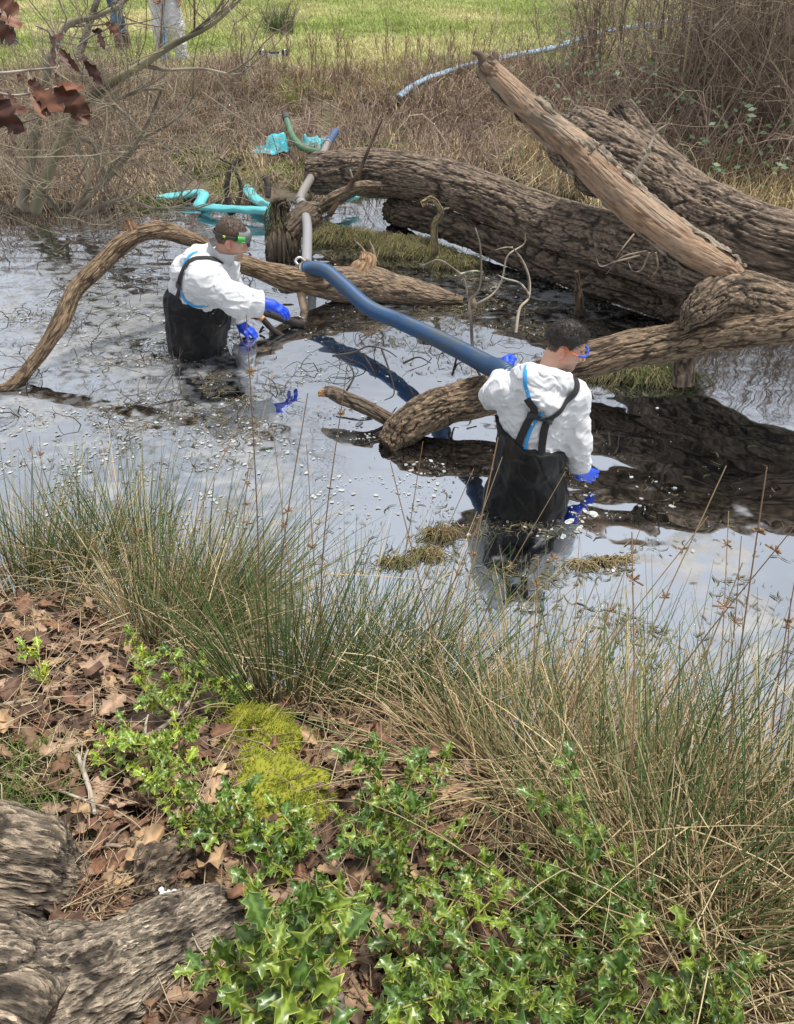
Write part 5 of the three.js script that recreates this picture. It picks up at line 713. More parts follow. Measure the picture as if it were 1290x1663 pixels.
// ---------------------------------------------------------------- rushes
const GREENS = [[0.11, 0.2, 0.05], [0.075, 0.15, 0.04], [0.16, 0.25, 0.08], [0.045, 0.09, 0.03], [0.22, 0.28, 0.11]], STRAWS = [[0.58, 0.45, 0.25], [0.48, 0.36, 0.2], [0.66, 0.54, 0.33], [0.36, 0.26, 0.14], [0.55, 0.45, 0.26]];
function rush(label, px, py, o) {
  const b = hit(px, py), t = thing('rush_tussock', b, label, 'rushes', 'rush tussocks along the near bank'), g = new MB(), s = new MB(); let { n = 260, dry = 200 } = o; n = Math.round(n * (px > 700 ? 0.29 : 0.46)); dry = Math.round(dry * (px > 700 ? 0.45 : 0.54)); const { h = 0.7, r = 0.15, lx = 0, lz = 0, spread = 0.5, stalks = 2 } = o;
  const stem = (m, dead) => {
    const a = rr(0, 6.28), q = Math.sqrt(R()) * r, x = b.x + Math.cos(a) * q * 1.3, z = b.z + Math.sin(a) * q, y0 = Math.max(H(x, -z), -0.25) - 0.01, L = h * rr(0.5, 1.08) * (dead ? rr(0.55, 1.05) : 1), sp = spread * (dead ? 1.5 : 1) * q / r;
    const d = V(Math.cos(a) * sp + lx * rr(0.5, 1.4) + rr(-0.14, 0.14), 1, Math.sin(a) * sp + lz * rr(0.5, 1.4) + rr(-0.14, 0.14)).normalize(), pts = [], droop = (dead ? rr(0.1, 0.75) : rr(0.02, 0.32)), K = 6; const kink = dead && R() < 0.5 ? 2 + Math.floor(R() * 3) : -1;
    let p = V(x, y0, z); const dir = d.clone();
    for (let k = 0; k <= K; k++) { pts.push(p.clone()); if (k === kink) dir.add(V(rr(-1, 1), rr(-1.3, -0.3), rr(-1, 1))).normalize(); dir.y -= droop * (k / K) * 0.45; dir.x += d.x * droop * 0.1; dir.z += d.z * droop * 0.1; dir.normalize(); p = p.clone().addScaledVector(dir, L / K); const gy = Math.max(H(p.x, -p.z), 0) + 0.012; if (p.y < gy) { p.y = gy + rr(0, 0.02); } }
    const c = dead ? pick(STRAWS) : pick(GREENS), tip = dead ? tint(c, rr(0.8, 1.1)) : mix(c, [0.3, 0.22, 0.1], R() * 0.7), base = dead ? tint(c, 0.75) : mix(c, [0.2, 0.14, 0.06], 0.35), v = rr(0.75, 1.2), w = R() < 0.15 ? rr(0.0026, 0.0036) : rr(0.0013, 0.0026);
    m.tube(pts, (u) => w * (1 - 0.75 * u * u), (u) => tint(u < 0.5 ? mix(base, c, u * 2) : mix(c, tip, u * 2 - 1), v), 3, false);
  };
  for (let i = 0; i < n; i++) stem(g, false); for (let i = 0; i < dry; i++) stem(s, true);
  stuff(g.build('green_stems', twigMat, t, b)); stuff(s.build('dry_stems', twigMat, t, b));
  for (let i = 0; i < stalks; i++) { const m = new MB(), a = rr(0, 6.28), x = b.x + Math.cos(a) * r * 0.7, z = b.z + Math.sin(a) * r * 0.6, y = H(x, -z), L = h * rr(1.25, 1.75), e = V(x + lx * L * 0.6 + rr(-0.25, 0.25), y + L * rr(0.85, 0.97), z + lz * L * 0.5 + rr(-0.22, 0.12)), c = pick([[0.36, 0.24, 0.14], [0.42, 0.31, 0.19], [0.24, 0.15, 0.09]]); const pts = smooth([V(x, y, z), V(x, y, z).lerp(e, 0.5).add(V(rr(-0.03, 0.03), 0.02, rr(-0.03, 0.03))), e], 9); m.tube(pts, [0.0026, 0.0012], (u) => tint(c, 0.85 + 0.2 * u), 4); const at = pts[6 + Math.floor(R() * 3)]; for (let k = 0; k < 9; k++) { const d = V(rr(-1, 1), rr(-0.2, 1), rr(-1, 1)).normalize().multiplyScalar(rr(0.008, 0.022)); m.tube([at, at.clone().add(d)], [0.0012, 0.0026], tint([0.24, 0.15, 0.085], rr(0.7, 1.3)), 3); } m.build('stalk', twigMat, t, b); }
}
seed(81);
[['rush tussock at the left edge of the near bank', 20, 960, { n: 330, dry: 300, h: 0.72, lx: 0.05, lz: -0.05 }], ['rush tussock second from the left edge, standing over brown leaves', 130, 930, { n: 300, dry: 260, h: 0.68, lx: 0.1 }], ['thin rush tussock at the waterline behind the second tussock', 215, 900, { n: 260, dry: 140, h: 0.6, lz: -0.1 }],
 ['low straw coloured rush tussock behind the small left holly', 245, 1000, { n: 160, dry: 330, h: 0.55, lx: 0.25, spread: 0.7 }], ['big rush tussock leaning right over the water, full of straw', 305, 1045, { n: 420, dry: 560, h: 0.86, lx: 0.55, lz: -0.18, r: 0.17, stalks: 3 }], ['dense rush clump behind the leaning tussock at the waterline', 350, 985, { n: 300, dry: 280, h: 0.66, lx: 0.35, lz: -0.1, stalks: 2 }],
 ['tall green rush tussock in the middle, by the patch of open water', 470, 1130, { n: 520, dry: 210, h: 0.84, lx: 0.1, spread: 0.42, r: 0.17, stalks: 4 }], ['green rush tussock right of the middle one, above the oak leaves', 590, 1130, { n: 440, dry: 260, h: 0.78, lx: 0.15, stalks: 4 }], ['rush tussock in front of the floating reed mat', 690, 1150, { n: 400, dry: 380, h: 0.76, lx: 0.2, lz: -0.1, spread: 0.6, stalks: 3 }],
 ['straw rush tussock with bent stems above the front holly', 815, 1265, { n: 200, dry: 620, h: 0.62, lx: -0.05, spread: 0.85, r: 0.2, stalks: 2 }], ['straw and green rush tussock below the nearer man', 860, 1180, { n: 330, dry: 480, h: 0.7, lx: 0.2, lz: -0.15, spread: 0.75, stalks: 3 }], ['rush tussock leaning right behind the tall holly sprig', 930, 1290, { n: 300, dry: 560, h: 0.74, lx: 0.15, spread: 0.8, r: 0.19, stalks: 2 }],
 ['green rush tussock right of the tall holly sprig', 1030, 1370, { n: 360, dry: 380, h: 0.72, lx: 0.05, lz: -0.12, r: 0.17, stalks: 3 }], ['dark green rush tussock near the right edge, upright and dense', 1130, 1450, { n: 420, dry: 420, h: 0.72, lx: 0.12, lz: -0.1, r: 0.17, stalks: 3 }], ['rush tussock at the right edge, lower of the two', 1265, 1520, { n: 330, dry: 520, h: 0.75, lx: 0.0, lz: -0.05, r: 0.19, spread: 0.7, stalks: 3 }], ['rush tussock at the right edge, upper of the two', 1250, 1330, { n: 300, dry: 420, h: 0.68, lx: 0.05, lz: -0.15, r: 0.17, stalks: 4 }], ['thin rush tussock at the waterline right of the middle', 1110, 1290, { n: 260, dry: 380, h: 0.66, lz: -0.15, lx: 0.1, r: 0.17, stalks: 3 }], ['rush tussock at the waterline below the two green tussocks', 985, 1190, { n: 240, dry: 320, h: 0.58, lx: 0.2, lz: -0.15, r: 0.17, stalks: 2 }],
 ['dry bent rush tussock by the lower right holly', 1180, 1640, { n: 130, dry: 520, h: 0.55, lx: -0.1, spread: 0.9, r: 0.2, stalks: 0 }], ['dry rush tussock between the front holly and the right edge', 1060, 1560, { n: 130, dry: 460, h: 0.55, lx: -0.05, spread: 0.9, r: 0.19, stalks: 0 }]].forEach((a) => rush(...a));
// small green grass tufts among the roots
function tuft(label, px, py, n, h, r, cols) { const b = hit(px, py), t = thing('grass_tuft', b, label, 'grass'), m = new MB(); for (let i = 0; i < n; i++) { const a = rr(0, 6.28), q = Math.sqrt(R()) * r, x = b.x + Math.cos(a) * q, z = b.z + Math.sin(a) * q, p = V(x, H(x, -z), z), d = V(rr(-0.7, 0.7), 1, rr(-0.7, 0.7)).normalize(), L = h * rr(0.5, 1.1), e = p.clone().addScaledVector(d, L); e.y -= L * 0.25; m.tube([p, p.clone().addScaledVector(d, L * 0.55), e], (u) => 0.0016 * (1 - 0.85 * u), tint(pick(cols), rr(0.7, 1.2)), 3, false); } stuff(m.build('blades', twigMat, t, b)); }
const GG = [[0.16, 0.27, 0.05], [0.12, 0.22, 0.04], [0.22, 0.32, 0.08], [0.3, 0.3, 0.12]];
tuft('green grass tuft above the left tree root', 45, 1275, 420, 0.11, 0.13, GG); tuft('small grass tuft between the two roots', 90, 1480, 50, 0.07, 0.05, GG); tuft('tiny grass tuft among the brown leaves by the roots', 150, 1530, 40, 0.06, 0.04, GG); tuft('sparse grass tuft behind the left root end', 120, 1390, 50, 0.07, 0.05, GG);

// ---------------------------------------------------------------- holly
const hollyG = [1, 2, 3, 4, 5, 6].map((s) => hollyLeaf(s, [0.9, 1.2, 0.7, 1.4, 1.0, 1.1][s - 1]));
const hollyM = [[1, 1, 1], [1.4, 1.2, 1], [0.6, 0.7, 0.75], [1.6, 1.35, 1], [0.8, 0.85, 0.8], [0.7, 0.8, 0.75], [1.2, 1.1, 1]].map((c) => new THREE.MeshPhysicalMaterial({ vertexColors: true, color: rgb(...c), roughness: 0.38, clearcoat: 0.25, clearcoatRoughness: 0.3, side: THREE.DoubleSide })), hollyYoung = [[2.4, 1.95, 1.1], [3.2, 2.2, 1.1], [1.6, 1.5, 1]].map((c) => new THREE.MeshPhysicalMaterial({ vertexColors: true, color: rgb(...c), roughness: 0.4, clearcoat: 0.25, side: THREE.DoubleSide }));
const hollyMid = [...hollyM.slice(0, 2), hollyM[3], hollyM[6], hollyYoung[0], hollyYoung[2]];
// shoots: [base px, base py, tip px, tip py, tip height above ground, leaves]
function holly(label, shoots, o) {
  const b = hit(shoots[0][0], shoots[0][1]), t = thing('holly', b, label, 'holly'); const mats = o.mats || hollyM;
  for (const [bx, by, tx, ty, th, n0, sz = o.size] of shoots) {
    const n = Math.round(n0 * (o.dense || 1));
    const p0 = hit(bx, by, -0.02), p1 = hit(tx, ty, th), mid = p0.clone().lerp(p1, 0.5).add(V(rr(-0.03, 0.03), rr(0, 0.05), rr(-0.03, 0.03))), c = new THREE.CatmullRomCurve3([p0, mid, p1]), m = new MB(), col = o.stem || [0.34, 0.3, 0.08];
    m.tube(c.getPoints(14), [sz * 0.085, sz * 0.035], (u) => mix([0.2, 0.17, 0.09], col, u), 6);
    const put = (p, dir, s) => { const o3 = new THREE.Mesh(pick(hollyG), pick(mats)); o3.name = 'leaf'; o3.castShadow = o3.receiveShadow = true; const y = dir.clone().normalize(), up = V(rr(-0.5, 0.5), 1, rr(-0.35, 0.65)); up.addScaledVector(y, -up.dot(y)).normalize(); const x = y.clone().cross(up); M4.makeBasis(x.multiplyScalar(s * rr(0.9, 1.2)), y.multiplyScalar(s), up.multiplyScalar(s)).setPosition(p.clone().sub(b)); M4.decompose(o3.position, o3.quaternion, o3.scale); t.add(o3); };
    const side = Math.max(0, Math.round(n / 11)); const tips = [[c, n - side * 6]];
    for (let k = 0; k < side; k++) { const u = rr(0.3, 0.9), q = c.getPoint(u), d = V(rr(-1, 1), rr(0.15, 0.7), rr(-0.8, 0.8)).normalize().multiplyScalar(sz * rr(1.3, 2.4)), e = q.clone().add(d), cc = new THREE.CatmullRomCurve3([q, q.clone().lerp(e, 0.5).add(V(0, 0.01, 0)), e]); m.tube(cc.getPoints(6), [sz * 0.045, sz * 0.025], col, 5); tips.push([cc, 6]); }
    for (const [cc, k] of tips) for (let i = 0; i < k; i++) { const u = clamp(1 - (i / k) ** 1.15 * 0.8 + rr(-0.03, 0.03), 0.12, 1), p = cc.getPoint(u), tan = cc.getTangent(u), a = i * 2.4 + rr(-0.4, 0.4), e1 = V(1, 0, 0).addScaledVector(tan, -tan.x).normalize(), e2 = tan.clone().cross(e1), d = e1.multiplyScalar(Math.cos(a)).addScaledVector(e2, Math.sin(a)).addScaledVector(tan, rr(0.3, 0.9)).add(V(0, 0.12, 0)); if (i === 0) d.copy(tan).add(V(0, 0.2, 0)); put(p, d, sz * rr(0.65, 1.1)); }
    m.build('stem', twigMat, t, b);
  }
}
seed(97);
holly('small pale yellow green holly seedling among the leaves on the far left', [[82, 1135, 62, 1050, 0.1, 12], [85, 1130, 75, 1100, 0.08, 9], [85, 1135, 55, 1085, 0.06, 6]], { size: 0.042, mats: hollyYoung });
holly('holly sapling left of the moss, upper of the two left saplings', [[290, 1175, 225, 1050, 0.2, 24], [290, 1175, 230, 1110, 0.16, 20], [300, 1170, 335, 1060, 0.18, 22], [300, 1172, 400, 1120, 0.12, 24], [295, 1175, 270, 1130, 0.16, 16], [300, 1180, 370, 1105, 0.15, 14], [290, 1180, 300, 1090, 0.14, 12]], { mats: hollyMid, size: 0.042 });
holly('holly sapling below, spreading over leaves left of the moss', [[275, 1290, 175, 1190, 0.14, 24], [270, 1290, 200, 1170, 0.12, 18], [275, 1295, 260, 1215, 0.16, 22], [280, 1290, 285, 1170, 0.12, 18], [285, 1300, 310, 1280, 0.12, 20], [300, 1330, 290, 1340, 0.08, 14], [270, 1280, 160, 1230, 0.08, 12], [280, 1290, 240, 1260, 0.13, 14]], { mats: hollyMid, size: 0.044 });
holly('low holly shoots over the moss and the root knot', [[380, 1400, 370, 1310, 0.1, 18], [380, 1390, 330, 1330, 0.08, 14], [410, 1400, 420, 1350, 0.12, 18], [450, 1400, 480, 1330, 0.1, 18], [480, 1420, 490, 1370, 0.12, 16], [460, 1420, 440, 1400, 0.1, 14]], { size: 0.05 });
holly('front holly bush with large glossy leaves beside the big root', [[470, 1640, 440, 1480, 0.26, 20, 0.0602], [480, 1640, 420, 1540, 0.28, 20, 0.0645], [480, 1660, 380, 1560, 0.22, 18, 0.0619], [500, 1660, 520, 1520, 0.26, 18, 0.0585], [480, 1690, 390, 1630, 0.26, 18, 0.0645], [500, 1690, 470, 1590, 0.3, 20, 0.0645], [450, 1720, 360, 1680, 0.2, 14, 0.0645], [440, 1560, 400, 1425, 0.16, 10, 0.0473]], { dense: 1.15, size: 0.061 });
holly('holly bush in the middle of the near bank, right of the moss', [[640, 1450, 600, 1330, 0.18, 18], [650, 1440, 680, 1310, 0.2, 20], [650, 1450, 610, 1205, 0.15, 28, 0.0430], [680, 1450, 725, 1225, 0.16, 30, 0.0430], [660, 1440, 670, 1250, 0.17, 24, 0.0430], [640, 1480, 530, 1430, 0.16, 16], [680, 1460, 745, 1350, 0.17, 18], [660, 1470, 650, 1390, 0.2, 18], [620, 1420, 585, 1300, 0.1, 14, 0.0361], [700, 1460, 790, 1400, 0.16, 14]], { dense: 1.15, size: 0.044 });
holly('dense holly bush low in the centre with yellowish stems', [[720, 1610, 660, 1500, 0.2, 18], [730, 1610, 740, 1490, 0.2, 16], [740, 1640, 690, 1570, 0.24, 18], [720, 1640, 640, 1590, 0.22, 18], [760, 1650, 810, 1560, 0.22, 18], [740, 1690, 760, 1620, 0.26, 18], [700, 1700, 650, 1660, 0.2, 14], [800, 1700, 850, 1620, 0.24, 18], [820, 1640, 860, 1530, 0.2, 18], [660, 1570, 600, 1490, 0.16, 14]], { dense: 1.15, size: 0.049 });
holly('tall holly sprig rising in front of the rushes', [[940, 1590, 925, 1235, 0.38, 30], [945, 1580, 945, 1330, 0.32, 22], [935, 1570, 860, 1400, 0.2, 18], [950, 1580, 1030, 1390, 0.22, 22], [950, 1570, 1000, 1440, 0.22, 20], [930, 1570, 870, 1460, 0.2, 18], [955, 1590, 1050, 1450, 0.2, 16], [925, 1580, 820, 1430, 0.16, 14], [950, 1620, 960, 1520, 0.24, 16]], { dense: 1.15, size: 0.042 });
holly('holly bush under the tall sprig, near the bottom edge', [[940, 1700, 900, 1580, 0.24, 18], [950, 1700, 970, 1570, 0.24, 18], [900, 1720, 870, 1640, 0.24, 16], [970, 1720, 1000, 1630, 0.22, 18], [930, 1740, 930, 1650, 0.26, 16], [870, 1710, 820, 1660, 0.2, 14]], { dense: 1.15, size: 0.049 });
holly('dark holly sprig in the lower right corner before dry rushes', [[1120, 1720, 1110, 1510, 0.28, 22, 0.0473], [1130, 1720, 1150, 1570, 0.24, 18], [1150, 1730, 1195, 1600, 0.18, 14], [1110, 1730, 1075, 1600, 0.22, 14], [1150, 1740, 1170, 1650, 0.18, 12]], { dense: 1.15, size: 0.044, stem: [0.2, 0.17, 0.0774] });
// fallen leaf standing on edge by the moss
{ const p = hit(345, 1250, 0.05), o = thing('curled_leaf', p, 'pale curled dead leaf standing on edge left of the big moss cushion', 'dead leaf'); const m = new THREE.Mesh(oakG[4], new THREE.MeshStandardMaterial({ vertexColors: true, color: rgb(0.6, 0.42, 0.22), roughness: 0.7, side: THREE.DoubleSide })); m.name = 'blade'; m.scale.setScalar(0.13); m.rotation.set(0.5, 0.6, 2.9); m.position.set(0, 0.06, 0); o.add(m); }
// ---------------------------------------------------------------- oak branch hanging into the top left corner
{ const b = atD(-40, 120, 2.4), t = thing('oak_branch', b, 'bare oak twigs with brown dead leaves hanging in the top left corner', 'oak branch'); seed(103);
  const tw = (l, r) => { const m = new MB(); m.tube(smooth(l.map(([x, y, d]) => atD(x, y, d)), 18), [r, r * 0.45], (u) => tint([0.36, 0.31, 0.26], 0.8 + 0.4 * noise(u * 9, r * 900, 1)), 6); m.build('twig', twigMat, t, b); };
  tw([[-60, 118, 2.4], [0, 119, 2.4], [50, 114, 2.4], [92, 110, 2.4]], 0.0055); tw([[-60, 140, 2.3], [0, 152, 2.3], [25, 155, 2.3], [60, 150, 2.3], [95, 140, 2.3]], 0.0045); tw([[-60, 215, 2.3], [0, 207, 2.3], [40, 198, 2.3], [80, 186, 2.3]], 0.0035); tw([[-50, -20, 2.1], [0, 10, 2.15], [20, 30, 2.2], [30, 45, 2.2]], 0.004); tw([[90, -20, 2.5], [100, 10, 2.5], [108, 30, 2.5], [100, 55, 2.5], [98, 95, 2.45], [95, 110, 2.4]], 0.003); tw([[60, 42, 2.5], [80, 52, 2.5], [88, 70, 2.48], [96, 105, 2.42]], 0.003); tw([[125, 76, 2.6], [150, 58, 2.6], [172, 48, 2.6], [180, 40, 2.6]], 0.003); tw([[46, 115, 2.4], [48, 130, 2.38], [46, 150, 2.3]], 0.0025);
  const brown = [[0.1, 0.038, 0.02], [0.14, 0.05, 0.025], [0.075, 0.028, 0.018], [0.19, 0.078, 0.04]].map((c) => new THREE.MeshPhysicalMaterial({ vertexColors: true, color: rgb(...c), roughness: 0.55, side: THREE.DoubleSide }));
  for (const [x0, y0, x1, y1, d, w, roll] of [[0, 5, 32, 18, 2.05, 1.1, 0.3], [2, 10, 30, 48, 2.1, 1, -0.5], [-14, 34, 26, 62, 2.1, 1.1, 0.6], [82, 50, 92, 82, 2.5, 0.8, 0.9], [86, 60, 104, 62, 2.5, 0.8, -0.4], [98, 78, 128, 112, 2.45, 0.6, 0.8], [96, 84, 112, 114, 2.44, 0.7, -0.6], [86, 76, 92, 106, 2.44, 0.8, 0.7], [138, 96, 166, 134, 2.5, 0.7, 0.5], [126, 98, 142, 96, 2.5, 0.5, -0.3], [160, 52, 170, 78, 2.6, 0.7, 0.3], [158, 50, 172, 48, 2.6, 0.5, 0.6], [48, 134, 68, 144, 2.35, 1, 0.4], [54, 144, 100, 176, 2.3, 0.9, 0.15], [52, 150, 70, 190, 2.3, 0.8, -0.7], [54, 150, 84, 182, 2.31, 0.5, 1.0], [96, 142, 136, 150, 2.3, 0.8, -0.4], [100, 148, 152, 182, 2.28, 0.9, 0.3], [100, 146, 140, 200, 2.3, 0.9, -0.2], [104, 150, 124, 194, 2.31, 0.7, 0.8], [-20, 160, 48, 210, 2.2, 1, 0.2], [-14, 162, 40, 188, 2.22, 0.8, -0.5], [30, 124, 38, 134, 2.4, 1, 0.2], [92, 120, 98, 136, 2.4, 0.9, 0.6], [174, 38, 194, 54, 2.62, 0.8, 0.4], [14, 150, 28, 170, 2.3, 0.6, 0.4]]) {
    const a = atD(x0, y0, d), e = atD(x1, y1, d - 0.03), y = e.clone().sub(a), L = y.length(); y.normalize(); const vz = V(0, 0.5, 1); let up = vz.addScaledVector(y, -vz.dot(y)).normalize().applyAxisAngle(y, roll); const x = y.clone().cross(up), o = new THREE.Mesh(pick(oakG), pick(brown)); o.name = 'leaf'; o.castShadow = o.receiveShadow = true; M4.makeBasis(x.multiplyScalar(L * w * 1.25), y.multiplyScalar(L * 1.12), up.multiplyScalar(L)).setPosition(a.sub(b)); M4.decompose(o.position, o.quaternion, o.scale); t.add(o);
  } }
// ---------------------------------------------------------------- shrubs on the far bank
function branchy(m, p, dir, L, r, depth, o) {
  const K = 5, pts = [p.clone()], d = dir.clone(); let q = p.clone();
  for (let k = 0; k < K; k++) { d.add(V(rr(-1, 1), rr(-1, 1) * 0.8 + (o.up ?? 0.1), rr(-1, 1)).multiplyScalar(o.wig ?? 0.22)).normalize(); if (o.droop) { d.y -= o.droop * (k / K); d.normalize(); } q = q.clone().addScaledVector(d, L / K); if (q.y < 0.03) q.y = 0.03 + rr(0, 0.03); pts.push(q.clone()); }
  const c = tint(pick(o.cols), rr(0.75, 1.2)); m.tube(pts, [r, Math.max(0.0018, r * 0.4)], c, r > 0.012 ? 6 : r > 0.005 ? 4 : 3, false);
  if (depth > 0) { const n = Math.round(rr(o.kids[0], o.kids[1])); for (let i = 0; i < n; i++) { const u = rr(0.25, 1), j = Math.min(K - 1, Math.floor(u * K)), a = pts[j].clone().lerp(pts[j + 1], u * K - j), t = pts[j + 1].clone().sub(pts[j]).normalize(), nd = t.multiplyScalar(0.8).add(V(rr(-1, 1), rr(-0.7, 1), rr(-1, 1)).normalize().multiplyScalar(o.ang ?? 0.75)).normalize(); branchy(m, a, nd, L * rr(0.45, 0.75), r * 0.55, depth - 1, o); } }
}
const barkCols = [[0.24, 0.2, 0.14], [0.2, 0.17, 0.12], [0.28, 0.25, 0.17], [0.17, 0.13, 0.1], [0.3, 0.25, 0.18]];
function guided(t, b, name, list, o) {   // a main limb along sight points, with its own spray of side twigs
  const pts = smooth(list.map(([x, y, d]) => atD(x, y, d)), 26), r0 = list[0][3], r1 = list[list.length - 1][3], m = new MB(); m.tube(pts, [r0, r1], (u) => tint(o.col, 0.8 + 0.5 * noise(u * 12, list[0][0], 3)), 8); m.build(name, twigMat, t, b);
  const w = new MB(); for (let i = 0; i < o.n; i++) { const k = 4 + Math.floor(R() * 21), p = pts[k], tan = pts[k + 1].clone().sub(pts[k]).normalize(), d = tan.multiplyScalar(0.7).add(V(rr(-1, 1), rr(-0.6, 1), rr(-0.9, 0.9)).normalize()).normalize(); branchy(w, p, d, rr(0.35, 1.0), rr(0.004, 0.009), 2, { cols: barkCols, kids: [1, 4], wig: 0.24 }); } stuff(w.build('twigs', twigMat, t, b));
}
seed(201);
{ const b = hit(62, 335), t = thing('bare_shrub', b, 'leafless willow shrub on the left bank with a thick limb slanting up to the right', 'shrub');
  guided(t, b, 'limb', [[58, 340, 8.0, 0.06], [75, 290, 7.8, 0.055], [98, 235, 7.6, 0.045], [140, 165, 7.4, 0.038], [185, 132, 7.3, 0.034], [230, 106, 7.2, 0.03], [275, 76, 7.1, 0.026], [300, 63, 7.05, 0.022], [345, 40, 7.0, 0.017], [395, -5, 6.9, 0.01]], { col: [0.22, 0.2, 0.115], n: 18 });
  guided(t, b, 'limb', [[35, 335, 8.0, 0.05], [48, 280, 7.9, 0.042], [58, 215, 7.8, 0.034], [70, 150, 7.8, 0.028], [105, 45, 7.7, 0.026], [150, 28, 7.6, 0.022], [195, 8, 7.6, 0.015], [225, -20, 7.6, 0.01]], { col: [0.26, 0.23, 0.16], n: 34 });
  guided(t, b, 'limb', [[140, 168, 7.4, 0.02], [175, 168, 7.3, 0.018], [205, 155, 7.2, 0.016], [240, 145, 7.2, 0.012], [265, 145, 7.2, 0.01]], { col: [0.36, 0.3, 0.22], n: 8 });
  guided(t, b, 'limb', [[230, 106, 7.2, 0.018], [270, 113, 7.15, 0.014], [330, 112, 7.1, 0.01], [390, 120, 7.0, 0.007], [430, 95, 7.0, 0.004]], { col: [0.32, 0.27, 0.2], n: 8 });
  guided(t, b, 'limb', [[300, 63, 7.05, 0.014], [345, 25, 7.0, 0.011], [372, -15, 7.0, 0.008]], { col: [0.17, 0.13, 0.1], n: 6 }); }
{ const b = hit(115, 345), t = thing('bare_shrub', b, 'leafless shrub with tangled pale twigs at the left waterline', 'shrub'); 
  guided(t, b, 'limb', [[118, 350, 7.7, 0.035], [150, 315, 7.5, 0.028], [190, 275, 7.4, 0.022], [235, 210, 7.3, 0.015], [265, 140, 7.3, 0.01]], { col: [0.24, 0.2, 0.14], n: 22 }); guided(t, b, 'limb', [[118, 350, 7.7, 0.025], [145, 290, 7.6, 0.02], [125, 230, 7.5, 0.018], [150, 228, 7.4, 0.014], [170, 290, 7.3, 0.008]], { col: [0.36, 0.31, 0.22], n: 18 }); guided(t, b, 'limb', [[130, 350, 7.6, 0.025], [200, 325, 7.2, 0.018], [260, 340, 6.9, 0.012], [310, 330, 6.7, 0.008]], { col: [0.22, 0.18, 0.13], n: 18 }); guided(t, b, 'limb', [[100, 350, 7.7, 0.022], [60, 300, 7.3, 0.016], [10, 260, 7.0, 0.012], [-40, 240, 6.8, 0.008]], { col: [0.25, 0.21, 0.15], n: 18 }); guided(t, b, 'limb', [[125, 350, 7.6, 0.022], [210, 240, 7.6, 0.016], [290, 190, 7.5, 0.012], [330, 130, 7.5, 0.007]], { col: [0.25, 0.21, 0.15], n: 18 }); }
{ const b = hit(135, 140), t = thing('bare_shrub', b, 'pale slender sapling trunk behind the left willow shrub', 'shrub'); guided(t, b, 'limb', [[128, 92, 10.5, 0.045], [140, 55, 10.4, 0.04], [158, 0, 10.3, 0.034], [170, -40, 10.3, 0.03]], { col: [0.36, 0.33, 0.27], n: 10 }); }
{ const b = hit(318, 100), t = thing('bare_shrub', b, 'thin bare sapling in front of the person in white trousers', 'shrub'); guided(t, b, 'limb', [[262, 78, 10.2, 0.018], [264, 30, 10.2, 0.015], [268, -20, 10.2, 0.012]], { col: [0.12, 0.09, 0.07], n: 4 }); guided(t, b, 'limb', [[316, 60, 10.6, 0.014], [316, 0, 10.6, 0.012], [315, -30, 10.6, 0.01]], { col: [0.16, 0.12, 0.09], n: 4 }); }
// tangled thicket twigs of the left bank
{ const w = new MB(); for (let i = 0; i < 560; i++) { const px = rr(-60, 430), py = rr(130, 345), p = hit(px, py); if (p.z > -7.4 || (px > 220 && py > 250)) continue; branchy(w, p, V(rr(-0.8, 0.8), rr(0.5, 1.2), rr(-0.3, 0.6)).normalize(), rr(0.3, 0.9), rr(0.003, 0.007), 1, { cols: [[0.22, 0.165, 0.12], [0.26, 0.2, 0.15], [0.17, 0.12, 0.09], [0.34, 0.27, 0.19]], kids: [2, 5], wig: 0.3, droop: 0.16 }); } const o = w.build('dead_thicket', twigMat, scene); tag(o, 'tangle of dead brown stems over the left far bank', 'thicket', null, 'stuff'); }
{ const w = new MB(); for (let i = 0; i < 1500; i++) { const p = hit(rr(180, 900), 110 + 165 * Math.pow(R(), 0.9)); if (p.z > -9.3 || H(p.x, -p.z) < 0.1) continue; const a = rr(0, 6.28), L = rr(0.12, 0.5), e = p.clone().add(V(Math.cos(a) * L, rr(-0.05, 0.3), Math.sin(a) * L)); e.y = Math.max(e.y, H(e.x, -e.z) + 0.01); w.tube([p, p.clone().lerp(e, 0.5).add(V(rr(-0.05, 0.05), rr(0.02, 0.16), rr(-0.05, 0.05))), e], [rr(0.003, 0.006), 0.002], tint(pick([[0.36, 0.27, 0.2], [0.28, 0.2, 0.16], [0.46, 0.36, 0.28], [0.22, 0.15, 0.12], [0.4, 0.3, 0.26]]), rr(0.7, 1.25)), 3, false); } const o = w.build('dead_stems', twigMat, scene); tag(o, 'flattened dead brown stems on the middle of the far bank', 'dead stems', null, 'stuff'); }
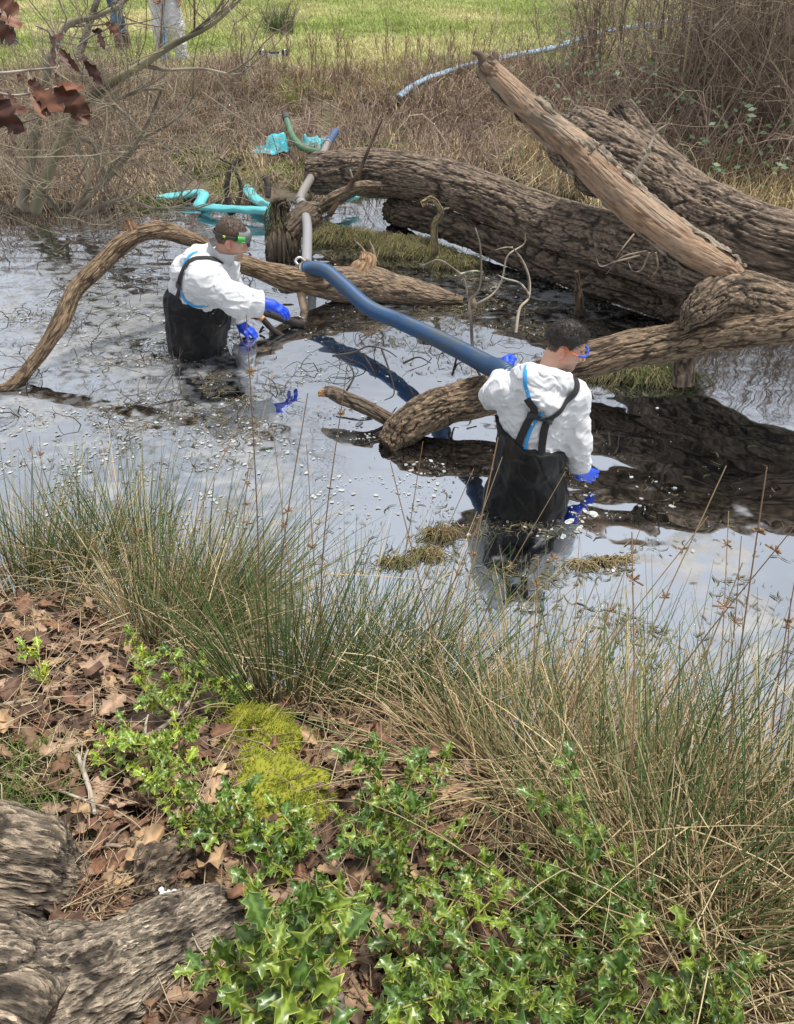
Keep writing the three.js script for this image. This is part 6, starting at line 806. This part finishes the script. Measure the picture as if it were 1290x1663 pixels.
// right thicket: separate bare shrubs
const upCols = [[0.29, 0.225, 0.165], [0.22, 0.165, 0.12], [0.34, 0.27, 0.2], [0.19, 0.14, 0.11], [0.4, 0.32, 0.23]];
function upright(label, px, py, n, h, o = {}) { const b = hit(px, py), t = thing('bare_shrub', b, label, 'shrub', 'bare shrubs on the right bank'), shoots = new MB(), w = new MB();
  for (let i = 0; i < n; i++) { const a = rr(0, 6.28), q = rr(0, o.r || 0.35), p = V(b.x + Math.cos(a) * q, b.y, b.z + Math.sin(a) * q); p.y = H(p.x, -p.z); const d = V(Math.cos(a) * 0.3 + (o.lx || 0) + rr(-0.18, 0.18), 1, Math.sin(a) * 0.2 + rr(-0.15, 0.15)).normalize(); const r = rr(0.007, 0.017), L = h * rr(0.7, 1.15); const pts = [p.clone()]; let k = p.clone(); for (let j = 0; j < 6; j++) { d.add(V(rr(-1, 1), 0.2, rr(-1, 1)).multiplyScalar(0.09)).normalize(); k = k.clone().addScaledVector(d, L / 6); pts.push(k.clone()); } const c = tint(pick(upCols), rr(0.8, 1.2)); shoots.tube(pts, [r, r * 0.45], c, 5, false); for (let j = 0; j < 12; j++) { const u = rr(0.15, 1) * 6, f = Math.min(5, Math.floor(u)); branchy(w, pts[f].clone().lerp(pts[f + 1], u - f), V(rr(-1, 1), rr(0.1, 1.2), rr(-1, 1)).normalize(), rr(0.3, 0.8), rr(0.003, 0.006), 1, { cols: upCols, kids: [1, 4], wig: 0.2 }); } }
  stuff(shoots.build('shoots', twigMat, t, b)); stuff(w.build('twigs', twigMat, t, b)); }
seed(211);
upright('bare shrub on the right bank, leftmost of the clump, near the pale blue hose', 930, 130, 12, 1.3, { r: 0.5 }); upright('bare shrub on the right bank above the broken branch', 1000, 150, 16, 1.9, { r: 0.45 }); upright('tall pale stemmed shrub on the right bank leaning right', 1090, 170, 24, 2.6, { r: 0.35, lx: 0.15 }); upright('dense bare shrub on the right bank above the thick trunk', 1160, 190, 22, 2.4, { r: 0.5 }); upright('bare shrub at the upper right edge', 1260, 200, 20, 2.4, { r: 0.5, lx: -0.05 }); upright('low bare shrub on the right edge behind the trunk', 1290, 260, 14, 1.4, { r: 0.5 }); upright('dense bare shrub right behind the dry grass and the thick trunk', 1090, 232, 16, 2.0, { r: 0.4 }); upright('dense bare shrub behind the leafy seedling on the right bank', 1190, 236, 18, 2.3, { r: 0.45 }); upright('dense bare shrub at the right edge above the dry grass', 1285, 238, 18, 2.4, { r: 0.5 }); upright('dense bare shrub beyond the right edge of the dry grass', 1400, 245, 26, 2.6, { r: 0.6 }); upright('bare shrub furthest back at the upper right', 1200, 100, 16, 2.4, { r: 0.6 });
// arching bramble stems with a few leaves
{ const w = new MB(), lv = new MB(); for (let i = 0; i < 1500; i++) { const px = rr(560, 1330), py = rr(120, 330); const p = hit(px, py); const dens = sstep(820, 1000, px) * 0.85 + 0.15; if (R() > dens || p.z > -6.4) continue; const a = rr(0, 6.28), L = rr(0.5, 1.4), e = p.clone().add(V(Math.cos(a) * L, rr(-0.05, 0.25), Math.sin(a) * L * 0.8)), mid = p.clone().lerp(e, 0.5).add(V(0, rr(0.3, 0.85), 0)); e.y = Math.max(e.y, H(e.x, -e.z) + 0.03); const pts = smooth([p, mid, e], 9); w.tube(pts, [rr(0.003, 0.006), 0.002], tint(pick([[0.24, 0.165, 0.13], [0.19, 0.125, 0.1], [0.33, 0.255, 0.19], [0.28, 0.19, 0.15], [0.42, 0.34, 0.25]]), rr(0.7, 1.2)), 3, false);
    if (R() < 0.22 && px > 900) for (let k = 0; k < 6; k++) { const q = pts[2 + Math.floor(R() * 7)].clone().add(V(rr(-0.08, 0.08), rr(-0.04, 0.06), rr(-0.08, 0.08))), s = rr(0.025, 0.05), n = V(rr(-0.6, 0.6), 1, rr(-0.2, 0.9)).normalize(), x = V(rr(-1, 1), 0, rr(-1, 1)).cross(n).normalize(), y = n.clone().cross(x), c = tint([0.06, 0.115, 0.045], rr(0.6, 1.5)), V4 = [[0, -1], [0.6, 0], [0, 1.1], [-0.6, 0]].map(([u, v]) => lv.vert(q.x + (x.x * u + y.x * v) * s, q.y + (x.y * u + y.y * v) * s, q.z + (x.z * u + y.z * v) * s, n.x, n.y, n.z, c)); lv.i.push(V4[0], V4[1], V4[2], V4[0], V4[2], V4[3]); } }
  const o = w.build('bramble_stems', twigMat, scene); tag(o, 'arching brown bramble stems over the right far bank', 'brambles', null, 'stuff'); const l = lv.build('bramble_leaves', new THREE.MeshStandardMaterial({ vertexColors: true, roughness: 0.55, side: THREE.DoubleSide }), scene); tag(l, 'sparse dark green bramble leaves on the right bank', 'bramble leaves', null, 'stuff'); }
{ const w = new MB(); seed(215); for (let i = 0; i < 1150; i++) { const p = hit(rr(850, 1750), rr(70, 330)); if (p.z > -6.0 || H(p.x, -p.z) < 0.02) continue; branchy(w, p, V(rr(-0.9, 0.9), rr(0.3, 1.2), rr(-0.4, 0.5)).normalize(), rr(0.35, 1.0) * (p.x > 3.4 ? 1.6 : 1), rr(0.003, 0.006), 1, { cols: [[0.2, 0.14, 0.11], [0.15, 0.1, 0.08], [0.27, 0.2, 0.15], [0.33, 0.26, 0.19]], kids: [2, 5], wig: 0.3, droop: 0.18 }); } const o = w.build('dead_thicket', twigMat, scene); tag(o, 'tangle of dead brown stems filling the right far bank', 'thicket', null, 'stuff'); }
// small broad-leaved seedling on the right bank
{ const b = hit(1215, 300), t = thing('leafy_seedling', b, 'small seedling with round green leaves in the dry grass behind the trunk', 'plant'); const m = new MB(), p = atD(1210, 300, -b.z), e = atD(1205, 270, -b.z); m.tube([b, p, e], [0.006, 0.003], [0.2, 0.2, 0.08], 5); m.build('stem', twigMat, t, b); for (const [x, y] of [[1203, 272], [1212, 285], [1220, 290], [1198, 285], [1205, 296], [1226, 287]]) { const g = new THREE.SphereGeometry(0.055, 10, 6); g.scale(0.8, 0.12, 1); const q = atD(x, y, -b.z - rr(-0.03, 0.03)); g.rotateX(0.7 + rr(-0.3, 0.3)); g.rotateZ(rr(-0.5, 0.5)); g.translate(q.x - b.x, q.y - b.y, q.z - b.z); add('leaf', g, new THREE.MeshStandardMaterial({ color: rgb(0.11, 0.2, 0.04), roughness: 0.5 }), t); } }
// ---------------------------------------------------------------- grass as ground cover
function clump(n, h, w, sp, droop) { const m = new MB(); for (let i = 0; i < n; i++) { const a = rr(0, 6.28), q = Math.sqrt(R()) * sp, p = V(Math.cos(a) * q, 0, Math.sin(a) * q), d = V(Math.cos(a) * rr(0, 0.7) + rr(-0.3, 0.3), 1, Math.sin(a) * rr(0, 0.7) + rr(-0.3, 0.3)).normalize(), L = h * rr(0.45, 1.1), f = V(Math.cos(a + 1.57), 0, Math.sin(a + 1.57)), v = rr(0.65, 1.25), c = [v, v, v]; const P = [p, p.clone().addScaledVector(d, L * 0.5), p.clone().addScaledVector(d, L)]; P[2].y -= L * droop * rr(0.3, 1); P[2].x += d.x * L * droop * 0.5; P[2].z += d.z * L * droop * 0.5; const id = []; P.forEach((s, k) => { const ww = w * [1, 0.8, 0.15][k], t = tint(c, [0.7, 1, 1.1][k]); id.push(m.vert(s.x - f.x * ww, s.y, s.z - f.z * ww, 0, 0.8, 0.6, t), m.vert(s.x + f.x * ww, s.y, s.z + f.z * ww, 0, 0.8, 0.6, t)); }); for (let k = 0; k < 4; k += 2) m.i.push(id[k], id[k + 1], id[k + 2], id[k + 1], id[k + 3], id[k + 2]); } const g = m.geo(); g.computeVertexNormals(); return g; }
const bladeMat = new THREE.MeshStandardMaterial({ vertexColors: true, roughness: 0.85, side: THREE.DoubleSide });
function scatter(name, label, cat, geos, n, fn) { geos.forEach((g, gi) => { const im = new THREE.InstancedMesh(g, bladeMat, n); im.name = numbered(name); let c = 0; for (let i = 0; i < n; i++) { const r = fn(i); if (!r) continue; const [p, s, col, sy] = r; M4.compose(p, new THREE.Quaternion().setFromEuler(new THREE.Euler(rr(-0.15, 0.15), rr(0, 6.28), rr(-0.15, 0.15))), V(s, s * (sy || 1), s)); im.setMatrixAt(c, M4); im.setColorAt(c, rgb(...col)); c++; } im.count = c; im.castShadow = im.receiveShadow = true; scene.add(im); tag(im, label, cat, geos.length > 1 ? name.replace(/_/g, ' ') : null, 'stuff'); }); }
seed(221);
const fieldG = [clump(26, 0.11, 0.004, 0.12, 0.35), clump(30, 0.14, 0.004, 0.14, 0.5)];
scatter('field_grass', 'rough green and straw coloured grass covering the field', 'grass', fieldG, 26000, () => { const d = 11 + 21 * Math.pow(R(), 1.4), x = rr(-0.62, 0.62) * (d + 1.5), tf = d - farShore(x); if (tf < 3.2 + 0.9 * fbm(x * 0.7, d * 0.7, 3, 3)) return null; const k = clamp(0.34 + 1.0 * fbm(x * 0.5, d * 0.32, 12, 4) + 0.5 * fbm(x * 2.2, d * 1.4, 2, 2) + rr(-0.22, 0.22)); return [V(x, H(x, d) - 0.01, -d), rr(0.8, 1.4) * (1 + 0.02 * (d - 11)), tint(mix([0.37, 0.45, 0.13], [0.72, 0.64, 0.35], k), rr(0.8, 1.2))]; });
const deadG = [clump(34, 0.42, 0.0042, 0.1, 0.5), clump(30, 0.5, 0.004, 0.12, 0.75), clump(40, 0.3, 0.004, 0.16, 0.9)];
scatter('dry_grass', 'dry straw coloured grass along the far bank', 'dry grass', deadG, 2300, () => { const x = rr(-7, 7.5), fs = farShore(x), tf = rr(0.05, 4.3), d = fs + tf; let k = noise(x * 0.9, d * 0.9, 6) * 0.5 + 0.5; k *= x > 0.2 ? 1.25 : x < -2.2 ? 0.9 : tf > 1.8 ? 0.5 : 0.12; if (x > 1.8 && tf > 2.3) k *= 0.4; if (x < 1 && tf > 1) k *= 0.6; if (x > -2.6 && x < 1 && tf < 2) k *= 0.3; if (R() > k + 0.15) return null; const c = x > 1.4 && tf < 2.2 ? [0.58, 0.47, 0.27] : pick([[0.42, 0.32, 0.21], [0.32, 0.24, 0.17], [0.5, 0.4, 0.25], [0.3, 0.22, 0.17], [0.36, 0.26, 0.22]]); return [V(x, H(x, d) - 0.02, -d), rr(0.6, 1.25) * (x > 0.2 ? 1.15 : 1), tint(c, rr(0.75, 1.2))]; });
scatter('marsh_grass', 'low green marsh grass and moss between the hoses', 'marsh grass', [clump(40, 0.12, 0.004, 0.14, 0.7)], 3200, () => { const x = rr(-2.9, 1.5), fs = farShore(x), d = fs + rr(-0.1, 2.0); if (noise(x * 2.2, d * 2.2, 21) < -0.05) return null; return [V(x, Math.max(0, H(x, d)) - 0.01, -d), rr(0.5, 1.2), tint(pick([[0.17, 0.26, 0.05], [0.26, 0.29, 0.08], [0.34, 0.29, 0.12], [0.13, 0.2, 0.05], [0.25, 0.2, 0.1]]), rr(0.7, 1.25))]; });
// dock and dead flower stalks on the field edge
{ const w = new MB(); for (let i = 0; i < 90; i++) { const p = hit(rr(380, 860), rr(92, 200)), h = rr(0.3, 0.75); const e = p.clone().add(V(rr(-0.1, 0.1), h, rr(-0.1, 0.1))); w.tube([p, p.clone().lerp(e, 0.5).add(V(rr(-0.02, 0.02), 0, 0)), e], [0.006, 0.003], tint([0.28, 0.2, 0.14], rr(0.7, 1.2)), 4, false); for (let k = 0; k < 12; k++) { const q = p.clone().lerp(e, rr(0.4, 1)); w.tube([q, q.clone().add(V(rr(-0.06, 0.06), rr(0.03, 0.12), rr(-0.06, 0.06)))], [0.004, 0.003], tint([0.24, 0.16, 0.11], rr(0.7, 1.3)), 3, false); } } const o = w.build('dead_weeds', twigMat, scene); tag(o, 'dead brown weed stalks along the field edge', 'dead weeds', null, 'stuff'); }
// dark rush clump out in the field
{ const b = hit(455, 62), t = thing('rush_tussock', b, 'dark green rush tussock out in the field behind the case', 'rushes'), m = new MB(); for (let i = 0; i < 260; i++) { const a = rr(0, 6.28), q = rr(0, 0.25), p = V(b.x + Math.cos(a) * q, b.y, b.z + Math.sin(a) * q), e = p.clone().add(V(Math.cos(a) * rr(0, 0.35), rr(0.3, 0.6), Math.sin(a) * rr(0, 0.35))); m.tube([p, p.clone().lerp(e, 0.5).add(V(0, 0.05, 0)), e], [0.006, 0.002], tint(pick([[0.09, 0.13, 0.06], [0.13, 0.17, 0.07], [0.2, 0.2, 0.1]]), rr(0.7, 1.2)), 3, false); } stuff(m.build('stems', twigMat, t, b)); }
// ---------------------------------------------------------------- grass islands in the pond
function island(label, list, n, cols) { const b = onY(list[0][0], list[0][1]), t = thing('grass_island', b, label, 'floating grass'); const m = new MB(), gs = []; for (const [x, y, rx, h] of list) { const p = onY(x, y); const g = new THREE.SphereGeometry(1, 28, 16), q = g.attributes.position; for (let i = 0; i < q.count; i++) { const a = q.getX(i), c = q.getY(i), d = q.getZ(i), k = 1 + 0.35 * fbm(a * 2.5 + x, c * 2, d * 2.5, 3); q.setXYZ(i, a * rx * k, c * h * k, d * rx * 0.45 * k); } g.translate(p.x - b.x, -b.y, p.z - b.z); g.computeVertexNormals(); gs.push(g);
    for (let i = 0; i < n * rx; i++) { const a = rr(0, 6.28), s = Math.sqrt(R()) * rx, u = V(p.x + Math.cos(a) * s, h * 0.8 * (1 - (s / rx) ** 2), p.z + Math.sin(a) * s * 0.45), e = u.clone().add(V(rr(-0.12, 0.12) + Math.cos(a) * 0.05, rr(0.0, 0.1), rr(-0.05, 0.13)).multiplyScalar(Math.min(1, 0.3 + rx * 3))); const mid = u.clone().lerp(e, 0.5).add(V(0, rr(0.02, 0.05) * Math.min(1, rx * 5), 0)); e.y = Math.max(0.004, e.y - 0.05); m.tube([u, mid, e], [0.003, 0.0012], tint(pick(cols), rr(0.6, 1.25)), 3, false); } }
  add('sod', mergeGeometries(gs), new THREE.MeshStandardMaterial({ color: rgb(0.075, 0.065, 0.035), roughness: 1 }), t); stuff(m.build('blades', twigMat, t, b)); }
seed(231); const IS = [[0.17, 0.17, 0.06], [0.24, 0.2, 0.09], [0.13, 0.14, 0.04], [0.3, 0.25, 0.13], [0.1, 0.09, 0.045]];
island('brown green grass island beside the mossy stump and grey hose', [[560, 392, 0.3, 0.09], [610, 395, 0.22, 0.05], [525, 385, 0.16, 0.12], [660, 400, 0.22, 0.04]], 3600, IS); island('low grass island around the foot of the hooked snag', [[700, 415, 0.2, 0.035], [740, 430, 0.2, 0.03], [650, 412, 0.2, 0.05]], 2600, IS); island('green grass island under the lower limb, right of the nearer man', [[1040, 612, 0.22, 0.05], [1090, 618, 0.16, 0.04], [980, 610, 0.14, 0.03]], 3200, [[0.14, 0.17, 0.05], [0.22, 0.2, 0.09], [0.1, 0.11, 0.04], [0.32, 0.28, 0.16]]);
island('raft of matted dead reeds floating left of the nearer man', [[715, 868, 0.07, 0.035], [690, 900, 0.07, 0.012], [640, 912, 0.06, 0.01]], 2600, [[0.26, 0.2, 0.1], [0.18, 0.14, 0.07], [0.34, 0.27, 0.14], [0.12, 0.1, 0.045]]); island('thin raft of dead reeds floating in front of the nearer man', [[945, 916, 0.04, 0.006], [985, 911, 0.05, 0.007], [1010, 908, 0.03, 0.005]], 2400, [[0.3, 0.23, 0.12], [0.2, 0.16, 0.08], [0.36, 0.29, 0.15]]);
{ const w = new MB(); seed(241); for (let i = 0; i < 150; i++) { const p = onY(i % 3 ? rr(0, 460) : rr(480, 900), i % 3 ? rr(370, 700) : rr(420, 620), 0); if (H(p.x, -p.z) > -0.1 || Math.hypot(p.x + 1.43, p.z + 4.95) < 0.3) continue; const a = rr(0, 6.28), L = rr(0.06, 0.3), e = p.clone().add(V(Math.cos(a) * L, rr(0, 0.1), Math.sin(a) * L * 0.7)); branchy(w, V(p.x, -0.01, p.z), e.sub(p).normalize(), L, rr(0.002, 0.005), 1, { cols: [[0.035, 0.028, 0.022], [0.06, 0.045, 0.035], [0.1, 0.08, 0.06]], kids: [0, 3], wig: 0.25, up: -0.05 }); } const o = w.build('drowned_twigs', twigMat, scene); tag(o, 'small black drowned twigs poking up across the left half of the pond', 'twigs', null, 'stuff'); }
// ---------------------------------------------------------------- floating scraps, film flecks
function floaters(name, label, cat, geo, mat, n, spots, box, fn) { const im = new THREE.InstancedMesh(geo, mat, n); im.name = numbered(name); let c = 0; for (let i = 0; i < n * 12 && c < n; i++) { const x = rr(box[0], box[1]), z = -rr(box[2], box[3]); if (H(x, -z) > -0.005) continue; const k = sumUp(spots, x, z); if (R() > k * (0.3 + 1.3 * noise(x * 5, z * 7, 31) + 0.6 * noise(x * 17, z * 23, 32)) + (fn.base || 0)) continue; const s = fn(x, z); M4.compose(V(x, ripple(x, z) + 0.003 + rr(0, 0.002), z), new THREE.Quaternion().setFromEuler(new THREE.Euler(0, rr(0, 6.28), 0)), V(s[0], s[1], s[2])); im.setMatrixAt(c, M4); im.setColorAt(c, rgb(...s[3])); c++; } im.count = c; im.castShadow = im.receiveShadow = true; scene.add(im); tag(im, label, cat, null, 'stuff'); }
{ const blob = (() => { const g = new THREE.CircleGeometry(1, 12), p = g.attributes.position; g.rotateX(-Math.PI / 2); for (let i = 1; i < p.count; i++) { const k = 1 + 0.35 * noise(p.getX(i) * 1.7, p.getZ(i) * 1.7, 4); p.setXYZ(i, p.getX(i) * k, 0, p.getZ(i) * k); } p.setY(0, 0.35); g.computeVertexNormals(); return g; })();
  const foamM = new THREE.MeshStandardMaterial({ roughness: 0.55 }), f1 = () => { const s = 0.0018 + 0.0085 * Math.pow(R(), 5); return [s * rr(0.8, 1.8), s * 0.3, s, tint([0.43, 0.44, 0.43], rr(0.5, 1))]; }; f1.base = 0.002;
  floaters('foam_flecks', 'small white flecks of foam floating on the pond', 'foam', blob, foamM, 7500, foamSpots, [-4.4, 2.6, 1.9, 8.6], f1);
  const f2 = () => { const s = rr(0.01, 0.024); return [s * rr(0.9, 2.2), 0.004, s * rr(0.6, 1), tint([0.52, 0.54, 0.55], rr(0.8, 1))]; };
  floaters('foam_patches', 'larger white foam patches around the nearer man and limb end', 'foam', blob, foamM, 14, [[gau(onY(720, 745), 0.3), 0.5], [gau(onY(930, 840), 0.25), 0.35], [gau(onY(600, 700), 0.2), 0.2]], [-0.6, 1.3, 2.4, 4.4], f2);
  const bl = new MB(); bl.tube([V(-1, 0, 0), V(-0.3, 0.06, 0.18), V(0.4, 0.05, 0.2), V(1, 0, -0.1)], (u) => 0.09 * (1 - 0.7 * Math.abs(u * 2 - 1)), [1, 1, 1], 3, false);
  const dC = [[0.1, 0.085, 0.04], [0.16, 0.12, 0.06], [0.07, 0.075, 0.03], [0.26, 0.2, 0.11], [0.05, 0.045, 0.03]], f3 = () => { const s = rr(0.006, 0.014) + 0.026 * Math.pow(R(), 4); return [s, s * 0.5, s * rr(0.8, 2), tint(pick(dC), rr(0.7, 1.2))]; }; f3.base = 0.006;
  floaters('pond_debris', 'brown and olive scraps of reed drifting on the pond', 'debris', bl.geo(), std({ roughness: 0.6 }), 20000, debrisSpots, [-4.6, 2.8, 1.6, 9], f3);
  const leafP = new MB(); { const v = [[-1, 0], [-0.3, 0.16], [0.5, 0.1], [1, -0.06], [0.4, -0.12], [-0.3, -0.13]].map(([x, z]) => leafP.vert(x, 0.02 + 0.12 * x * x, z, 0, 1, 0, [1, 1, 1])); for (let i = 1; i < 5; i++) leafP.i.push(v[0], v[i], v[i + 1]); }
  const f4 = () => { const s = rr(0.014, 0.032); return [s, s * 0.6, s, tint([0.075, 0.07, 0.03], rr(0.7, 1.4))]; };
  floaters('floating_leaves', 'narrow olive willow leaves scattered on the water at the lower right', 'floating leaves', leafP.geo(), new THREE.MeshStandardMaterial({ vertexColors: true, roughness: 0.5, side: THREE.DoubleSide }), 1700, [[gau(onY(1060, 960), 0.45), 0.4], [gau(onY(1180, 1000), 0.4), 0.4], [gau(onY(950, 930), 0.25), 0.4], [gau(onY(1100, 1060), 0.3), 0.5], [gau(onY(300, 700), 0.5), 0.1]], [-3.4, 2.2, 1.6, 6.5], f4); }
renderer.render(scene, camera);
